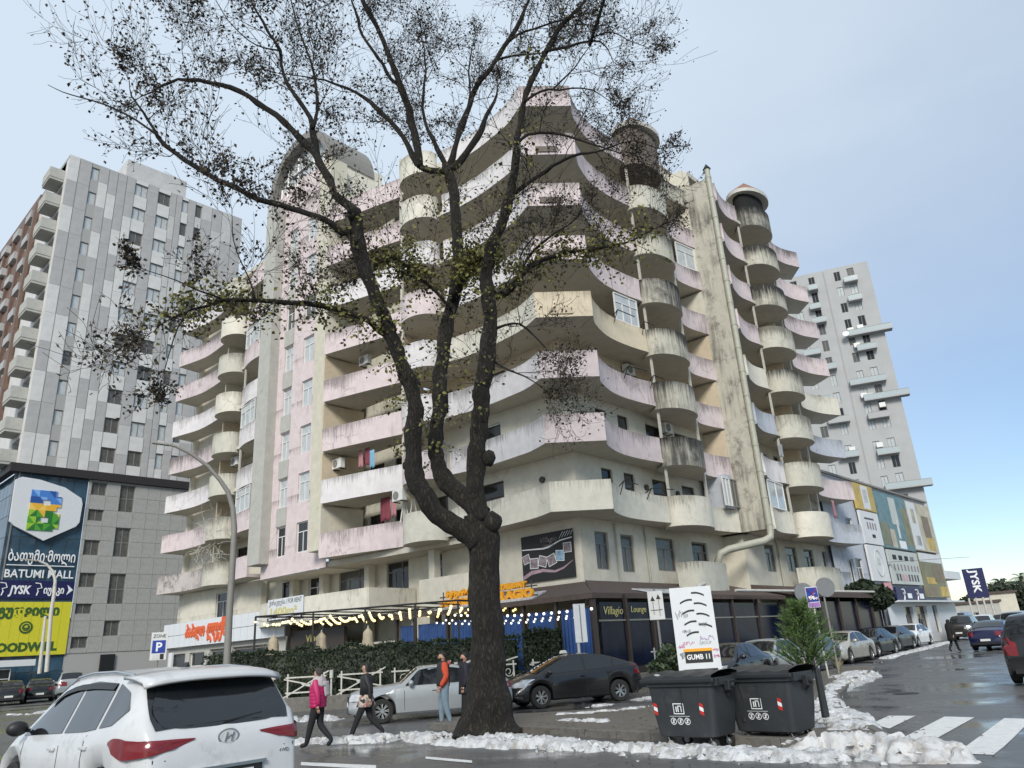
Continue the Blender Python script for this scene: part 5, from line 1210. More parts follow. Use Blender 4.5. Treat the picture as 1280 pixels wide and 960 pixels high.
hoarding(4.4, 11.5, 4.6, 7.2, 'ad_pale', 'pale hoarding with rows of small product pictures above the dark blue sign', [(.12 + .2 * i, .24 + .2 * i, .72, .86, 'print_black' if i != 3 else 'photo_grey') for i in range(4)] + [(.1 + .115 * i, .14 + .115 * i, .4, .58, 'photo_grey') for i in range(8)] + [(.12 + .1 * i, .17 + .1 * i, .1, .3, 'ad_pink' if i in (2, 3) else 'grey_letter') for i in range(8)])
hoarding(11.85, 18.3, 7.5, 11.75, 'ad_sand', 'sand coloured hoarding with a white text panel and a brown portrait', ((.0, .36, .02, .98, 'ad_white'), (.12, .26, .55, .85, 'ad_sand'), (.1, .3, .1, .3, 'ad_pale'), (.55, .85, .3, .75, 'ad_brown'), (.6, .9, .05, .3, 'ad_gold')))
hoarding(11.9, 18.2, 3.65, 7.3, 'ad_olive', 'olive hoarding with an orange car under a white band', ((.0, 1., .8, 1., 'ad_white'), (.15, .55, .3, .45, 'ad_gold'), (.0, .5, .05, .22, 'ad_brown'), (.65, 1., .02, .25, 'ad_gold'), (.5, .95, .35, .75, 'ad_brown')))
t = hoarding(4.3, 11.3, 3.2, 4.35, 'sign_navy', 'dark blue shop sign with two white marks below the product hoarding', ((.36, .5, .3, .62, 'print_white'), (.78, .93, .28, .62, 'print_white')))
for s in (5.7, 9.0):
    mb = MB(); mb.tube([(*PA(s, .34), 3.35), (*PA(s + .25, .34), 3.7), (*PA(s + .05, .34), 3.95), (*PA(s + .5, .34), 3.9), (*PA(s + .35, .34), 4.2), (*PA(s - .1, .34), 4.2)], .05, 5); mb.build('mark', 'print_white', t)
gf = thing('street_shop', 'white shop front with dark glass doors under the dark blue sign', 'shop')
mb = MB(); wall_open(mb, PA(1, .5), PA(18.4, .5), 0, 3.2, [(3.6, 5.6, 1.0, 2.9), (6.3, 9.0, 1.0, 2.95), (10.6, 11.8, .9, 3.0)], .3); mb.build('wall', 'fascia_white', gf)
for a, b in ((4.6, 6.6), (7.3, 10.0), (11.6, 12.8)): q = PA((a + b) / 2, .25); window(gf, (*q, .95), (ADu.x, ADu.y, 0), b - a, 2.0, 'frame_grey', 'glass_dark', 'T')
mb = MB(); mb.bar((*PA(1.2, .9), 3.25), (*PA(18.4, .9), 3.25), .9, .12); mb.build('canopy', 'fascia_white', gf)
# canopy building right of the hoardings and the blue banner sign
mb = MB(); mb.prism([PA(18.8, .3), PA(23.5, .3), PA(23.5, -8), PA(18.8, -8)], 5.3, 6.0); o = mb.build('canopy_slab', 'fascia_white'); tag(o, 'white flat canopy jutting from the end of the commercial building', 'canopy'); struct_c = MB(); struct_c.prism([PA(19.2, -.4), PA(19.8, -.4), PA(19.8, -7), PA(19.2, -7)], 0, 5.3); struct_c.build('column', 'fascia_white', o)
bs = thing('banner_sign', 'tall dark blue banner sign with vertical white lettering beyond the hoardings', 'banner')
b0 = Vector((48.0, 84.6)); u0 = Vector((.86, -.5)); 
a0 = b0; a1 = b0 + u0 * 2.0; a2 = a1 + Vector((.5, .87)) * 4.0
mb = MB(); mb.prism([tuple(a0), tuple(a1), tuple(a2), tuple(a0 + Vector((.5, .87)) * 4.0)], 3.9, 6.95); mb.build('board', 'sign_navy', bs)
mb = MB()
for k in range(4): p = a0.lerp(a1, k / 3); mb.tube([(p.x, p.y, 0.5), (p.x, p.y, 3.9)], .1, 6)
mb.build('leg', 'post_white', bs)
text('JYSK', 1.0, 'print_white', bs, frame_mtx((*(a0 + u0 * .7 + Vector((-.5, -.87)) * .02), 6.75), (0, 0, -1), (u0.x, u0.y, 0)), bold=.03, width=2.5, align='LEFT')

# ================================================================ THE BIG TREE
def bark_mat():
    m = bpy.data.materials.new('bark'); m.use_nodes = True; t = m.node_tree; b = t.nodes['Principled BSDF']; n = t.nodes.new; l = t.links.new
    b.inputs['Roughness'].default_value = .9
    tc = n('ShaderNodeTexCoord'); mp = n('ShaderNodeMapping'); mp.inputs['Scale'].default_value = (1, 1, .28); l(tc.outputs['Object'], mp.inputs[0])
    v = n('ShaderNodeTexVoronoi'); v.inputs['Scale'].default_value = 16; v.feature = 'DISTANCE_TO_EDGE'; 
    nz = n('ShaderNodeTexNoise'); nz.inputs['Scale'].default_value = 7; nz.inputs['Detail'].default_value = 8; nz.inputs['Roughness'].default_value = .7; l(mp.outputs[0], nz.inputs['Vector'])
    ad = n('ShaderNodeVectorMath'); ad.operation = 'MULTIPLY_ADD'; ad.inputs[1].default_value = (.25, .25, .25); l(nz.outputs['Color'], ad.inputs[0]); l(mp.outputs[0], ad.inputs[2]); l(ad.outputs[0], v.inputs['Vector'])
    r = n('ShaderNodeMapRange'); r.inputs[1].default_value = 0; r.inputs[2].default_value = .25; l(v.outputs['Distance'], r.inputs[0])
    mu = n('ShaderNodeMath'); mu.operation = 'MULTIPLY'; l(r.outputs[0], mu.inputs[0]); l(nz.outputs[0], mu.inputs[1])
    big = n('ShaderNodeTexNoise'); big.inputs['Scale'].default_value = 1.1; big.inputs['Detail'].default_value = 7; big.inputs['Roughness'].default_value = .7; l(tc.outputs['Object'], big.inputs['Vector'])
    bm_ = n('ShaderNodeMapRange'); bm_.inputs[1].default_value = .5; bm_.inputs[2].default_value = .72; bm_.inputs[4].default_value = .7; l(big.outputs[0], bm_.inputs[0])
    cr = n('ShaderNodeValToRGB'); cr.color_ramp.elements[0].color = (.006, .005, .004, 1); cr.color_ramp.elements[1].color = (.042, .034, .025, 1); cr.color_ramp.elements[1].position = .7; l(mu.outputs[0], cr.inputs[0])
    li = n('ShaderNodeVectorMath'); li.operation = 'MULTIPLY_ADD'; li.inputs[1].default_value = (1.5, 1.45, 1.25); li.inputs[2].default_value = (.006, .008, .004); l(cr.outputs[0], li.inputs[0])
    mx = n('ShaderNodeMix'); mx.data_type = 'RGBA'; l(bm_.outputs[0], mx.inputs[0]); l(cr.outputs[0], mx.inputs[6]); l(li.outputs[0], mx.inputs[7])
    l(mx.outputs[2], b.inputs['Base Color'])
    bp = n('ShaderNodeBump'); bp.inputs['Strength'].default_value = .9; bp.inputs['Distance'].default_value = .05; l(mu.outputs[0], bp.inputs['Height']); l(bp.outputs[0], b.inputs['Normal'])
    return m
M['bark'] = bark_mat()
M['twig'] = mat('twig', (.018, .015, .013), .9, var=.2)
M['leaf_dead'] = mat('leaf_dead', (.045, .035, .024), .8, var=.4, scale=3); M['leaf_brown'] = mat('leaf_brown', (.07, .055, .03), .75, var=.4, scale=3); M['leaf_olive'] = mat('leaf_olive', (.15, .145, .035), .7, var=.4, scale=3)
TY = 17.3
LIMBS = dict(
 trunk=[(-0.96,17.30,-0.06,0.544),(-0.95,17.30,0.22,0.513),(-0.93,17.30,0.70,0.457),(-0.92,17.30,1.18,0.401),(-0.91,17.30,1.84,0.371),(-0.91,17.30,2.50,0.358),(-0.92,17.30,3.13,0.354),(-0.91,17.30,3.57,0.357),(-0.94,17.30,4.08,0.379),(-1.00,17.30,4.58,0.336)],
 left=[(-1.07,17.20,4.00,0.275),(-1.26,17.15,4.15,0.248),(-1.55,17.10,4.36,0.239),(-1.94,17.05,4.69,0.231),(-2.24,17.00,5.08,0.223),(-2.39,16.95,5.55,0.215),(-2.41,16.90,6.07,0.207),(-2.40,16.85,6.69,0.190),(-2.34,16.80,7.27,0.182),(-2.48,16.75,7.87,0.174),(-2.64,16.70,8.28,0.165),(-2.92,16.65,9.12,0.167),(-3.15,16.60,9.77,0.169),(-3.42,16.55,10.54,0.171),(-3.60,16.50,11.16,0.172),(-3.67,16.45,11.76,0.174),(-3.73,16.40,12.33,0.165)],
 left_low=[(-3.73,16.40,11.97,0.112),(-4.02,16.27,11.75,0.081),(-4.26,16.14,11.97,0.081),(-4.55,16.01,12.09,0.080),(-5.02,15.89,12.23,0.075),(-5.51,15.76,12.39,0.070),(-5.97,15.63,12.48,0.069),(-6.41,15.50,12.71,0.064),(-6.92,15.37,12.93,0.064),(-7.68,15.24,13.46,0.059),(-8.19,15.11,13.86,0.050),(-8.50,14.99,14.31,0.035),(-8.70,14.86,14.70,0.030),(-8.98,14.73,15.10,0.020),(-9.05,14.60,15.49,0.012)],
 left_low2=[(-8.18,14.80,13.85,0.034),(-8.76,14.67,14.31,0.029),(-9.29,14.53,14.60,0.024),(-9.64,14.40,14.70,0.019),(-10.00,14.27,14.76,0.015),(-10.31,14.13,14.81,0.012),(-10.60,14.00,14.93,0.008)],
 left_up=[(-3.71,16.40,12.37,0.124),(-3.92,16.47,12.68,0.114),(-4.30,16.55,13.10,0.105),(-4.50,16.62,13.66,0.106),(-4.77,16.70,14.17,0.102),(-4.95,16.77,14.62,0.098),(-5.27,16.85,15.05,0.088),(-5.65,16.93,15.57,0.089),(-6.19,17.00,16.19,0.085),(-6.75,17.07,16.71,0.080),(-7.31,17.15,17.25,0.075),(-8.00,17.23,17.63,0.070),(-8.58,17.30,17.86,0.059),(-9.30,17.38,18.04,0.047),(-9.77,17.45,17.91,0.036),(-10.10,17.53,17.80,0.026),(-10.46,17.60,17.69,0.018)],
 left_up2=[(-4.87,16.80,14.48,0.076),(-4.96,16.75,15.00,0.077),(-5.00,16.69,15.33,0.071),(-5.10,16.64,15.72,0.066),(-5.40,16.58,16.30,0.061),(-5.74,16.53,16.83,0.056),(-5.91,16.47,17.49,0.051),(-5.95,16.42,17.93,0.045),(-6.31,16.36,18.60,0.040),(-6.62,16.31,19.22,0.034),(-6.92,16.25,19.94,0.029),(-7.18,16.20,20.58,0.018)],
 left_up3=[(-4.99,16.60,15.33,0.055),(-4.93,16.71,15.96,0.044),(-4.98,16.83,16.61,0.045),(-5.11,16.94,17.46,0.040),(-5.28,17.06,18.14,0.035),(-5.68,17.17,19.37,0.030),(-5.95,17.29,20.44,0.024),(-6.23,17.40,21.53,0.015)],
 side_a=[(-5.91,16.30,17.81,0.028),(-6.29,16.10,17.74,0.022),(-6.67,15.90,17.85,0.018),(-7.19,15.70,18.40,0.013),(-7.48,15.50,18.93,0.009)],
 left_mid=[(-2.97,16.90,9.19,0.100),(-3.17,16.69,9.18,0.079),(-3.38,16.48,9.36,0.073),(-3.67,16.27,9.45,0.068),(-4.26,16.07,9.59,0.067),(-4.78,15.86,9.63,0.062),(-5.42,15.65,9.64,0.057),(-6.20,15.44,9.63,0.051),(-6.57,15.23,9.51,0.046),(-6.84,15.03,9.31,0.033),(-7.00,14.82,9.14,0.027),(-7.33,14.61,8.89,0.018),(-7.63,14.40,8.46,0.011)],
 left_mid2=[(-6.25,14.90,9.33,0.027),(-6.54,14.72,9.42,0.022),(-6.83,14.55,9.49,0.018),(-7.21,14.38,9.66,0.013),(-7.67,14.20,9.80,0.009)],
 left_mid3=[(-6.99,14.60,9.00,0.018),(-7.13,14.50,8.56,0.016),(-7.20,14.40,7.97,0.012),(-7.22,14.30,7.48,0.008)],
 twigs_b=[(-5.62,14.90,9.30,0.022),(-5.72,14.72,9.74,0.018),(-5.90,14.55,10.17,0.014),(-6.01,14.37,10.58,0.011),(-6.01,14.20,11.09,0.007)],
 mid=[(-0.94,17.30,4.58,0.252),(-1.12,17.39,4.93,0.246),(-1.40,17.48,5.15,0.238),(-1.69,17.56,5.42,0.212),(-1.87,17.65,5.73,0.204),(-1.98,17.74,6.20,0.187),(-1.98,17.83,6.80,0.180),(-1.91,17.92,7.50,0.173),(-1.84,18.01,8.28,0.176),(-1.76,18.09,9.21,0.169),(-1.61,18.18,10.06,0.173),(-1.42,18.27,10.81,0.164),(-1.33,18.36,11.72,0.156),(-1.29,18.45,12.53,0.148),(-1.31,18.54,13.51,0.151),(-1.36,18.62,14.25,0.153),(-1.44,18.71,14.96,0.155),(-1.54,18.80,15.43,0.157)],
 mid_left=[(-1.56,18.80,15.32,0.108),(-1.91,18.87,15.33,0.097),(-2.23,18.93,15.49,0.097),(-2.50,19.00,15.76,0.098),(-2.75,19.07,16.48,0.081),(-3.10,19.13,17.20,0.075),(-3.54,19.20,17.84,0.070),(-3.99,19.27,18.43,0.064),(-4.45,19.33,18.88,0.052),(-4.84,19.40,19.19,0.046),(-5.54,19.47,19.60,0.033),(-6.23,19.53,19.85,0.021),(-7.06,19.60,20.11,0.013)],
 mid_up=[(-2.35,18.90,15.56,0.109),(-2.44,18.94,16.24,0.111),(-2.53,18.98,16.91,0.112),(-2.63,19.02,17.32,0.113),(-2.73,19.07,17.88,0.108),(-2.88,19.11,18.56,0.102),(-3.07,19.15,19.19,0.103),(-3.25,19.19,19.83,0.098),(-3.41,19.23,20.34,0.092),(-3.77,19.27,21.54,0.087),(-4.22,19.32,22.63,0.082),(-4.51,19.36,23.57,0.055),(-4.81,19.40,24.57,0.028)],
 mid_up_b=[(-3.06,19.10,18.92,0.064),(-3.27,18.98,19.05,0.064),(-3.50,18.87,19.54,0.058),(-3.74,18.75,19.91,0.051),(-4.11,18.63,20.54,0.045),(-4.22,18.52,21.07,0.039),(-4.41,18.40,21.80,0.026)],
 mid_c=[(-1.51,18.80,15.37,0.097),(-1.69,18.71,15.67,0.091),(-1.82,18.63,15.99,0.073),(-1.94,18.54,16.31,0.061),(-2.16,18.46,16.91,0.049),(-2.18,18.37,17.74,0.037),(-2.06,18.29,18.57,0.027),(-2.08,18.20,19.43,0.019)],
 mid_r=[(-1.46,18.80,15.42,0.109),(-1.35,18.74,15.72,0.103),(-1.23,18.68,16.13,0.097),(-1.04,18.62,16.71,0.092),(-0.73,18.55,17.45,0.086),(-0.59,18.49,17.90,0.087),(-0.37,18.43,18.26,0.081),(-0.13,18.37,18.49,0.081),(0.20,18.31,18.97,0.075),(0.47,18.25,19.37,0.069),(0.83,18.18,19.92,0.063),(1.16,18.12,20.68,0.051),(1.44,18.06,21.36,0.038),(1.66,18.00,22.05,0.019)],
 mid_rr=[(-1.42,18.80,15.31,0.121),(-1.21,18.73,15.44,0.108),(-0.88,18.66,15.79,0.103),(-0.56,18.59,16.27,0.097),(-0.37,18.51,16.67,0.085),(-0.26,18.44,16.92,0.073),(0.01,18.37,17.35,0.055),(0.13,18.30,17.80,0.025)],
 mid_rs=[(0.14,18.40,18.97,0.044),(0.65,18.20,18.90,0.037),(1.13,18.00,18.73,0.031),(1.61,17.80,18.56,0.019)],
 mid_rs2=[(0.58,18.20,19.47,0.048),(0.94,18.05,19.62,0.044),(1.39,17.90,19.62,0.037),(1.96,17.75,19.67,0.032),(2.39,17.60,19.61,0.024)],
 mid_cc=[(-1.04,18.70,16.72,0.049),(-0.88,18.88,17.45,0.044),(-0.74,19.05,18.28,0.038),(-0.76,19.22,19.33,0.029),(-0.62,19.40,20.48,0.021)],
 cross=[(-1.42,18.00,10.63,0.140),(-1.15,17.73,10.99,0.134),(-0.87,17.45,11.16,0.127),(-0.63,17.17,11.23,0.126),(-0.45,16.90,11.25,0.114)],
 right=[(-0.94,17.20,4.47,0.232),(-0.98,17.15,4.84,0.223),(-1.01,17.11,5.17,0.215),(-0.97,17.06,5.77,0.207),(-0.93,17.01,6.14,0.208),(-0.82,16.97,6.88,0.211),(-0.73,16.92,7.50,0.203),(-0.62,16.87,8.10,0.195),(-0.50,16.83,8.82,0.187),(-0.44,16.78,9.55,0.180),(-0.47,16.73,10.27,0.171),(-0.44,16.69,10.81,0.163),(-0.34,16.64,11.17,0.153),(-0.17,16.59,11.59,0.133),(-0.01,16.55,11.91,0.123),(0.17,16.50,12.37,0.124),(0.30,16.45,12.79,0.114),(0.39,16.41,13.26,0.105),(0.48,16.36,13.70,0.100),(0.56,16.31,14.29,0.090),(0.66,16.27,14.81,0.085),(0.78,16.22,15.34,0.081),(1.01,16.17,15.98,0.081),(1.19,16.13,16.33,0.076),(1.39,16.08,16.71,0.076),(1.73,16.03,17.36,0.072),(1.95,15.99,17.69,0.066),(2.17,15.94,17.91,0.055),(2.58,15.89,18.32,0.044),(2.93,15.85,18.74,0.034),(3.20,15.80,19.25,0.017)],
 right_s=[(1.51,16.00,16.90,0.044),(1.70,15.89,16.83,0.043),(2.06,15.77,16.77,0.038),(2.40,15.66,16.77,0.032),(2.60,15.54,16.69,0.028),(2.89,15.43,16.56,0.023),(3.05,15.31,16.17,0.017),(3.12,15.20,15.68,0.010)],
 right_s2=[(2.61,15.60,16.75,0.026),(2.81,15.43,16.75,0.021),(3.21,15.25,16.68,0.017),(3.55,15.08,16.21,0.012),(3.91,14.90,15.80,0.010)],
 right_t=[(0.79,16.00,15.23,0.042),(1.08,15.90,15.38,0.037),(1.44,15.80,15.43,0.032),(1.74,15.70,15.29,0.027),(2.05,15.60,15.25,0.023),(2.54,15.50,15.07,0.017),(2.90,15.40,14.63,0.010)],
 right_t2=[(1.56,16.00,15.57,0.028),(1.85,15.88,15.78,0.026),(2.19,15.75,16.04,0.021),(2.42,15.62,16.30,0.017),(2.62,15.50,16.49,0.011)],
 right_m=[(0.27,16.50,12.67,0.062),(0.64,16.33,12.87,0.057),(1.00,16.17,13.02,0.051),(1.38,16.00,13.17,0.046),(1.68,15.83,13.22,0.041),(2.08,15.67,13.25,0.034),(2.46,15.50,13.15,0.028),(2.84,15.33,13.16,0.022),(3.32,15.17,13.16,0.016),(3.83,15.00,12.78,0.010)],
 right_u=[(0.55,16.20,14.08,0.047),(0.83,16.04,14.23,0.042),(1.45,15.88,14.11,0.037),(1.93,15.72,13.80,0.031),(2.39,15.56,13.44,0.024),(2.94,15.40,13.04,0.016)],
 right_low=[(-0.41,17.00,10.06,0.112),(-0.22,16.86,10.04,0.101),(0.02,16.71,10.02,0.090),(0.26,16.57,10.24,0.080),(0.52,16.43,10.48,0.070),(0.70,16.29,10.55,0.064),(0.88,16.14,10.55,0.059),(1.17,16.00,10.56,0.049),(1.50,15.86,10.56,0.044),(1.82,15.71,10.52,0.038),(2.11,15.57,10.46,0.034),(2.66,15.43,10.45,0.028),(2.96,15.29,10.43,0.023),(3.19,15.14,10.48,0.019),(3.56,15.00,10.58,0.013)],
 right_low2=[(0.37,16.60,10.41,0.050),(0.49,16.40,10.63,0.040),(0.77,16.20,10.90,0.036),(1.01,16.00,10.99,0.030),(1.31,15.80,11.12,0.023),(1.59,15.60,11.16,0.015)],
 right_low3=[(0.15,16.60,10.04,0.036),(0.33,16.50,10.36,0.032),(0.40,16.40,10.82,0.026),(0.62,16.30,11.13,0.020),(0.88,16.20,11.35,0.012)],
 right_dn=[(-0.37,17.00,9.16,0.045),(-0.07,16.80,9.18,0.036),(0.29,16.60,9.09,0.029),(0.61,16.40,8.66,0.021),(0.85,16.20,8.25,0.014)],
 right_dn2=[(-0.40,17.00,8.30,0.036),(-0.07,16.80,7.99,0.027),(0.30,16.60,7.73,0.019),(0.60,16.40,7.43,0.011)],
 mid_l2=[(-1.52,18.00,10.32,0.054),(-1.87,17.80,10.72,0.043),(-2.27,17.60,11.06,0.036),(-2.66,17.40,11.41,0.032),(-2.95,17.20,11.51,0.025),(-3.43,17.00,11.12,0.017)],
)
bt = thing('plane_tree', 'big old tree with a forked black trunk and the last dry leaves', 'tree', (0, 0, 0))
def wig(pts, sub=3, j=.25):
    P = [Vector(p[:3]) for p in pts]; Rr = [p[3] for p in pts]
    P2 = [P[0] * 2 - P[1]] + P + [P[-1] * 2 - P[-2]]; out = []; ro = []
    for i in range(1, len(P2) - 2):
        for k in range(sub):
            t = k / sub; a, b, c, d = P2[i - 1:i + 3]
            q = .5 * (2 * b + (c - a) * t + (2 * a - 5 * b + 4 * c - d) * t * t + (3 * b - a - 3 * c + d) * t ** 3)
            r = Rr[i - 1] * (1 - t) + Rr[i] * t
            q = q + Vector((nz3(q.x * 2, q.y, q.z * 2), nz3(q.z * 2, q.x, 3), nz3(q.x, 5, q.z * 1.7))) * r * j
            out.append(q); ro.append(r)
    out.append(P[-1]); ro.append(Rr[-1]); return out, ro
for nm, dx in (('right', .35), ('mid_r', .15), ('mid_up', -.1), ('left_up2', .1), ('right_t2', .5), ('mid_up_b', .3), ('left_up3', 0.)):      # the crown goes on above the picture, leaning out over the road
    e = LIMBS[nm][-1]; q = Vector(e[:3]); out = [(*q, .05)]
    for i in range(6): q = q + Vector((dx * .9 + random.uniform(-.3, .3), -.62 + random.uniform(-.25, .25), .85 + random.uniform(-.2, .2) - .06 * i)); out.append((q.x, q.y, q.z, .046 - .006 * i))
    LIMBS[nm + '_top'] = out
segs = []
for nm, pts in LIMBS.items():
    p, r = wig(pts, 5 if nm in ('trunk', 'left', 'mid', 'right') else 2)
    if nm == 'trunk':
        p = [Vector((p[0].x, p[0].y, .02))] + p[1:]
        mb = MB(); n = 64; rings = []
        K = 110
        for i in range(K):
            f = i / (K - 1); fi = f * (len(p) - 1); k = min(int(fi), len(p) - 2); q = p[k].lerp(p[k + 1], fi - k); rr_ = r[k] * (1 - fi + k) + r[k + 1] * (fi - k)
            fl = math.exp(-q.z / .32)
            for a in range(n):
                an = 2 * pi * a / n; lobes = 1 + fl * (.36 + .38 * sin(5 * an + 1) * sin(2 * an)) + .09 * nz3(cos(an) * 1.5, sin(an) * 1.5, q.z * .9) + .05 * nz3(cos(an) * 4, sin(an) * 4, q.z * 1.4) - .07 * max(0, .35 - abs(nz3(cos(an) * 7 + .3 * nz3(q.z * 3, an, 1), sin(an) * 7, q.z * 1.1))) * 2 + .03 * nz3(cos(an) * 14, sin(an) * 14, q.z * 5)
                rings.append((q.x + cos(an) * rr_ * lobes, q.y + sin(an) * rr_ * lobes, q.z if i else -.1))
            rings.append(rings[-n])
        mb.grid(rings, K, n + 1, flip=True); mb.build('trunk', 'bark', bt, smooth=180)
    else:
        mb = MB(); n = 22 if r[0] > .15 else 9 if r[0] > .06 else 6
        r = [max(.006, x * (1 + .13 * nz3(i * .6, r[0] * 9, 1))) for i, x in enumerate(r)]
        mb.tube(p, r, n)
        if r[0] > .06: mb.v = [(x + .05 * nz3(x * 6, y * 6, z * 2.2), y + .05 * nz3(y * 6 + 7, x * 6, z * 2.2), z) for x, y, z in mb.v]
        mb.build('limb', 'bark' if r[0] > .04 else 'twig', bt, smooth=180)
    segs.append((nm, p, r))
# knots and pruned stubs on the trunk and forks
for (x, y, z, rad) in [(*a, b) for a, b in (((-0.66,17.00,5.87), .17), ((-3.76,16.35,12.34), .19), ((-2.87,16.60,9.20), .14), ((-0.64,17.05,4.39), .2), ((-2.60,17.00,5.82), .1), ((-2.41,16.80,7.74), .2))]:
    mb = MB(); mb.sphere((x, y, z), (rad, rad, rad * 1.15), 10, 8, jit=.25); mb.build('knot', 'bark', bt, smooth=180)
# twigs and leaves
rt_ = random.Random(11)
tw_mb = MB(); leafpos = []
def twig(p, d, ln, r, depth):
    pts = [p]; q = p; n = 5 if depth < 2 else 4
    for i in range(n):
        d = (d + Vector((rt_.gauss(0, .16), rt_.gauss(0, .16), rt_.gauss(.07, .14)))).normalized(); q = q + d * ln / n; pts.append(q)
    tw_mb.tube(pts, [max(.0045, r * (1 - .8 * i / n)) for i in range(n + 1)], 3, caps=False)
    if depth < 2:
        for i in range(1, n + 1):
            for rep in range(1 if depth == 0 and i < 2 else (2 if rt_.random() < .6 else 1)):
                if rt_.random() < .92:
                    dd = (pts[i] - pts[i - 1]).normalized(); s = Vector((rt_.gauss(0, 1), rt_.gauss(0, 1), rt_.gauss(0, 1))); s = (s - dd * s.dot(dd)).normalized()
                    twig(pts[i], (dd * .75 + s * .75 + Vector((0, 0, .12))).normalized(), ln * rt_.uniform(.42, .7), r * .55, depth + 1)
    if depth >= 1:
        for i in range(1, n + 1):
            if rt_.random() < (.52 if depth == 2 else .36): leafpos.append((pts[i] + Vector((rt_.gauss(0, .05), rt_.gauss(0, .05), rt_.gauss(-.02, .05))), d))
for nm, p, r in segs:
    if nm == 'trunk': continue
    big = r[0] > .13; kk = .62 if nm in ('right_m', 'right_s2', 'right_low', 'right_t', 'right_u', 'right_s') else .55 if nm == 'left_low2' else .7 if nm in ('left_low', 'side_a', 'left_mid', 'left_mid2', 'left_mid3') else 1.
    L_ = 0
    for i in range(2, len(p)):
        if r[i] > .17: continue
        if nm in ('left', 'mid', 'right') and i % 2: continue
        if nm in ('left', 'mid', 'right') and p[i].z < 7: continue
        step = (p[i] - p[i - 1]).length; f = i / len(p)
        rate = {True: .8, False: 1.5}[r[i] > .07] * (.95 if r[i] < .04 else 1)
        k = step * rate * (1.15 if nm != 'left_low2' else .6) * (.8 if nm.endswith('_top') else .75 if nm.startswith('left_mid') else 1); k = int(k) + (rt_.random() < k - int(k))
        for _ in range(k):
            dd = (p[i] - p[i - 1]).normalized(); s = Vector((rt_.gauss(0, 1), rt_.gauss(0, 1) * .9, rt_.gauss(.35, 1))); s = (s - dd * s.dot(dd)).normalized()
            up = .35 if r[i] > .03 else .15
            twig(p[i], (dd * .55 + s * .9 + Vector((0, 0, up))).normalized(), kk * rt_.uniform(1.0, 2.3) * (1.2 if r[i] < .06 else .85), min(r[i] * .5, .016), 0)
    dd = (p[-1] - p[-2]).normalized()
    if r[-1] < .06 and nm != 'left_low2': twig(p[-1], dd, .8 * kk, r[-1] * .9, 0); twig(p[-1], dd, .9 * kk, r[-1] * .8, 0)
# leafy shoots low in the crown
for _ in range(760):
    nm, p, r = rt_.choice([s for s in segs if s[0] in ('mid', 'right', 'left', 'cross', 'mid_l2', 'left_mid', 'right_low')])
    i = rt_.randrange(3, len(p) - 1)
    if p[i].z < 6.3: continue
    s = Vector((rt_.gauss(0, 1), rt_.gauss(0, 1), rt_.gauss(.2, .7))).normalized()
    b = p[i] + s * r[i]
    ln = rt_.uniform(.3, 1.0); tw_mb.tube([b, b + s * ln * .5, b + s * ln + Vector((0, 0, -.05))], [.008, .006, .004], 3, caps=False)
    for q in range(rt_.randint(7, 16)): leafpos.append((b + s * ln * rt_.uniform(.25, 1.1) + Vector((rt_.gauss(0, .1), rt_.gauss(0, .1), rt_.gauss(0, .1))), None))
stuff(tw_mb.build('twigs', 'twig', bt))
print('twig faces', len(tw_mb.f), 'leaves', len(leafpos))
lv = MB()
for p, d in leafpos:
    s = rt_.uniform(.05, .1) * (1.2 if d is None else 1.05 if p.x < -3.5 else .72 if p.x > -.5 and p.z > 9 else .9)
    a = Vector((rt_.gauss(0, 1), rt_.gauss(0, 1), rt_.gauss(-.5, .8))).normalized(); b = a.cross(Vector((rt_.gauss(0, 1), rt_.gauss(0, 1), rt_.gauss(0, 1)))).normalized(); c = a.cross(b)
    o = p + a * .03
    lv.add([o, o + a * s * .55 + b * s * .42 + c * s * .12, o + a * s * 1.15, o + a * s * .5 - b * s * .42 + c * s * .15, ], [(0, 1, 2), (0, 2, 3)], 2 if d is None and rt_.random() < .78 else rt_.choice((0, 0, 0, 1, 1)))
stuff(lv.build('leaves', ['leaf_dead', 'leaf_brown', 'leaf_olive'], bt))
# bare shrub tangled with cables on the lamp post side
sh = thing('climbing_shrub', 'bare pale twigs of a plant hanging off the round balconies behind the lamp post', 'shrub')
mb = MB(); 
for _ in range(60):
    t = random.uniform(28.4, 31.6); z = random.uniform(8.4, 11.3) ; q = PL(t, 2.0 + random.uniform(0, .5)); a = Vector((*q, z)); pts = [a]
    d = Vector((random.gauss(0, 1), random.gauss(0, .5), random.gauss(-.2, 1))).normalized()
    for i in range(5): d = (d + Vector((random.gauss(0, .4), random.gauss(0, .3), random.gauss(-.12, .4)))).normalized(); pts.append(pts[-1] + d * .3)
    mb.tube(pts, [.016, .014, .012, .01, .008, .006], 4, caps=False)
mb.build('stem', 'post_white', sh)

# ================================================================ VEHICLES
paint('paint_white', (.7, .71, .72), dirt=.35); paint('paint_silver', (.36, .38, .39), .3, .35); paint('paint_black', (.012, .012, .013), .22); paint('paint_grey', (.08, .082, .085), .28, .3)
paint('paint_navy', (.008, .012, .05), .25); paint('paint_beige', (.44, .42, .37), .3, .3); paint('paint_bronze', (.04, .034, .028), .28, .3); paint('paint_clean_white', (.56, .565, .57), .25, dirt=.5)
M['car_glass'] = mat('car_glass', (.012, .014, .016), .04, var=0, coat=.5); M['car_trim'] = mat('car_trim', (.015, .015, .016), .5, var=0); M['seam'] = mat('seam', (.01, .01, .01), .8, var=0)
def interp(tab, x):
    if x <= tab[0][0]: return tab[0][1]
    for (a, b), (c, d) in zip(tab[:-1], tab[1:]):
        if x <= c: t = (x - a) / (c - a) if c > a else 0; return b + (d - b) * t
    return tab[-1][1]
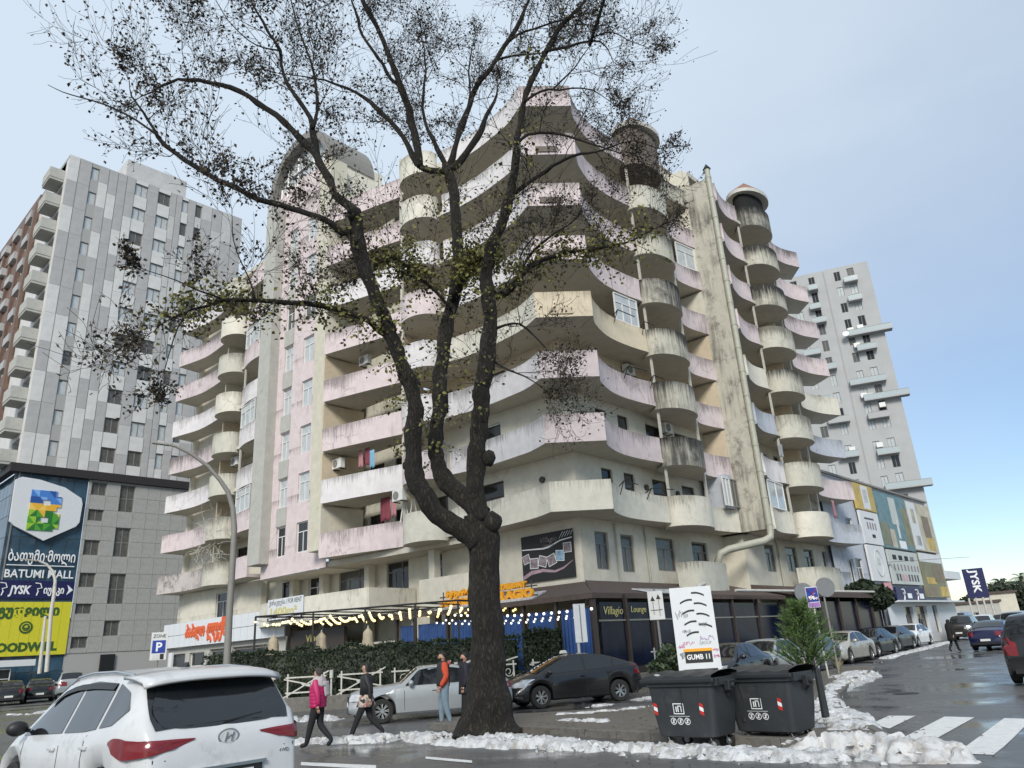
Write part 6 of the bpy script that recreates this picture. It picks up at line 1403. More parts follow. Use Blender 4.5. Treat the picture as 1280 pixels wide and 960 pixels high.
def smooth_tab(tab, n=6):
    P = smooth_line(tab, n * (len(tab) - 1)); out = [P[0]]
    for p in P[1:]:
        if p[0] > out[-1][0] + 1e-4: out.append(p)
    return out
TYPES = {
 'sedan': dict(L=4.7, W=1.78, wb=(1.38, -1.36), R=.32, top=[(-2.35, .62), (-2.33, .86), (-2.25, .98), (-1.75, 1.06), (-1.5, 1.12), (-.95, 1.38), (-.45, 1.45), (.2, 1.44), (.55, 1.36), (1.15, 1.02), (1.35, .97), (2.0, .86), (2.25, .74), (2.34, .6), (2.35, .5)],
   belt=[(-2.35, .6), (-2.2, .9), (-1.4, .95), (1.0, .9), (1.3, .88), (2.35, .5)], ws=(.52, 1.16), rw=(-1.5, -.92), side=[(-1.28, .97), (1.0, .95), (.5, 1.32), (.1, 1.39), (-.5, 1.39), (-.95, 1.31)], tl=(.72, .92, .5), hl=(.62, .78), pillars=(-.1, )),
 'hatch': dict(L=4.46, W=1.75, wb=(1.37, -1.33), R=.32, top=[(-2.23, .6), (-2.22, .95), (-2.12, 1.08), (-1.85, 1.16), (-1.2, 1.36), (-.6, 1.46), (-.1, 1.49), (.35, 1.44), (.8, 1.27), (1.45, .99), (1.8, .88), (2.1, .74), (2.2, .6), (2.23, .45)],
   belt=[(-2.23, .6), (-2.1, 1.02), (-1.4, 1.04), (1.0, .9), (1.5, .9), (2.23, .45)], ws=(.45, 1.5), rw=(-1.85, -1.0), side=[(-1.75, 1.1), (-1.2, 1.03), (1.25, .95), (.7, 1.24), (.2, 1.4), (-.4, 1.42), (-1.1, 1.3)], tl=(.78, 1.06, .36), hl=(.62, .84), pillars=(-.15, -1.15)),
 'wagon': dict(L=4.75, W=1.74, wb=(1.45, -1.35), R=.32, top=[(-2.37, .6), (-2.36, .85), (-2.3, .95), (-1.6, 1.0), (-1.35, 1.06), (-.85, 1.38), (-.5, 1.43), (.1, 1.43), (.42, 1.38), (.92, 1.02), (1.05, .98), (1.9, .9), (2.28, .8), (2.34, .7), (2.37, .5)],
   belt=[(-2.37, .6), (-2.2, .88), (-1.4, .93), (.9, .91), (1.1, .9), (2.37, .5)], ws=(.4, .95), rw=(-1.36, -.82), side=[(-1.2, .95), (.8, .94), (.4, 1.34), (.1, 1.385), (-.45, 1.385), (-.85, 1.32)], tl=(.7, .88, .5), hl=(.62, .8), pillars=(-.2, )),
 'suv': dict(L=4.75, W=1.9, wb=(1.42, -1.42), R=.38, top=[(-2.37, .7), (-2.36, 1.0), (-2.3, 1.18), (-2.12, 1.55), (-1.95, 1.74), (-1.5, 1.8), (-.4, 1.81), (.3, 1.77), (.6, 1.68), (1.1, 1.22), (1.25, 1.17), (2.1, 1.06), (2.32, .95), (2.37, .6)],
   belt=[(-2.37, .7), (-2.25, 1.15), (-1.5, 1.14), (1.0, 1.1), (1.25, 1.06), (2.37, .6)], ws=(.58, 1.12), rw=(-2.26, -2.0), side=[(-2.0, 1.2), (.95, 1.15), (.5, 1.6), (.2, 1.69), (-1.5, 1.72), (-1.85, 1.66)], tl=(.85, 1.15, .26), hl=(.8, 1.0), pillars=(-.15, -1.15)),
 'van': dict(L=5.3, W=1.98, wb=(1.75, -1.5), R=.35, top=[(-2.65, .8), (-2.64, 1.6), (-2.55, 2.25), (-2.4, 2.35), (.5, 2.38), (1.0, 2.3), (1.9, 1.45), (2.1, 1.3), (2.5, 1.1), (2.62, .9), (2.65, .5)],
   belt=[(-2.65, .7), (-2.5, 1.2), (1.7, 1.2), (2.0, 1.1), (2.65, .5)], ws=(1.05, 1.9), rw=(-2.62, -2.56), side=[(-.2, 1.3), (1.6, 1.28), (1.1, 2.0), (-.2, 2.05)], tl=(.9, 1.4, .15), hl=(.8, 1.05), pillars=(.5, )),
 'crossover': dict(L=4.48, W=1.85, wb=(1.33, -1.34), R=.36, top=[(-2.24, .6), (-2.235, .8), (-2.22, .95), (-2.17, 1.04), (-2.05, 1.2), (-1.85, 1.44), (-1.74, 1.555), (-1.6, 1.6), (-1.2, 1.645), (-.5, 1.66), (.1, 1.645), (.5, 1.57), (1.25, 1.13), (1.45, 1.08), (2.0, .96), (2.18, .82), (2.24, .6)],
   belt=[(-2.24, .6), (-2.2, .98), (-2.05, 1.16), (-1.8, 1.19), (-1.35, 1.12), (-.9, 1.07), (1.0, 1.0), (1.4, .98), (2.24, .6)], ws=(.5, 1.25), rw=(-2.14, -1.76), side=[(-1.78, 1.3), (-1.5, 1.16), (-.8, 1.09), (1.15, 1.01), (.55, 1.4), (.2, 1.53), (-.5, 1.575), (-1.2, 1.54), (-1.55, 1.46)], tl=(.9, 1.06, .45), hl=(.75, .95), pillars=(-.2, -1.15)),
}
WHEELS = {}
def wheel_mesh(R, w=.2, spokes=5):
    key = (R, spokes)
    if key in WHEELS: return WHEELS[key]
    t = MB(); prof = [(-w / 2, R * .62), (-w / 2, R * .93), (-w * .38, R), (w * .38, R), (w / 2, R * .93), (w / 2, R * .62)]; n = 26; P = []
    for y, r in prof:
        for k in range(n + 1): a = 2 * pi * k / n; P.append((r * cos(a), y, r * sin(a)))
    t.grid(P, 6, n + 1, flip=True)
    r_ = MB(); P = []
    for y, r in ((w * .42, R * .66), (w * .47, R * .62), (w * .4, R * .58), (w * .12, R * .56), (-w * .3, R * .56)):
        for k in range(n + 1): a = 2 * pi * k / n; P.append((r * cos(a), y, r * sin(a)))
    r_.grid(P, 5, n + 1, flip=True)
    for k in range(spokes):
        a = 2 * pi * k / spokes
        for da in (-.13, .13): r_.bar((R * .1 * cos(a), w * .36, R * .1 * sin(a)), (R * .6 * cos(a + da), w * .4, R * .6 * sin(a + da)), R * .09, R * .08)
    r_.disc((0, w * .36, 0), (0, 1, 0), R * .17, w * .15, 14)
    r_.disc((0, -w * .05, 0), (0, 1, 0), R * .5, .02, 18, 1)
    WHEELS[key] = (t.mesh('tyre', 'rubber', 40), r_.mesh('rim', ['alloy', 'under'], 40)); return WHEELS[key]
def car(typ, label, cat, pos, head, body, group=None, spokes=5, name=None, z=None, plate=False, lamps=True, trim='paint', opts={}):
    T = dict(TYPES[typ]); T.update(opts); hw = T['W'] / 2; top = smooth_tab(T['top'], 5); belt = T['belt']; R = T['R']; xf, xr = T['wb']; Ln = T['L']
    t = thing(name or {'sedan': 'parked_saloon', 'hatch': 'parked_hatchback', 'wagon': 'parked_saloon', 'suv': 'parked_suv', 'van': 'parked_van', 'crossover': 'white_suv'}[typ], label, cat, (pos[0], pos[1], ground_z(*pos) if z is None else z), atan2(head[1], head[0]), group)
    def plan(x):
        e = Ln / 2 - abs(x); return 1 - .16 * max(0, 1 - e / .55) ** 2 - .03 * max(0, 1 - e / 1.4)
    def sec(x):
        zt = interp(top, x); zb = .2 + (.06 if typ in ('suv', 'crossover') else 0) + .12 * max(0, 1 - (Ln / 2 - abs(x)) / .35)
        for wx in (xf, xr):
            q = (R + .07) ** 2 - (x - wx) ** 2
            if q > 0: zb = max(zb, R + sqrt(q))
        zl = max(min(interp(belt, x), zt - .015), zb + .05); w = hw * plan(x); zb = min(zb, zl - .04)
        cab = max(0, zt - zl); wr = w * .945 - cab * .38; e = min(.07, cab * .5)
        zm = zb + (zl - zb) * .55; wm = w
        if zb > .45: wm = w * 1.012
        return [(0, zb), (w * .93, zb), (w * .985, zb + .05), (wm, zm), (w * .99, zl - min(.05, (zl - zm) * .5)), (w * .955, zl), (wr + .005, zt - e), (wr * .93, zt - e * .25), (wr * .55, zt + .012), (0, zt + .022)]
    xs = set()
    k = int(Ln / .11)
    for i in range(k + 1): xs.add(round(-Ln / 2 + Ln * i / k, 3))
    for wx in (xf, xr):
        for q in (-1, -.97, -.9, -.78, .78, .9, .97, 1): xs.add(round(wx + q * (R + .07), 3))
    for a, _ in T['top']: xs.add(a)
    xs = sorted(xs); mb = MB(); P = []
    for x in xs:
        s = sec(x); P += [(x, -y, zz) for y, zz in s[::-1]] + [(x, y, zz) for y, zz in s[1:]]
    nv = 19; mb.grid(P, len(xs), nv, flip=False)
    mb.f.append(tuple(range(nv))); mb.m.append(0); mb.f.append(tuple((len(xs) - 1) * nv + i for i in range(nv))[::-1]); mb.m.append(0)
    me = mb.mesh('body', body); bm = bmesh.new(); bm.from_mesh(me); bmesh.ops.recalc_face_normals(bm, faces=bm.faces); bm.to_mesh(me); bm.free()
    me.polygons.foreach_set('use_smooth', [True] * len(me.polygons)); me.set_sharp_from_angle(angle=radians(38))
    link('body', me, t)
    u = MB(); u.box((0, 0, R * .8 + .12), (Ln * .93, T['W'] * .74, R * 1.1)); u.build('underbody', 'under', t)
    def side_y(x, zz):
        s = sec(x)
        for (y0, z0), (y1, z1) in zip(s[1:7], s[2:8]):
            if z0 <= zz <= z1: return y0 + (y1 - y0) * (zz - z0) / max(1e-6, z1 - z0)
        return s[6][0]
    def top_z(x, y):
        s = sec(x)[6:][::-1]; y = abs(y)
        for (y0, z0), (y1, z1) in zip(s[:-1], s[1:]):
            if y <= y1: return z0 + (z1 - z0) * (y - y0) / max(1e-6, y1 - y0)
        return s[-1][1]
    def roof_w(x): return sec(x)[6][0]
    # side glass, split at the pillars
    poly = T['side']
    cuts = [-9] + sorted(T['pillars']) + [9]
    xsd = [p[0] for p in poly]
    def spanz(x):
        zs = []
        for (a, b), (c, d) in zip(poly, poly[1:] + poly[:1]):
            if min(a, c) <= x <= max(a, c) and a != c: zs.append(b + (d - b) * (x - a) / (c - a))
        return (min(zs), max(zs)) if len(zs) > 1 else None
    for sgn in (-1, 1):
        for c0, c1 in zip(cuts[:-1], cuts[1:]):
            a, b = max(min(xsd) + .015, c0 + .04), min(max(xsd) - .015, c1 - .04)
            if b - a < .08: continue
            g = MB(); P = []; n = 12; ok = True
            for i in range(n):
                x = a + (b - a) * i / (n - 1); zz = spanz(x)
                if zz is None: zz = (1, 1.001)
                for j in range(4): h = zz[0] + (zz[1] - zz[0]) * j / 3; P.append((x, sgn * (side_y(x, h) + .008), h))
            g.grid(P, n, 4, flip=sgn < 0); g.build('side_window', 'car_glass', t, smooth=180)
    for (a, b), nm in ((T['ws'], 'windscreen'), (T['rw'], 'rear_window')):
        g = MB(); P = []; n = 10
        for i in range(n):
            x = a + (b - a) * (.03 + .94 * i / (n - 1)); w = roof_w(x) * .93
            for j in range(9): y = w * (j / 4 - 1); P.append((x + (-.006 if nm == 'rear_window' else .006), y, top_z(x, y) + .012))
        g.grid(P, n, 9, flip=True); g.build(nm, 'car_glass', t, smooth=180)
    tyre, rim = wheel_mesh(R, spokes=spokes)
    for wx in (xf, xr):
        for sgn in (-1, 1):
            w = bpy.data.objects.new('wheel', None); C.objects.link(w); w.parent = t; w.location = (wx, sgn * (hw - .115), R); w.rotation_euler = (0, random.random() * 2, 0 if sgn > 0 else pi)
            link('tyre', tyre, w); link('rim', rim, w)
    # seams, handles, mirrors
    m = MB()
    for sgn in (-1, 1):
        for x in (max(xsd) + .02, T['pillars'][-1] if len(T['pillars']) == 1 else T['pillars'][-1], T['pillars'][0] - (.02 if len(T['pillars']) > 1 else .95)):
            if abs(x - xr) < R + .05 or abs(x - xf) < R + .05: x = x + (.2 if x < 0 else -.2)
            s = sec(x); z0, z1 = s[2][1] + .05, s[5][1] - .01; n = 8
            P = []
            for i in range(n): zz = z0 + (z1 - z0) * i / (n - 1); y = sgn * (side_y(x, zz) + .003); P += [(x - .006, y, zz), (x + .006, y, zz)]
            m.grid(P, n, 2, flip=sgn > 0)
    m.build('door_seam', 'seam', t)
    for sgn in (-1, 1):
        for x in (-.05, -1.0):
            zz = interp(belt, x) - .13; y = side_y(x, zz); m = MB(); m.box((x, sgn * (y + .018), zz), (.17, .03, .035)); m.build('door_handle', body if trim == 'paint' else trim, t, bevel=.008)
        x = max(xsd) - .16; zz = interp(belt, x) + .07; y = side_y(x, zz - .05)
        m = MB(); m.sphere((x, sgn * (y + .13), zz + .03), (.075, .12, .085), 10, 8); m.bar((x, sgn * (y - .01), zz), (x, sgn * (y + .08), zz), .04); m.build('mirror', 'car_trim' if typ == 'crossover' else body, t, smooth=50)
    if not lamps: return t, sec, side_y, top_z
    # lamps, grille, bumper strip, plate
    tz0, tz1, ty = T['tl']
    for sgn in (-1, 1):
        m = MB(); P = []; n = 7
        for i in range(n):
            f = i / (n - 1)
            for j in range(3):
                zz = tz0 + (tz1 - tz0) * j / 2
                # walk from the rear face round the corner
                x = -Ln / 2 + .02
                for q in top:
                    if q[1] >= zz: x = max(-Ln / 2, q[0]); break
                ymax = side_y(x + .03, zz)
                if f < .6: y = ty + (ymax - .02 - ty) * f / .6; xx = x - .012
                else: xx = x + .03 + (f - .6) / .4 * .28; y = side_y(xx, zz) + .01
                P.append((xx, sgn * y, zz))
        m.grid(P, n, 3, flip=sgn < 0); m.build('tail_lamp', 'red_lamp', t)
        hz0, hz1 = T['hl']; m = MB(); P = []
        for i in range(n):
            f = i / (n - 1)
            for j in range(3):
                zz = hz0 + (hz1 - hz0) * j / 2; x = Ln / 2 - .02
                for q in reversed(top):
                    if q[1] >= zz: x = q[0]; break
                ymax = side_y(x - .03, zz)
                if f < .6: y = .42 * hw / .9 + (ymax - .02 - .42 * hw / .9) * f / .6; xx = x + .012
                else: xx = x - .03 - (f - .6) / .4 * .3; y = side_y(xx, min(zz, sec(xx)[5][1])) + .01
                P.append((xx, sgn * y, zz))
        m.grid(P, n, 3, flip=sgn > 0); m.build('headlight', 'head_lamp', t)
    m = MB(); m.box((Ln / 2 - .02, 0, (T['hl'][0] + T['hl'][1]) / 2 - .06), (.06, hw * .8, .14)); m.build('grille', 'car_trim', t); m = MB(); m.box((Ln / 2 - .035, 0, .34), (.09, hw * 1.3, .12)); m.box((-Ln / 2 + .03, 0, .36), (.08, hw * 1.4, .12)); m.build_each('bumper_strip', 'car_trim', t)
    for sx in (-1, 1): m = MB(); m.box((sx * (Ln / 2 + .012), 0, .52 if sx > 0 or typ != 'crossover' else .5), (.02, .46, .11)); m.build('number_plate', 'plate_white', t)
    return t, sec, side_y, top_z

HL = Vector((-.74, .67)).normalized()
# ---- foreground white crossover seen from behind
wc, sec, side_y, top_z = car('crossover', 'white crossover driving away at the lower left, big dark rear window towards us', 'car', (-4.72, 9.62), (-.745, .667), 'paint_clean_white', lamps=False, trim='paint', z=-.03, name='white_suv')
def rear_pt(y, z, off=.012):
    for a, b in zip(TYPES['crossover']['top'][:-1], TYPES['crossover']['top'][1:]):
        if a[1] <= z <= b[1]: x = a[0] + (b[0] - a[0]) * (z - a[1]) / (b[1] - a[1]); break
    return (x - off, y, z)
def corner_x(y, z):
    """x of the body surface at lateral y and height z, looking at the tail"""
    lo, hi = -2.24, -1.2
    for i in range(60):
        x = lo + (hi - lo) * i / 59; s = sec(x)
        if s[9][1] >= z and side_y(x, z) >= abs(y): return x
    return hi
def tail_patch(name, outline, m, rows=7, colsn=16, off=.012):
    """outline: list of (y, zlow, zhigh) from the middle to the outside; y past the body half width wraps down the flank"""
    for sgn in (-1, 1):
        P = []
        for (y, z0, z1) in outline:
            for j in range(rows):
                z = z0 + (z1 - z0) * j / (rows - 1)
                w = max(0., 1 - abs(y - .84) / .2) * .04
                if y <= .84: P.append((corner_x(y, z) - off - w, sgn * (y + w * .5), z))
                else: x = -2.02 + (y - .84); P.append((x - w * .4, sgn * (side_y(x, z) + off + w), z))
        b = MB(); b.grid(P, len(outline), rows, flip=sgn < 0); b.build(name, m, wc, smooth=180)
M['lamp_dark'] = mat('lamp_dark', (.09, .004, .006), .08, var=0, coat=1.); M['lamp_clear'] = mat('lamp_clear', (.5, .42, .42), .1, var=0, coat=1.)
tail_patch('tail_lamp', [(.34, 1.0, 1.01), (.44, .965, 1.015), (.55, .935, 1.02), (.68, .91, 1.025), (.76, .895, 1.03), (.82, .885, 1.03), (.9, .87, 1.04), (.98, .87, 1.05), (1.06, .885, 1.055), (1.14, .92, 1.055), (1.2, .97, 1.045), (1.26, 1.0, 1.02)], 'red_lamp')
0 and tail_patch('lamp_lens', [(.5, .95, .96), (.58, .93, .953), (.66, .914, .948), (.71, .905, .94)], 'lamp_clear', 4, off=.022)
0 and tail_patch('lamp_band', [(.42, .955, .975), (.6, .918, .935), (.7, .9, .912), (.8, .885, .897), (.9, .87, .885)], 'lamp_dark', 3, off=.021)
# big rear window with the spoiler overhang, hatch seams, emblem, wiper, fin, rails
b = MB(); P = []
for i in range(12):
    f = i / 11; z = 1.09 + f * .43
    w = (.70 + .04 * sin(pi * min(1, f * 1.3))) - .1 * f
    w = w * (1 - .12 * (1 - f) ** 4)
    for j in range(15):
        y = w * (j / 7 - 1); zz = z + .035 * (abs(j / 7 - 1) ** 2.2) * (1 - f)
        P.append((corner_x(y, zz) - .014, y, zz))
b.grid(P, 12, 15, flip=True); b.build('hatch_glass', 'car_glass', wc, smooth=180)
b = MB(); P = []
for i in range(4):
    for j in range(15):
        y = .74 * (j / 7 - 1); x = (-1.98, -1.93, -1.7, -1.45)[i]; z = (1.53, 1.575, 1.615, 1.628)[i] - .05 * abs(j / 7 - 1) ** 3; P.append((x + .1 * abs(j / 7 - 1) ** 3, y, z))
b.grid(P, 4, 15, flip=True); s = b.build('roof_spoiler', 'paint_clean_white', wc, smooth=180); md = s.modifiers.new('thick', 'SOLIDIFY'); md.thickness = .03; md.offset = -1
b = MB(); b.box((-1.955, 0, 1.535), (.03, .3, .018)); b.build('brake_lamp', 'lamp_dark', wc)
b = MB(); P = [(-1.18, -.03, 1.66), (-.98, -.03, 1.675), (-1.18, .03, 1.66), (-.98, .03, 1.675), (-1.2, 0, 1.72), (-1.12, 0, 1.72)]
b.add(P, [(0, 4, 2), (0, 1, 5, 4), (2, 4, 5, 3), (1, 3, 5)]); b.build('aerial_fin', 'car_trim', wc)
for sgn in (-1, 1):
    b = MB(); b.tube([(x, sgn * (sec(x)[6][0] - .02), sec(x)[6][1] + d) for x, d in ((-1.55, .02), (-1.4, .06), (-.9, .075), (-.2, .075), (.25, .06), (.42, .02))], .016, 8); b.build('roof_rail', 'chrome', wc, smooth=60)
    # wind deflector and belt trim
    b = MB(); P = []
    for i in range(9):
        x = -1.1 + 1.75 * i / 8; z = min(1.565, interp(TYPES['crossover']['top'], x) - .1); 
        for dz, dy in ((0, .012), (-.06, .03)): P.append((x, sgn * (side_y(x, z + dz) + dy), z + dz))
    b.grid(P, 9, 2, flip=sgn > 0); b.build('wind_deflector', 'car_trim', wc, smooth=180)
b = MB(); b.disc((0, 0, 0), (1, 0, 0), .075, .012, 24); o = b.build('emblem_ring', 'chrome', wc, smooth=50); o.location = (corner_x(0, .985) - .012, 0, .985); o.scale = (1, 1.5, 1)
b = MB(); b.disc((0, 0, 0), (1, 0, 0), .06, .014, 24); o = b.build('emblem_field', 'paint_clean_white', wc, smooth=50); o.location = (corner_x(0, .985) - .016, 0, .985); o.scale = (1, 1.55, 1)
xx = corner_x(0, .985) - .026
b = MB(); b.bar((xx, .045, .945), (xx, .022, 1.028), .022, .01); b.bar((xx, -.022, .945), (xx, -.045, 1.028), .022, .01); b.tube([(xx, .035, .97), (xx, .01, .978), (xx, -.01, .992), (xx, -.035, 1.0)], .009, 6); b.build('emblem', 'chrome', wc)
b = MB()
zz0 = [.8 + .0 * k for k in range(2)]
for z in (.815,):
    P = []
    for j in range(21): y = .78 * (j / 10 - 1); zq = z + .03 * abs(j / 10 - 1) ** 2; P += [(corner_x(y, zq) - .006, y, zq), (corner_x(y, zq + .012) - .006, y, zq + .012)]
    b.grid(P, 21, 2)
for sgn in (-1, 1):
    P = []
    for (y, z) in ((.73, .86), (.725, .82), (.72, .8), (.7, .7)): P += [(corner_x(y, z) - .007, sgn * y, z), (corner_x(y + .01, z) - .007, sgn * (y + .01), z)]
    b.grid(P, 4, 2)
b.build('hatch_seam', 'seam', wc)
b = MB(); b.box((-2.245, 0, .62), (.04, .72, .19)); b.box((-2.25, 0, .725), (.05, .8, .03), mi=1); b.build('plate_recess', ['car_trim', 'chrome'], wc)
b = MB(); b.box((-2.272, 0, .62), (.012, .52, .115)); q = b.build('number_plate', 'plate_white', wc); text('RH 711 HR', .1, 'print_black', q, frame_mtx((-2.281, 0, .585), (0, -1, 0)), width=.42)
b = MB(); b.box((-2.2, 0, .42), (.1, 1.5, .3)); b.build('lower_bumper', 'car_trim', wc, bevel=.03)
text('4WD', .05, 'chrome', wc, frame_mtx((corner_x(.62, .78) - .012, -.62, .775), (0, -1, 0)))
b = MB(); b.bar((corner_x(0, 1.13) - .03, .02, 1.12), (corner_x(.4, 1.2) - .03, -.42, 1.17), .015); b.build('rear_wiper', 'car_trim', wc)

# ---- silver saloon and black hatchback by the hedge
car('wagon', 'old silver saloon parked by the hedge behind the two men', 'car', (-3.05, 23.9), (-.97, -.25), 'paint_silver', spokes=8)
b = MB()
car('hatch', 'black taxi hatchback parked right of the tree trunk', 'car', (1.25, 25.6), (-.93, -.37), 'paint_black', spokes=7)
o = S.objects  # taxi light on the roof of the hatchback
tl = MB(); tl.box((1.1, 25.55, ground_z(1.25, 25.6) + 1.555), (.26, .14, .1), .38, taper=.7); tag(tl.build('taxi_light', 'post_white', bevel=.02), 'small white taxi light on the roof of the black hatchback', 'taxi light')
# ---- side street, left kerb
HR = Vector((.68, .733)).normalized()
def on(u, v): return (u, v)
car('sedan', 'beige silver saloon parked nearest in the row along the side street', 'car', (15.55,39.37), (-HR.x, -HR.y), 'paint_beige', 'cars parked along the side street')
car('sedan', 'black saloon parked behind the beige one in the side street', 'car', (18.97,44.09), (-HR.x, -HR.y), 'paint_black', 'cars parked along the side street')
car('sedan', 'dark grey saloon third in the row of the side street', 'car', (22.68,49.56), (-HR.x, -HR.y), 'paint_grey', 'cars parked along the side street')
car('sedan', 'white saloon parked fourth in the row of the side street', 'car', (26.00,53.88), (-HR.x, -HR.y), 'paint_white', 'cars parked along the side street')
car('suv', 'pale estate car half hidden behind the parked saloons under the hoardings', 'car', (35.93,76.20), (-HR.x, -HR.y), 'paint_silver', 'cars parked along the side street')
car('suv', 'dark off-road car driving towards us near the woman in black', 'car', (34.78,63.07), (-HR.x + .1, -HR.y), 'paint_bronze', name='off_road_car')
car('van', 'long white van on the side street behind the dark off-road car', 'van', (49.91,90.22), (-HR.x, -HR.y), 'paint_white')
car('suv', 'white car facing us right of the dark off-road car', 'car', (40.40,69.97), (-HR.x + .15, -HR.y), 'paint_white', name='white_car')
car('sedan', 'dark blue saloon seen from behind driving up the side street', 'car', (25.05,42.52), (HR.x, HR.y), 'paint_navy', name='blue_saloon')
car('suv', 'black car with a red tail lamp showing nearest on the far side of the street', 'car', (14.94,22.77), (HR.x - .05, HR.y), 'paint_black', name='black_suv', opts=dict(tl=(.75, 1.2, .5)))
car('suv', 'dark car far up the side street on the right', 'car', (50.26,82.74), (HR.x, HR.y), 'paint_grey', name='distant_car')
car('suv', 'silver car at the far right edge of the side street', 'car', (33.43,53.49), (HR.x, HR.y), 'paint_silver', name='distant_car')
# ---- dark cars beside the restaurant, behind the white board
car('sedan', 'black saloon half hidden behind the white sign board', 'car', (7.0, 28.2), (-.62, -.78), 'paint_black', 'cars parked in front of the restaurant')
car('sedan', 'grey saloon behind the black one in front of the restaurant', 'car', (9.3, 31.2), (-.62, -.78), 'paint_silver', 'cars parked in front of the restaurant')
car('hatch', 'grey green car with snow on its bonnet behind the young pine', 'car', (11.7, 33.6), (-.62, -.78), 'paint_grey', 'cars parked in front of the restaurant')
# ---- left street
car('sedan', 'black saloon parked at the far left edge, leftmost of the dark row', 'car', (-35.58,51.49), (-.55, .83), 'paint_black', 'dark cars parked on the left street')
car('sedan', 'dark saloon second from the left edge with a white number plate', 'car', (-34.06,51.64), (-.55, .83), 'paint_black', 'dark cars parked on the left street')
car('sedan', 'black saloon with a bright red tail lamp in the left row', 'car', (-33.79,54.36), (-.55, .83), 'paint_black', 'dark cars parked on the left street')
car('suv', 'silver car behind the white crossover on the left street', 'car', (-34.79,59.52), (-.55, .83), 'paint_silver', 'dark cars parked on the left street')
car('suv', 'dark off-road car with a roof rack behind the roof of the white crossover', 'car', (-37.40,73.86), (-.5, .86), 'paint_grey', name='off_road_car')

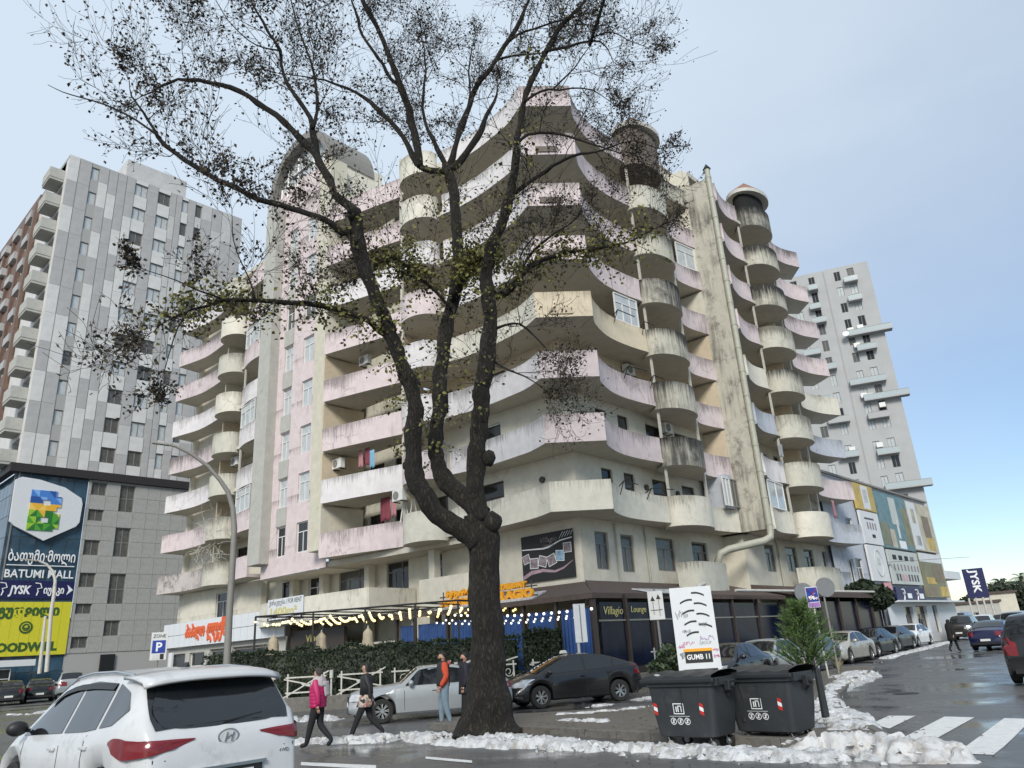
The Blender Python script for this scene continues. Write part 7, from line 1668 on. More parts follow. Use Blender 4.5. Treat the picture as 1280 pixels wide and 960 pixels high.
# ================================================================ STREET FURNITURE, SIGNS, PLANTS
# ---- rubbish containers
M['bin_plastic'] = mat('bin_plastic', (.032, .036, .04), .5, var=.18, scale=2.5, dirt=.45, dirtcol=(.085, .085, .082), dscale=2.4, bump=.06, bscale=14)
M['bin_lid'] = mat('bin_lid', (.02, .022, .024), .45, var=.15, dirt=.3, dirtcol=(.06, .06, .06))
M['sign_red'] = mat('sign_red', (.5, .03, .02), .5, var=.05)
def container(label, x, y, ang, z, seed):
    t = thing('rubbish_container', label, 'rubbish container', (x, y, z), ang, 'grey rubbish containers at the kerb')
    W2, D2, zb, zt = .62, .46, .2, 1.1
    b = MB(); P = []
    # tapered tub with rounded corners and a stepped rim
    def ring(z, wx, dy, r=.1, n=5):
        out = []
        for cx, cy, a0 in ((wx - r, dy - r, 0), (-wx + r, dy - r, pi / 2), (-wx + r, -dy + r, pi), (wx - r, -dy + r, 1.5 * pi)):
            for k in range(n): a = a0 + pi / 2 * k / (n - 1); out.append((cx + r * cos(a), cy + r * sin(a), z))
        out.append(out[0]); return out
    lev = [(zb, .5, .34), (zb + .02, .54, .38), (.55, .585, .425), (.98, W2, D2), (1.0, W2 + .04, D2 + .04), (1.06, W2 + .045, D2 + .045), (1.07, W2 + .01, D2 + .01), (1.12, W2 + .01, D2 + .01)]
    for z_, a, c in lev: P += ring(z_, a, c)
    b.grid(P, len(lev), 21); b.f.append(tuple(range(20))[::-1]); b.m.append(0); b.build('tub', 'bin_plastic', t, smooth=35)
    for xx in (-.3, 0.02, .34):
        m = MB(); m.bar((xx * .9, -.36, .24), (xx, -.472, .96), .022, .03); m.build('rib', 'bin_plastic', t)
    # lid: two ridged halves, slightly domed, hinge bar behind
    m = MB(); P = []
    for i in range(15):
        xq = -.66 + 1.32 * i / 14
        for j, (yy, zz) in enumerate(((-.52, 1.11), (-.51, 1.15), (-.2, 1.2), (.2, 1.21), (.45, 1.17), (.5, 1.1))): P.append((xq, yy, zz + (.022 if i % 4 in (1, 2) and 0 < j < 5 else 0)))
    m.grid(P, 15, 6); m.build('lid', 'bin_lid', t, smooth=30)
    m = MB(); m.bar((-.7, -.53, 1.09), (.7, -.53, 1.09), .05, .07); m.build('lid_handle', 'bin_lid', t, bevel=.015)
    m = MB(); m.tube([(-.66, .54, 1.14), (.66, .54, 1.14)], .035, 10); m.build('hinge_bar', 'bin_lid', t)
    for sx in (-1, 1):
        m = MB(); m.box((sx * .7, 0.02, .98), (.1, .22, .16)); m.bar((sx * .64, 0.02, .82), (sx * .78, .02, .98), .05); m.tube([(sx * .64, 0, .98), (sx * .8, 0, .98)], .045, 10); m.build('lifting_arm', 'bin_lid', t, bevel=.012)
        m = MB(); m.box((sx * .67, -.4, 1.06), (.09, .1, .13)); m.build('bracket', 'bin_lid', t, bevel=.012)
        m = MB(); m.box((sx * .64, .57, .74), (.08, .18, .78), taper=.8); m.build('lid_arm', 'bin_lid', t, bevel=.02)
    for cx, cy in ((-.4, -.28), (.4, -.28), (-.4, .28), (.4, .28)):
        w = bpy.data.objects.new('castor', None); C.objects.link(w); w.parent = t; w.location = (cx, cy, 0); w.rotation_euler = (0, 0, random.uniform(-.6, .6))
        m = MB(); m.disc((.03, 0, .095), (0, 1, 0), .095, .045, 16); m.build('tyre', 'rubber', w); m = MB(); m.disc((.03, 0, .095), (0, 1, 0), .05, .055, 12); m.bar((0, -.04, .21), (.04, -.04, .09), .035, .012); m.bar((0, .04, .21), (.04, .04, .09), .035, .012); m.box((0, 0, .21), (.1, .11, .02)); m.build('fork', 'alloy', w)
    # printed marks on the front
    F = lambda u, v, d=.0: frame_mtx((u, -float(np.interp(v, [.22, .55, .98], [.38, .425, .46])) - .005 - d, v), (1, 0, 0), (0, -.1, 1))
    m = MB()
    sx0 = -.06
    for (a, b_, c, d) in ((-.1, .1, .72, .735), (-.1, .1, .565, .58), (-.1, -.087, .58, .72), (.087, .1, .58, .72), (-.055, -.035, .6, .685), (-.02, .0, .6, .7), (-.02, .055, .685, .7), (.04, .055, .6, .7), (-.19, .19, .53, .536)): 
        m.add([tuple(F(sx0 + a, c) @ Vector((0, 0, 0))), tuple(F(sx0 + b_, c) @ Vector((0, 0, 0))), tuple(F(sx0 + b_, d) @ Vector((0, 0, 0))), tuple(F(sx0 + a, d) @ Vector((0, 0, 0)))], [(0, 1, 2, 3)])
    for cx in (-.13, 0, .13):
        n = 20
        for k in range(n):
            a0, a1 = 2 * pi * k / n, 2 * pi * (k + 1) / n
            q = [F(sx0 + cx + r * cos(a), .455 + r * sin(a)) @ Vector((0, 0, 0)) for a, r in ((a0, .044), (a0, .055), (a1, .055), (a1, .044))]; m.add(q, [(0, 1, 2, 3)])
        q = [F(sx0 + cx + dx, .455 + dz) @ Vector((0, 0, 0)) for dx, dz in ((-.035, -.028), (-.028, -.035), (.035, .028), (.028, .035))]; m.add(q, [(0, 1, 2, 3)])
        q = [F(sx0 + cx + dx, .455 + dz) @ Vector((0, 0, 0)) for dx, dz in ((-.012, -.03), (.012, -.03), (.012, .03), (-.012, .03))]; m.add(q, [(0, 1, 2, 3)])
    m.build('print', 'print_white', t)
    for u in (-.5, .37):
        m = MB(); 
        for k in range(3):
            c0, c1 = .57 + k * .06, .57 + (k + 1) * .06
            q = [F(u + dx, c, .002) @ Vector((0, 0, 0)) for dx, c in ((-.035, c0), (.035, c0 - .03), (.035, c1 - .03), (-.035, c1))]; m.add(q, [(0, 1, 2, 3)], k % 2)
        m.build('reflector', ['sign_red', 'print_white'], t)
    return t
kd = atan2(-.66, .75)
container('dark grey wheeled rubbish container nearest the road with snow on its lid', 2.78, 13.95, kd + .02, -.15, 1)
container('dark grey wheeled rubbish container standing behind and right of the other', 4.12, 13.95, kd - .06, -.15, 2)
mb = MB(); mb.sphere((2.2, 13.95, 1.0), (.08, .07, .05), 9, 6, jit=.15); stuff(mb.build('snow_patch', 'snow'), 'small ball of snow on the container lid')

# ---- white board sign
bd = thing('sign_board', 'tall white advertising board with curved black slots standing behind the containers', 'sign board', (0, 0, 0))
bx, by = 3.9, 18.3
Bs = frame_mtx((bx, by, .85), (.985, -.17, 0)) @ Matrix.Diagonal((.96, .95, 1, 1))
BW, BH = 1.0, 2.0
def onb(mb, name, m, par=bd): o = mb.build(name, m, par); o.matrix_local = Bs; return o
mb = MB(); mb.box((0, BH / 2, 0), (BW, BH, .12)); onb(mb, 'board', 'fascia_white')
mb = MB()
for x in (-.38, .38): mb.box((x, -.5, -.02), (.07, 1.0, .07))
[setattr(o, 'matrix_local', Bs) for o in mb.build_each('leg', 'frame_grey', bd)]
mb = MB()
for k in range(4):
    for side in (0, 1):
        cx, cy = (.17 + .03 * k, 1.78 - .25 * k + .0) if side else (-.13 + .02 * k, 1.62 - .255 * k)
        P = []
        for i in range(9):
            f = i / 8; x = cx - .15 + .3 * f; y = cy + (.07 * (1 - f) if side else .07 * f) + .03 * sin(pi * f); P += [(x, y - .022, .064), (x, y + .022, .064)]
        mb.grid(P, 9, 2, flip=True)
[setattr(o, 'matrix_local', Bs) for o in mb.build_each('slot', 'print_black', bd)]
mb = MB(); mb.box((0, .36, .062), (.64, .26, .012)); onb(mb, 'panel', 'print_black'); mb = MB(); mb.box((-.0, .52, .062), (.68, .07, .012)); onb(mb, 'strip', 'yellow_letter'); mb = MB(); mb.box((.02, .05, .062), (.78, .08, .012)); onb(mb, 'strip', 'print_black')
text('GUMB 11', .16, 'print_white', bd, Bs @ Matrix.Translation((0, .31, .07)), bold=.004, width=.54)
M['spray_pink'] = mat('spray_pink', (.6, .16, .34), .7, var=.2); M['spray_violet'] = mat('spray_violet', (.32, .16, .42), .7, var=.2); M['spray_grey'] = mat('spray_grey', (.25, .27, .27), .7, var=.2)
text('GROUP', .1, 'spray_grey', bd, Bs @ Matrix.Translation((.2, .64, .064)), width=.28)
rg = random.Random(4)
for (cx, cy, w, h, m) in ((-.2, .68, .28, .1, 'spray_pink'), (.24, .78, .34, .12, 'spray_violet'), (-.38, .62, .12, .08, 'spray_pink'), (.42, .5, .12, .06, 'spray_pink'), (.42, .36, .13, .08, 'spray_pink'), (-.28, 1.35, .3, .22, 'spray_grey'), (-.2, .95, .2, .1, 'spray_grey'), (.2, 1.1, .2, .1, 'spray_grey'), (-.38, .4, .08, .18, 'spray_grey')):
    mb = MB(); pts = [(cx - w / 2 + w * i / 22 + rg.gauss(0, .012), cy + (rg.random() - .5) * h, .064) for i in range(23)]
    mb.tube(pts, .006, 4, caps=False); onb(mb, 'scrawl', m)

# ---- traffic signs
def pole(mb, x, y, z0, z1, r=.035): mb.tube([(x, y, z0), (x, y, z1)], r, 10)
x, y = (10.41,28.08)
ts = thing('traffic_sign', 'blue and red rectangular tow-away sign on a leaning white pole on the snowy corner', 'traffic sign', (x, y, ground_z(x, y)))
ts.rotation_euler = (0, radians(-1.5), radians(8)); ts.scale = (.92, .92, .88)
mb = MB(); mb.tube([(0, 0, 0), (0, 0, 3.55)], .035, 10); mb.build('pole', 'post_white', ts)
mb = MB(); mb.box((0, -.06, 3.2), (.5, .03, .82)); mb.build('plate', 'fascia_white', ts)
M['sign_blue'] = mat('sign_blue', (.02, .05, .3), .4, var=.05)
mb = MB(); mb.box((0, -.078, 3.3), (.46, .01, .56)); mb.build('panel', 'sign_blue', ts)
mb = MB(); mb.box((0, -.078, 2.9), (.46, .01, .18)); mb.build('panel', 'spray_violet', ts)
mb = MB(); mb.bar((-.2, -.085, 3.56), (.2, -.085, 3.06), .07, .008); mb.bar((-.2, -.086, 3.06), (.2, -.086, 3.56), .07, .008); mb.build('cross', 'sign_red', ts)
mb = MB(); mb.box((-.06, -.094, 3.2), (.24, .008, .1)); mb.box((.1, -.094, 3.16), (.16, .008, .06)); mb.bar((-.1, -.094, 3.24), (.12, -.094, 3.36), .03, .008)
for xx in (-.12, .02, .13): mb.disc((xx, -.096, 3.13), (0, 1, 0), .035, .008, 12)
mb.build('tow_truck', 'print_white', ts)
x2, y2 = x + .95, y + 1.5
rs = thing('traffic_sign', 'two round grey sign backs on a post behind the tow-away sign', 'traffic sign', (x2, y2, ground_z(x2, y2)))
mb = MB(); mb.tube([(0, 0, 0), (0, 0, 3.5)], .035, 10); mb.tube([(-.75, .1, 0), (-.75, .1, 3.3)], .03, 10); mb.build('post', 'frame_grey', rs)
M['sign_back'] = mat('sign_back', (.2, .205, .21), .45, .4, var=.1, dirt=.3)
for dx, dz in ((-.75, 3.05), (.1, 3.2)): mb = MB(); mb.disc((dx, -.05, dz), (0, 1, 0), .36, .03, 28); mb.build('disc', 'sign_back', rs, smooth=40)
x, y = (-12.9, 27.2)
ps = thing('parking_sign', 'white parking zone sign with a blue P on a grey pole left of the shop', 'parking sign', (x, y, 0)); ps.rotation_euler = (0, 0, .42)
mb = MB(); pole(mb, 0, 0, -.2, 3.0, .03); mb.build('pole', 'frame_grey', ps)
mb = MB(); mb.box((0, -.05, 2.46), (.52, .03, .92)); mb.build('plate', 'plate_white', ps); mb = MB(); mb.box((0, -.068, 2.44), (.42, .01, .42)); mb.build('panel', 'sign_blue', ps)
text('P', .4, 'print_white', ps, frame_mtx((0, -.078, 2.3), (1, 0, 0)), bold=.012); text('ZONE', .16, 'print_black', ps, frame_mtx((0, -.07, 2.74), (1, 0, 0)), width=.4)
mb = MB(); mb.box((.12, -.07, 2.11), (.12, .01, .18)); mb.build('mark', 'print_black', ps); mb = MB(); mb.box((-.08, -.07, 2.11), (.2, .01, .14)); mb.build('mark', 'panel_light', ps)
# white boards by the restaurant corner
x, y = 1.75, 27.6
wb = thing('sign_board', 'narrow white vertical board on a post in front of the dark restaurant glass', 'sign board', (x, y, 0))
mb = MB(); pole(mb, 0, 0, -.15, 3.0, .05); mb.build('post', 'post_white', wb); mb = MB(); mb.box((.12, -.03, 2.35), (.42, .08, 1.3)); mb.build('board', 'fascia_white', wb); mb = MB(); mb.box((.14, -.075, 2.35), (.04, .01, 1.25)); mb.build('joint', 'frame_grey', wb)
x, y = 4.5, 26.9
wb = thing('direction_sign', 'white road sign with black arrows on a post left of the white vent pipe', 'road sign', (x, y, 0)); wb.rotation_euler = (0, 0, -.1)
mb = MB(); pole(mb, 0, 0, -.15, 3.3, .04); mb.build('post', 'frame_grey', wb); mb = MB(); mb.box((0, -.06, 2.75), (.52, .04, .95)); mb.build('plate', 'plate_white', wb, bevel=.01)
mb = MB()
for xx, z0, z1 in ((-.1, 2.45, 2.95), (.1, 2.4, 3.0)): mb.bar((xx, -.085, z0), (xx, -.085, z1), .05, .01); mb.add([(xx - .08, -.086, z1 - .05), (xx + .08, -.086, z1 - .05), (xx, -.086, z1 + .12)], [(0, 1, 2)]); mb.bar((xx - .1, -.087, 2.6), (xx + .1, -.087, 2.6), .04, .01)
mb.build('arrow', 'print_black', wb)

# ---- street lamps
def lampfix(o, pts, r0, r1, label, head=(-.75, .0, -.02)):
    t = thing('street_lamp', label, 'street lamp', (0, 0, 0))
    mb = MB(); n = len(pts); mb.tube(pts, [r0 + (r1 - r0) * i / (n - 1) for i in range(n)], 10); mb.build('pole', o, t, smooth=60)
    e = Vector(pts[-1]); d = Vector(head); mb = MB(); q = d.to_track_quat('X', 'Z').to_matrix(); mb.box(e + d / 2, (d.length, .2, .09), rot=q, taper=.8); mb.build('lamp_head', 'frame_grey', t, bevel=.03); return t
LY = 27.5
def lp(u): return u
lampfix('frame_grey', [(-10.77,28.00,1.41), (-10.81,28.00,3.65), (-10.81,28.00,5.37), (-10.83,28.00,6.56), (-10.94,28.00,7.33), (-11.13,27.90,7.94), (-11.43,27.80,8.40), (-11.85,27.60,8.92), (-12.42,27.40,9.38), (-12.98,27.20,9.68), (-13.18,27.10,9.73)], .13, .045, 'tall grey street lamp with a long curved arm in front of the left balconies', (-.62, -.12, .1))
lampfix('post_white', [(-30.78,50.00,2.05), (-31.03,50.00,5.73), (-31.01,50.00,6.99), (-31.07,50.00,7.77), (-31.32,50.00,8.35), (-31.70,49.80,8.82), (-32.07,49.50,9.02)], .13, .06, 'pale street lamp with a curved arm in front of the yellow sign', (-1.2, -.1, .2))
mb = MB(); a, b = (-32.48,52.00,1.99), (-32.62,52.00,5.65); mb.tube([a, b], [.12, .09], 8); tag(mb.build('flag_pole', 'post_white'), 'plain pale pole in front of the yellow sign left of the lamp', 'pole')

# ---- fallen leaves on the island and the snow
mb = MB()
for _ in range(900):
    x, y = random.choice(ISL); x = x * random.uniform(.3, 1.05) + random.gauss(0, .8); y = y + random.gauss(0, 1.4)
    zz = ground_z(x, y) + .012 + (.13 if .2 < x < 7 and 15.2 < y < 21 else .0)
    a = random.uniform(0, 2 * pi); s = random.uniform(.025, .07); mb.add([(x, y, zz), (x + s * cos(a), y + s * sin(a), zz + .01), (x + s * 1.3 * cos(a + .5), y + s * 1.3 * sin(a + .5), zz + .004), (x + s * cos(a + 1.1), y + s * sin(a + 1.1), zz + .014)], [(0, 1, 2, 3)], random.randrange(2))
stuff(mb.build('fallen_leaves', ['leaf_brown', 'soil']), 'brown fallen leaves scattered over the pavement island')
# ---- plants
M['leaf_dark'] = mat('leaf_dark', (.018, .032, .014), .6, var=.4); M['leaf_mid'] = mat('leaf_mid', (.045, .075, .025), .6, var=.4); M['pine_needle'] = mat('pine_needle', (.06, .12, .03), .7, var=.4); M['pine_light'] = mat('pine_light', (.14, .21, .06), .7, var=.3); M['yucca_leaf'] = mat('yucca_leaf', (.3, .28, .16), .7, var=.3); M['palm_leaf'] = mat('palm_leaf', (.05, .065, .035), .7, var=.3); M['far_leaf'] = mat('far_leaf', (.035, .05, .03), .8, var=.4)
def bush(x, y, rx, rz, label, n, z0=None, size=.14, mats=('leaf_dark', 'leaf_mid')):
    z0 = ground_z(x, y) if z0 is None else z0
    t = thing('bush', label, 'bush', (x, y, z0)); mb = MB()
    for _ in range(14): a = random.uniform(0, 2 * pi); r = random.uniform(.2, .8) * rx; mb.tube([(0, 0, 0), (r * .4 * cos(a), r * .4 * sin(a), rz * .5), (r * cos(a), r * sin(a), rz * random.uniform(.7, 1.5))], [.025, .018, .008], 5, caps=False)
    mb.build('stem', 'twig', t)
    lf = MB()
    def smp():
        while True:
            p = Vector((random.gauss(0, 1), random.gauss(0, 1), random.gauss(0, 1))).normalized() * random.uniform(.35, 1.0) ** .5
            p = p * (1 + .35 * nz3(p.x * 2.2 + x, p.y * 2.2, p.z * 2.2)); 
            return (p.x * rx, p.y * rx, rz * .95 + p.z * rz)
    leaf_cloud(lf, smp, n, size, up=.6); stuff(lf.build('leaves', list(mats), t)); return t
bush(4.05, 22.2, .68, .72, 'round dark green bush beside the white sign board', 3200, z0=.05, size=.15)
def pine(x, y, h, r, label):
    z0 = ground_z(x, y) + .1; t = thing('young_pine', label, 'tree', (x, y, z0)); mb = MB(); mb.tube([(0, 0, 0), (.03, 0, h * .5), (0, .03, h)], [.05, .035, .012], 8); mb.build('trunk', 'bark', t)
    br = MB(); nd = MB()
    for i in range(130):
        f = random.uniform(.1, 1); z = h * f; ln = r * (1.15 - f) * random.uniform(.6, 1.15) + .12; a = random.uniform(0, 2 * pi); up = random.uniform(.3, .8) + f * .5
        d = Vector((cos(a), sin(a), up)).normalized(); p = Vector((0, 0, z)); e = p + d * ln; br.tube([p, p.lerp(e, .5) + Vector((0, 0, -.02)), e], [.014, .01, .006], 4, caps=False)
        for k in range(52):
            q = p.lerp(e, random.uniform(.25, 1.05)); dd = (d * 1.0 + Vector((random.gauss(0, .6), random.gauss(0, .6), random.gauss(.1, .6)))).normalized(); L_ = random.uniform(.14, .26); w = dd.cross(Vector((random.gauss(0, 1), random.gauss(0, 1), random.gauss(0, 1)))).normalized() * .011
            nd.add([q - w, q + dd * L_, q + w], [(0, 1, 2)], random.choice((0, 0, 1)))
    br.build('branch', 'twig', t); stuff(nd.build('needles', ['pine_needle', 'pine_light'], t))
pine(8.9, 25.6, 2.35, 1.35, 'young bright green pine on the island behind the right rubbish container')
def spiky(x, y, h, label, n=26):
    t = thing('spiky_plant', label, 'plant', (x, y, ground_z(x, y) + .1)); 
    mb = MB()
    for i in range(n):
        a = random.uniform(0, 2 * pi); out = random.uniform(.15, .9); pts = [Vector((0, 0, 0)), Vector((cos(a) * out * .35 * h, sin(a) * out * .35 * h, h * .55)), Vector((cos(a) * out * .75 * h, sin(a) * out * .75 * h, h * (1.05 - .45 * out)))]
        w = Vector((-sin(a), cos(a), 0)) * .03; mb.add([pts[0] - w, pts[0] + w, pts[1] + w * 1.2, pts[1] - w * 1.2, pts[2]], [(0, 1, 2, 3), (3, 2, 4)])
    mb.build('leaf_blade', 'yucca_leaf', t)
spiky(*(11.59,30.11), .75, 'straw coloured spiky plant beside the tow-away sign pole')
spiky(8.3, 24.2, .9, 'tall thin spiky plant under the young pine', 18)
def tree(x, y, h, rx, rz, label, n, mats, size=.35, seed=0, group=None):
    z0 = ground_z(x, y); t = thing('round_tree', label, 'tree', (x, y, z0), 0, group); mb = MB(); zc = h - rz
    mb.tube([(0, 0, 0), (.1, 0, zc * .5), (0, 0, zc)], [.16, .12, .09], 8)
    for k in range(8): a = 2 * pi * k / 8 + seed; mb.tube([(0, 0, zc - rz * .6), (rx * .4 * cos(a), rx * .4 * sin(a), zc), (rx * .8 * cos(a), rx * .8 * sin(a), zc + rz * .4 * sin(a * 3))], [.07, .05, .02], 5)
    mb.build('trunk', 'bark', t)
    lf = MB()
    def smp():
        while True:
            p = Vector((random.gauss(0, 1), random.gauss(0, 1), random.gauss(0, 1))).normalized() * random.uniform(.2, 1.0) ** .45
            if nz3(p.x * 2.4 + seed, p.y * 2.4, p.z * 2.4) < -.18: continue
            p = p * (1 + .3 * nz3(p.x * 1.7 + seed, p.y * 1.7, p.z * 1.7)); return (p.x * rx, p.y * rx, zc + p.z * rz)
    leaf_cloud(lf, smp, n, size, up=.3); stuff(lf.build('crown', list(mats), t)); return t
tree(21.9, 50.0, 4.25, 1.5, .95, 'dark spreading tree in front of the hoardings behind the parked cars', 2600, ('leaf_dark', 'far_leaf'), .42, 1)
def palm(x, y, h, label):
    t = thing('palm_tree', label, 'tree', (x, y, ground_z(x, y)), 0, 'palms at the end of the side street'); mb = MB(); mb.tube([(0, 0, 0), (.1, 0, h * .5), (0, 0, h)], [.28, .22, .2], 8); mb.build('trunk', 'bark', t); fr = MB()
    for k in range(26):
        a = random.uniform(0, 2 * pi); el = random.uniform(-.6, 1.2); pts = []
        for i in range(6): f = i / 5; pts.append(Vector((cos(a) * cos(el) * 2.6 * f, sin(a) * cos(el) * 2.6 * f, h + sin(el) * 2.2 * f - 1.3 * f * f)))
        w = Vector((-sin(a), cos(a), 0))
        for i in range(5):
            for sgn in (-1, 1):
                for q in range(3):
                    b = pts[i].lerp(pts[i + 1], q / 3); d = (pts[i + 1] - pts[i]).normalized(); e = b + (w * sgn * .55 + d * .35 + Vector((0, 0, -.2))) * (1 - abs(i - 2) * .2); fr.add([b, b + d * .12, e], [(0, 1, 2)])
    stuff(fr.build('fronds', 'palm_leaf', t))
for u, v, Y, h, lab in ((1228, 790, 150, 7.0, 'nearer palm with a ragged crown at the end of the side street'), (1248, 790, 170, 9.0, 'second palm from the blue banner at the end of the side street'), (1272, 790, 140, 8.2, 'palm at the right edge of the picture over the parked cars')):
    X = (u - 1236) * .0 
    d = (0.588 + (u - 1228) * .00118)
    palm(Y * d, Y, h, lab)
for (d, Y, h, rx, rz, lab, s) in ((.592, 165, 6.5, 4.2, 2.6, 'dark round tree between the palms far up the street', 2), (.612, 155, 8.5, 4.5, 3.4, 'taller dark tree right of the first palm', 3), (.632, 150, 7.5, 5, 3, 'broad dark tree behind the right hand palm', 4), (.655, 150, 8, 5, 3.2, 'dark tree at the far right edge of the street', 5), (.574, 128, 5.2, 3, 2, 'low dark tree just right of the blue banner', 6)):
    tree(Y * d, Y, h, rx, rz, lab, 1500, ('far_leaf', 'palm_leaf'), .9, s, 'trees at the end of the side street')
# houses at the far end of the street
def far_house(x, y, w, d, h, ang, m, label):
    t = thing('distant_house', label, 'house', (x, y, ground_z(x, y)), ang); mb = MB(); wall_open(mb, (-w / 2, -d / 2), (w / 2, -d / 2), 0, h, [(1 + i * 2.2, 2.2 + i * 2.2, 1 + 3 * j, 2.4 + 3 * j) for i in range(int(w / 2.2) - 1) for j in range(int(h / 3))], .2)
    mb.prism([(-w / 2, -d / 2 + .25), (w / 2, -d / 2 + .25), (w / 2, -d / 2), (w / 2, d / 2), (-w / 2, d / 2), (-w / 2, -d / 2)], 0, h - .05); mb.build('wall', m, t)
    for i in range(int(w / 2.2) - 1):
        for j in range(int(h / 3)): window(t, (-w / 2 + 1.6 + i * 2.2, -d / 2 + .15, 1 + 3 * j), (1, 0, 0), 1.2, 1.4, 'frame_white', 'glass_dark', 'I')
    mb = MB(); mb.box((0, 0, h + .15), (w + .6, d + .6, .3)); mb.build('roof', 'roof_brown', t)
far_house(72.5, 121, 5.5, 6, 5.0, -.5, 'wall_cream', 'pale house half hidden behind the blue banner'); far_house(64, 113, 7, 8, 3.6, -.5, 'pilaster_grey', 'low grey building behind the legs of the blue banner')
far_house(-75, 118, 30, 12, 9, -.3, 'wall_cream', 'low pale building at the far left behind the parked cars')

# ================================================================ PEOPLE
for k, c, r in (('skin', (.46, .27, .19), .55), ('hair_dark', (.012, .009, .008), .6), ('jacket_pink', (.42, .012, .1), .55), ('scarf_grey', (.42, .37, .37), .9), ('wool_black', (.012, .012, .014), .85), ('jacket_black', (.014, .014, .017), .6), ('vest_black', (.02, .02, .022), .7), ('sleeve_orange', (.5, .065, .025), .8), ('denim', (.17, .23, .28), .85), ('shoe_dark', (.016, .014, .012), .6), ('hood_red', (.45, .1, .1), .85), ('coat_navy', (.012, .014, .022), .75), ('hat_knit', (.05, .042, .04), .9)): M[k] = mat(k, c, r, var=.18, scale=12, bump=.15 if k not in ('skin',) else .02, bscale=30)
def floral():
    m = bpy.data.materials.new('floral_skirt'); m.use_nodes = True; t = m.node_tree; b = t.nodes['Principled BSDF']; b.inputs['Roughness'].default_value = .85; tc = t.nodes.new('ShaderNodeTexCoord'); v = t.nodes.new('ShaderNodeTexVoronoi'); v.inputs['Scale'].default_value = 16; t.links.new(tc.outputs['Object'], v.inputs['Vector']); cr = t.nodes.new('ShaderNodeValToRGB'); e = cr.color_ramp; e.interpolation = 'CONSTANT'
    e.elements[0].color = (.45, .38, .33, 1); e.elements[1].position = .3; e.elements[1].color = (.28, .09, .08, 1)
    x = e.elements.new(.5); x.color = (.03, .025, .025, 1); x = e.elements.new(.8); x.color = (.2, .18, .15, 1)
    s = t.nodes.new('ShaderNodeSeparateColor'); t.links.new(v.outputs['Color'], s.inputs[0]); t.links.new(s.outputs[0], cr.inputs[0]); t.links.new(cr.outputs[0], b.inputs['Base Color']); return m
M['floral_skirt'] = floral()
def skin_mesh(name, V, E, Rr, roots=(0,), levels=1):
    bm = bmesh.new(); lay = bm.verts.layers.skin.verify(); vs = []
    for p, r in zip(V, Rr):
        v = bm.verts.new(p); r = r if hasattr(r, '__len__') else (r, r); v[lay].radius = r; vs.append(v)
    for a, b in E: bm.edges.new((vs[a], vs[b]))
    for r in roots: vs[r][lay].use_root = True
    me = bpy.data.meshes.new('t'); bm.to_mesh(me); bm.free()
    o = bpy.data.objects.new('t', me); C.objects.link(o); o.modifiers.new('s', 'SKIN').use_smooth_shade = True
    if levels: q = o.modifiers.new('u', 'SUBSURF'); q.levels = levels; q.render_levels = levels
    dg = bpy.context.evaluated_depsgraph_get(); dg.update(); out = bpy.data.meshes.new_from_object(o.evaluated_get(dg)); bpy.data.objects.remove(o); bpy.data.meshes.remove(me); out.name = name; return out
def hand_mesh(w, d, palm, side, curl=.5, s=1.):
    """palm and five fingers from the wrist w along d; palm: normal of the palm side"""
    d = Vector(d).normalized(); n = Vector(palm).normalized(); x = d.cross(n).normalized() * side; V, E, Rr = [], [], []
    V += [w, w + d * .04 * s, w + d * .085 * s]; Rr += [.024 * s, (.036 * s, .018 * s), (.038 * s, .017 * s)]; E += [(0, 1), (1, 2)]
    me = [(V, E, Rr)]
    out = []
    out.append(skin_mesh('h', V, E, Rr, (0,), 1))
    for k, (off, ln) in enumerate(((-.028, .07), (-.009, .08), (.01, .075), (.028, .058))):
        b = w + d * .082 * s + x * off * s; d2 = (d + n * curl).normalized(); d3 = (d + n * curl * 2.4).normalized()
        p = [b, b + d * .03 * s, b + d * .03 * s + d2 * ln * .45 * s, b + d * .03 * s + d2 * ln * .45 * s + d3 * ln * .4 * s]; out.append(skin_mesh('f', p, [(0, 1), (1, 2), (2, 3)], [.0095 * s, .009 * s, .0082 * s, .0065 * s], (0,), 1))
    b = w + d * .025 * s - x * .03 * s; p = [b, b + (d * .6 - x * .8 + n * .3).normalized() * .035 * s, b + (d * .6 - x * .8 + n * .3).normalized() * .035 * s + (d + n * .5).normalized() * .035 * s]; out.append(skin_mesh('f', p, [(0, 1), (1, 2)], [.012 * s, .0105 * s, .008 * s], (0,), 1))
    return out
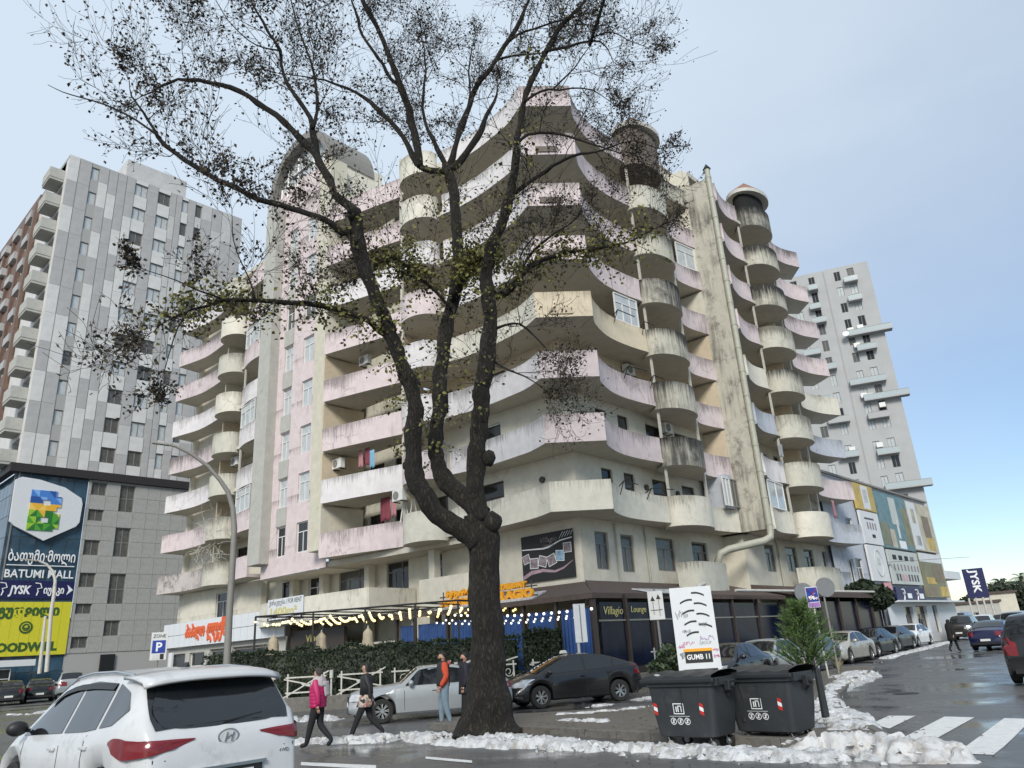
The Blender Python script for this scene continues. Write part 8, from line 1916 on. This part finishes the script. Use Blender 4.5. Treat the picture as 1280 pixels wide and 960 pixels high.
def person(label, pos, head, J, mats, H=1.75, female=False, z=None, extras=(), fat=1., headturn=0., bare_hands=True):
    """J: joints in metres for a 1.75 m figure: x forward, y left, z up"""
    k = H / 1.75; t = thing('person', label, 'person', (pos[0], pos[1], ground_z(*pos) if z is None else z), atan2(head[1], head[0]))
    g = lambda n: Vector(J[n]) * k
    names = ['pelvis', 'waist', 'chest', 'neck', 'headb', 'head', 'headt', 'lsh', 'lel', 'lwr', 'rsh', 'rel', 'rwr', 'lhip', 'lkn', 'lan', 'lto', 'rhip', 'rkn', 'ran', 'rto']
    sw = 1 if not female else .9
    rad = dict(pelvis=(.16, .185), waist=(.14, .17), chest=(.15, .2), neck=.062, headb=(.085, .075), head=(.13, .105), headt=(.1, .088), lsh=.098, lel=.07, lwr=.05, rsh=.098, rel=.07, rwr=.05, lhip=.128, lkn=.088, lan=.062, lto=.055, rhip=.128, rkn=.088, ran=.062, rto=.055)
    V = [g(n) for n in names]; ix = {n: i for i, n in enumerate(names)}
    Rr = []
    for n in names:
        r = rad[n]; r = (r, r) if not hasattr(r, '__len__') else r; f = fat if n in ('waist', 'chest', 'lsh', 'rsh', 'lel', 'rel', 'lwr', 'rwr') else 1
        Rr.append((r[0] * k * f * sw, r[1] * k * f * sw))
    E = [('pelvis', 'waist'), ('waist', 'chest'), ('chest', 'neck'), ('neck', 'headb'), ('headb', 'head'), ('head', 'headt'), ('chest', 'lsh'), ('lsh', 'lel'), ('lel', 'lwr'), ('chest', 'rsh'), ('rsh', 'rel'), ('rel', 'rwr'), ('pelvis', 'lhip'), ('lhip', 'lkn'), ('lkn', 'lan'), ('lan', 'lto'), ('pelvis', 'rhip'), ('rhip', 'rkn'), ('rkn', 'ran'), ('ran', 'rto')]
    me = skin_mesh('body', V, [(ix[a], ix[b]) for a, b in E], Rr, (0,), 2)
    # which garment each face belongs to: nearest bone
    order = ['torso', 'arm', 'legs', 'shoe', 'skin']
    kind = {}
    for a, b in E:
        n = b; kind[(a, b)] = 'torso' if n in ('waist', 'chest', 'neck', 'lsh', 'rsh') else 'skin' if n in ('headb', 'head', 'headt') else 'arm' if n in ('lel', 'lwr', 'rel', 'rwr') else 'shoe' if n in ('lto', 'rto') else 'legs'
    me.materials.clear()
    for o_ in order: me.materials.append(M[mats[o_]])
    bones = [(g(a), g(b), kind[(a, b)]) for a, b in E]
    for p in me.polygons:
        c = p.center; best = 9; bk = 'torso'
        for a, b, q in bones:
            ab = b - a; tt = max(0, min(1, (c - a).dot(ab) / max(1e-9, ab.dot(ab)))); dd = (c - a - ab * tt).length
            if dd < best: best = dd; bk = q
        p.material_index = order.index(bk); p.use_smooth = True
    # face: nose, brows pushed out of the same mesh region; hands joined to the same mesh
    bm = bmesh.new(); bm.from_mesh(me)
    hd = g('head'); fw = Vector((cos(headturn), sin(headturn), 0)); lf = Vector((-fw.y, fw.x, 0))
    for v in bm.verts:
        d = v.co - hd
        if d.length < .13 * k and d.dot(fw) > .05 * k:
            l, u = d.dot(lf) / k, d.z / k
            v.co += fw * k * (.022 * math.exp(-(l / .016) ** 2 - ((u + .012) / .026) ** 2) - .01 * math.exp(-((abs(l) - .03) / .016) ** 2 - ((u - .018) / .014) ** 2) + .006 * math.exp(-(l / .03) ** 2 - ((u + .055) / .012) ** 2) + .01 * math.exp(-(l / .025) ** 2 - ((u + .088) / .016) ** 2))
    nb = len(me.materials)
    for sd, w, e in ((1, 'lwr', 'lel'), (-1, 'rwr', 'rel')):
        for hm in hand_mesh(g(w), g(w) - g(e), Vector((0, -sd, 0)) if abs((g(w) - g(e)).normalized().y) < .8 else Vector((0, 0, -1)), sd, .45, k):
            n0 = len(bm.faces); bm.from_mesh(hm); bm.faces.ensure_lookup_table()
            for f in list(bm.faces)[n0:]: f.material_index = 4 if bare_hands else 1; f.smooth = True
            bpy.data.meshes.remove(hm)
    bm.to_mesh(me); bm.free()
    body = link('body', me, t)
    # eyes, ears, hair
    m = MB()
    for s in (-1, 1): c = hd + fw * .083 * k + lf * s * .031 * k + Vector((0, 0, .018 * k)); m.sphere(c, (.011 * k, .013 * k, .008 * k), 8, 6)
    m.build('eyes', 'hair_dark', t, smooth=180)
    m = MB()
    for s in (-1, 1): c = hd + lf * s * .083 * k - fw * .005 + Vector((0, 0, -.002 * k)); m.sphere(c, (.02 * k, .01 * k, .03 * k), 8, 6)
    m.build('ear', 'skin', t, smooth=180)
    for ex in extras: ex(t, k, g, hd, fw, lf)
    return t
def hair_cap(m='hair_dark', long=0., back=.0):
    def f(t, k, g, hd, fw, lf):
        b = MB(); c = hd - fw * .014 * k + Vector((0, 0, .03 * k)); P = []; n = 18
        for i in range(9):
            th = pi * .62 * i / 8
            for q in range(n + 1):
                a = 2 * pi * q / n; dirv = fw * cos(a) + lf * sin(a); lim = .42 if cos(a) > .3 else .75 if cos(a) > -.1 else 1.0
                tt = th * lim; r = .122 if cos(a) < .5 else .116
                p = c + dirv * (sin(tt) * r * k * (1 - .12 * abs(sin(a)))) + Vector((0, 0, cos(tt) * .102 * k))
                if i > 5 and cos(a) < .3: p += Vector((0, 0, -long * k * (i - 5) / 3)) - fw * back * k * (i - 5) / 3
                p += Vector((nz3(p.x * 40, p.y * 40, p.z * 30), nz3(p.y * 40, p.z * 40, 3), 0)) * .006
                P.append(p)
        b.grid(P, 9, n + 1, flip=False); b.build('hair', m, t, smooth=180)
    return f
def beard(t, k, g, hd, fw, lf):
    b = MB(); P = []
    for i in range(4):
        for q in range(11): a = -1.35 + 2.7 * q / 10; d = fw * cos(a) + lf * sin(a); P.append(hd + d * ((.112 - .005 * i) * k) * (1 if abs(a) < 1 else .95) + Vector((0, 0, (-.045 - .022 * i - .01 * cos(a) + .02 * abs(a)) * k)))
    b.grid(P, 4, 11, flip=True); b.build('beard', 'hair_dark', t, smooth=180)
def garment(name, prof, m, offy=0., n=22, fold=.0):
    """a shell of rings round the trunk: prof = [(z, cx, rx, ry)]"""
    def f(t, k, g, hd, fw, lf):
        b = MB(); P = []
        for i, (z, cx, rx, ry) in enumerate(prof):
            for q in range(n + 1):
                a = 2 * pi * q / n; w = 1 + fold * sin(a * 7 + i * .4) * (i / len(prof))
                P.append((cx * k + rx * k * cos(a) * w, offy + ry * k * sin(a) * w, z * k))
        b.grid(P, len(prof), n + 1, flip=prof[0][0] > prof[-1][0]); o = b.build(name, m, t, smooth=180); s = o.modifiers.new('thick', 'SOLIDIFY'); s.thickness = .012; s.offset = 1
    return f
def base(**kw):
    J = dict(pelvis=(0, 0, .96), waist=(0, 0, 1.1), chest=(0, 0, 1.33), neck=(.01, 0, 1.49), headb=(.025, 0, 1.545), head=(.03, 0, 1.615), headt=(.015, 0, 1.69), lsh=(0, .19, 1.41), lel=(-.02, .24, 1.14), lwr=(.06, .24, .9), rsh=(0, -.19, 1.41), rel=(-.02, -.24, 1.14), rwr=(.06, -.24, .9), lhip=(0, .1, .9), lkn=(.02, .1, .5), lan=(-.02, .1, .09), lto=(.15, .12, .04), rhip=(0, -.1, .9), rkn=(.02, -.1, .5), ran=(-.02, -.1, .09), rto=(.15, -.12, .04))
    J.update(kw); return J
def walk(st=.3, back=.3, arm=.16, lead='l', bend=.06):
    o = 'r' if lead == 'l' else 'l'; sy = {'l': .1, 'r': -.1}
    return base(**{lead + 'kn': (st * .55, sy[lead] * .8, .5), lead + 'an': (st, sy[lead] * .6, .1), lead + 'to': (st + .16, sy[lead] * .6, .07), o + 'kn': (-back * .25 + bend, sy[o] * .8, .49), o + 'an': (-back, sy[o] * .6, .17), o + 'to': (-back + .12, sy[o] * .6, .05),
                   lead + 'el': (-.1, sy[lead] * 2.3, 1.15), lead + 'wr': (-.1 - arm * .4, sy[lead] * 2.3, .92), o + 'el': (.03, sy[o] * 2.3, 1.14), o + 'wr': (.1 + arm, sy[o] * 2.2, .95)})
LFT = (-.97, -.22)
# woman in pink quilted jacket walking left
def quilt(t, k, g, hd, fw, lf):
    b = MB(); P = []; n = 24; rows = 25
    for i in range(rows):
        z = 1.5 - .62 * i / (rows - 1); r = .15 + .05 * min(1, i / 6) + .02 * sin(pi * i / rows); puff = .014 * abs(sin(i * pi / 3.0))
        for q in range(n + 1): a = 2 * pi * q / n; P.append(((r + puff) * .82 * k * cos(a), (r + puff) * 1.12 * k * sin(a), z * k))
    b.grid(P, rows, n + 1, flip=True); b.build('quilted_jacket', 'jacket_pink', t, smooth=180)
def scarf(t, k, g, hd, fw, lf):
    b = MB(); P = []
    for i in range(6):
        for q in range(21): a = 2 * pi * q / 20; r = (.085, .13, .155, .17, .185, .2)[i]; P.append((r * .9 * k * cos(a) - .01, r * 1.15 * k * sin(a), (1.55 - .035 * i - .05 * max(0, -cos(a)) * (i / 5)) * k + .01 * sin(a * 5 + i)))
    b.grid(P, 6, 21, flip=True)
    P = []
    for i in range(7):
        for j in range(5): P.append((-.17 * k - .02 * i * .4 - .02 * sin(j), (-.16 + .06 * j) * k, (1.44 - .055 * i) * k))
    b.grid(P, 7, 5); o = b.build('scarf', 'scarf_grey', t, smooth=180); s = o.modifiers.new('thick', 'SOLIDIFY'); s.thickness = .015
person('woman in a pink quilted jacket and grey scarf walking beside the white car', (-4.69,17.57), (-.9, .2), walk(.24, .34, .05, 'l'), dict(torso='jacket_pink', arm='jacket_pink', legs='wool_black', shoe='shoe_dark', skin='skin'), 1.64, True, extras=(hair_cap('hat_knit', .02), quilt, scarf), fat=1.15)
# woman in black top and floral skirt striding left
person('woman in a dark jacket and floral skirt striding left across the snow', (-3.87,18.75), (-.98, -.1), walk(.36, .4, .02, 'l', .02), dict(torso='jacket_black', arm='jacket_black', legs='wool_black', shoe='shoe_dark', skin='skin'), 1.68, True,
       extras=(hair_cap('hair_dark', .1, .02), garment('skirt', [(1.02, 0, .15, .18), (.92, 0, .185, .2), (.82, 0, .215, .22), (.74, 0, .235, .235)], 'floral_skirt', fold=.08), garment('short_jacket', [(1.46, .0, .12, .16), (1.38, .0, .155, .205), (1.2, 0, .155, .19), (1.02, 0, .165, .195)], 'jacket_black', fold=.04)), fat=1.0)
# two men
def hood(t, k, g, hd, fw, lf):
    b = MB(); b.tube([(-.12, -.1, 1.5), (-.15, 0, 1.53), (-.12, .1, 1.5)], [.045, .06, .045], 10); b.tube([(.03, -.11, 1.5), (-.07, -.12, 1.52), (-.12, -.1, 1.5)], [.02, .035, .045], 8); b.tube([(.03, .11, 1.5), (-.07, .12, 1.52), (-.12, .1, 1.5)], [.02, .035, .045], 8); b.build('hood', 'hood_red', t, smooth=180)
vest = garment('vest', [(1.52, .0, .09, .12), (1.47, .0, .14, .19), (1.36, .005, .165, .215), (1.2, .01, .165, .2), (1.02, .01, .17, .2), (.92, .01, .165, .195)], 'vest_black', fold=.03)
person('man in a black vest with orange red sleeves and blue jeans by the tree', (-2.29,20.91), (-.97, -.2), base(lan=(-.14, .09, .1), lkn=(-.02, .1, .5), lto=(.02, .1, .04), ran=(.06, -.1, .09), rkn=(.06, -.1, .5), rto=(.22, -.12, .04), lel=(-.05, .27, 1.15), lwr=(.1, .25, .93), rwr=(.08, -.25, .9)), dict(torso='sleeve_orange', arm='sleeve_orange', legs='denim', shoe='shoe_dark', skin='skin'), 1.83, extras=(hair_cap(), beard, hood, vest), fat=1.05)
def collar(t, k, g, hd, fw, lf):
    b = MB(); b.tube([(.06, -.13, 1.46), (-.05, -.16, 1.5), (-.13, -.08, 1.53), (-.13, .08, 1.53), (-.05, .16, 1.5), (.06, .13, 1.46)], .035, 8); b.build('collar', 'scarf_grey', t, smooth=180)
coat = garment('coat', [(1.5, .0, .12, .16), (1.42, .0, .16, .22), (1.2, 0, .175, .215), (1.0, 0, .18, .215), (.82, 0, .19, .22), (.72, 0, .195, .225)], 'coat_navy', fold=.03)
person('bearded man in a long dark coat with grey collar half hidden by the tree trunk', (-1.73,21.19), (-.99, -.1), base(lkn=(.05, .1, .5), lan=(.1, .1, .09), lto=(.26, .12, .04)), dict(torso='coat_navy', arm='coat_navy', legs='wool_black', shoe='shoe_dark', skin='skin'), 1.78, extras=(hair_cap(), beard, collar, coat), fat=1.08)
# woman in black in the side street
person('person in a long black coat and headscarf crossing the side street', (22.58,42.32), (.9, .4), walk(.28, .3, .05, 'r'), dict(torso='wool_black', arm='wool_black', legs='wool_black', shoe='shoe_dark', skin='skin'), 1.66, True, extras=(hair_cap('wool_black', .16, .02), garment('long_coat', [(1.48, .0, .12, .16), (1.38, .0, .17, .21), (1.1, 0, .19, .22), (.8, 0, .2, .23), (.6, 0, .23, .24)], 'wool_black', fold=.05)))
# people in front of the left shop
person('person in a dark coat standing before the glass door of the left shop', (-16.2, 41.5), (.6, -.8), base(), dict(torso='coat_navy', arm='coat_navy', legs='wool_black', shoe='shoe_dark', skin='skin'), 1.74, extras=(hair_cap('hair_dark', .05),), fat=1.15)
person('woman with long dark hair walking right of the lamp post', (-14.3, 38.6), (.3, -.95), walk(.2, .2, .05), dict(torso='wool_black', arm='wool_black', legs='wool_black', shoe='shoe_dark', skin='skin'), 1.68, True, extras=(hair_cap('hair_dark', .16, .02),), fat=1.2)
person('person in a dark jacket and pale scarf near the parking sign', (-16.2, 33.8), (.8, -.6), base(), dict(torso='jacket_black', arm='jacket_black', legs='wool_black', shoe='shoe_dark', skin='skin'), 1.68, extras=(hair_cap(), scarf), fat=1.25)
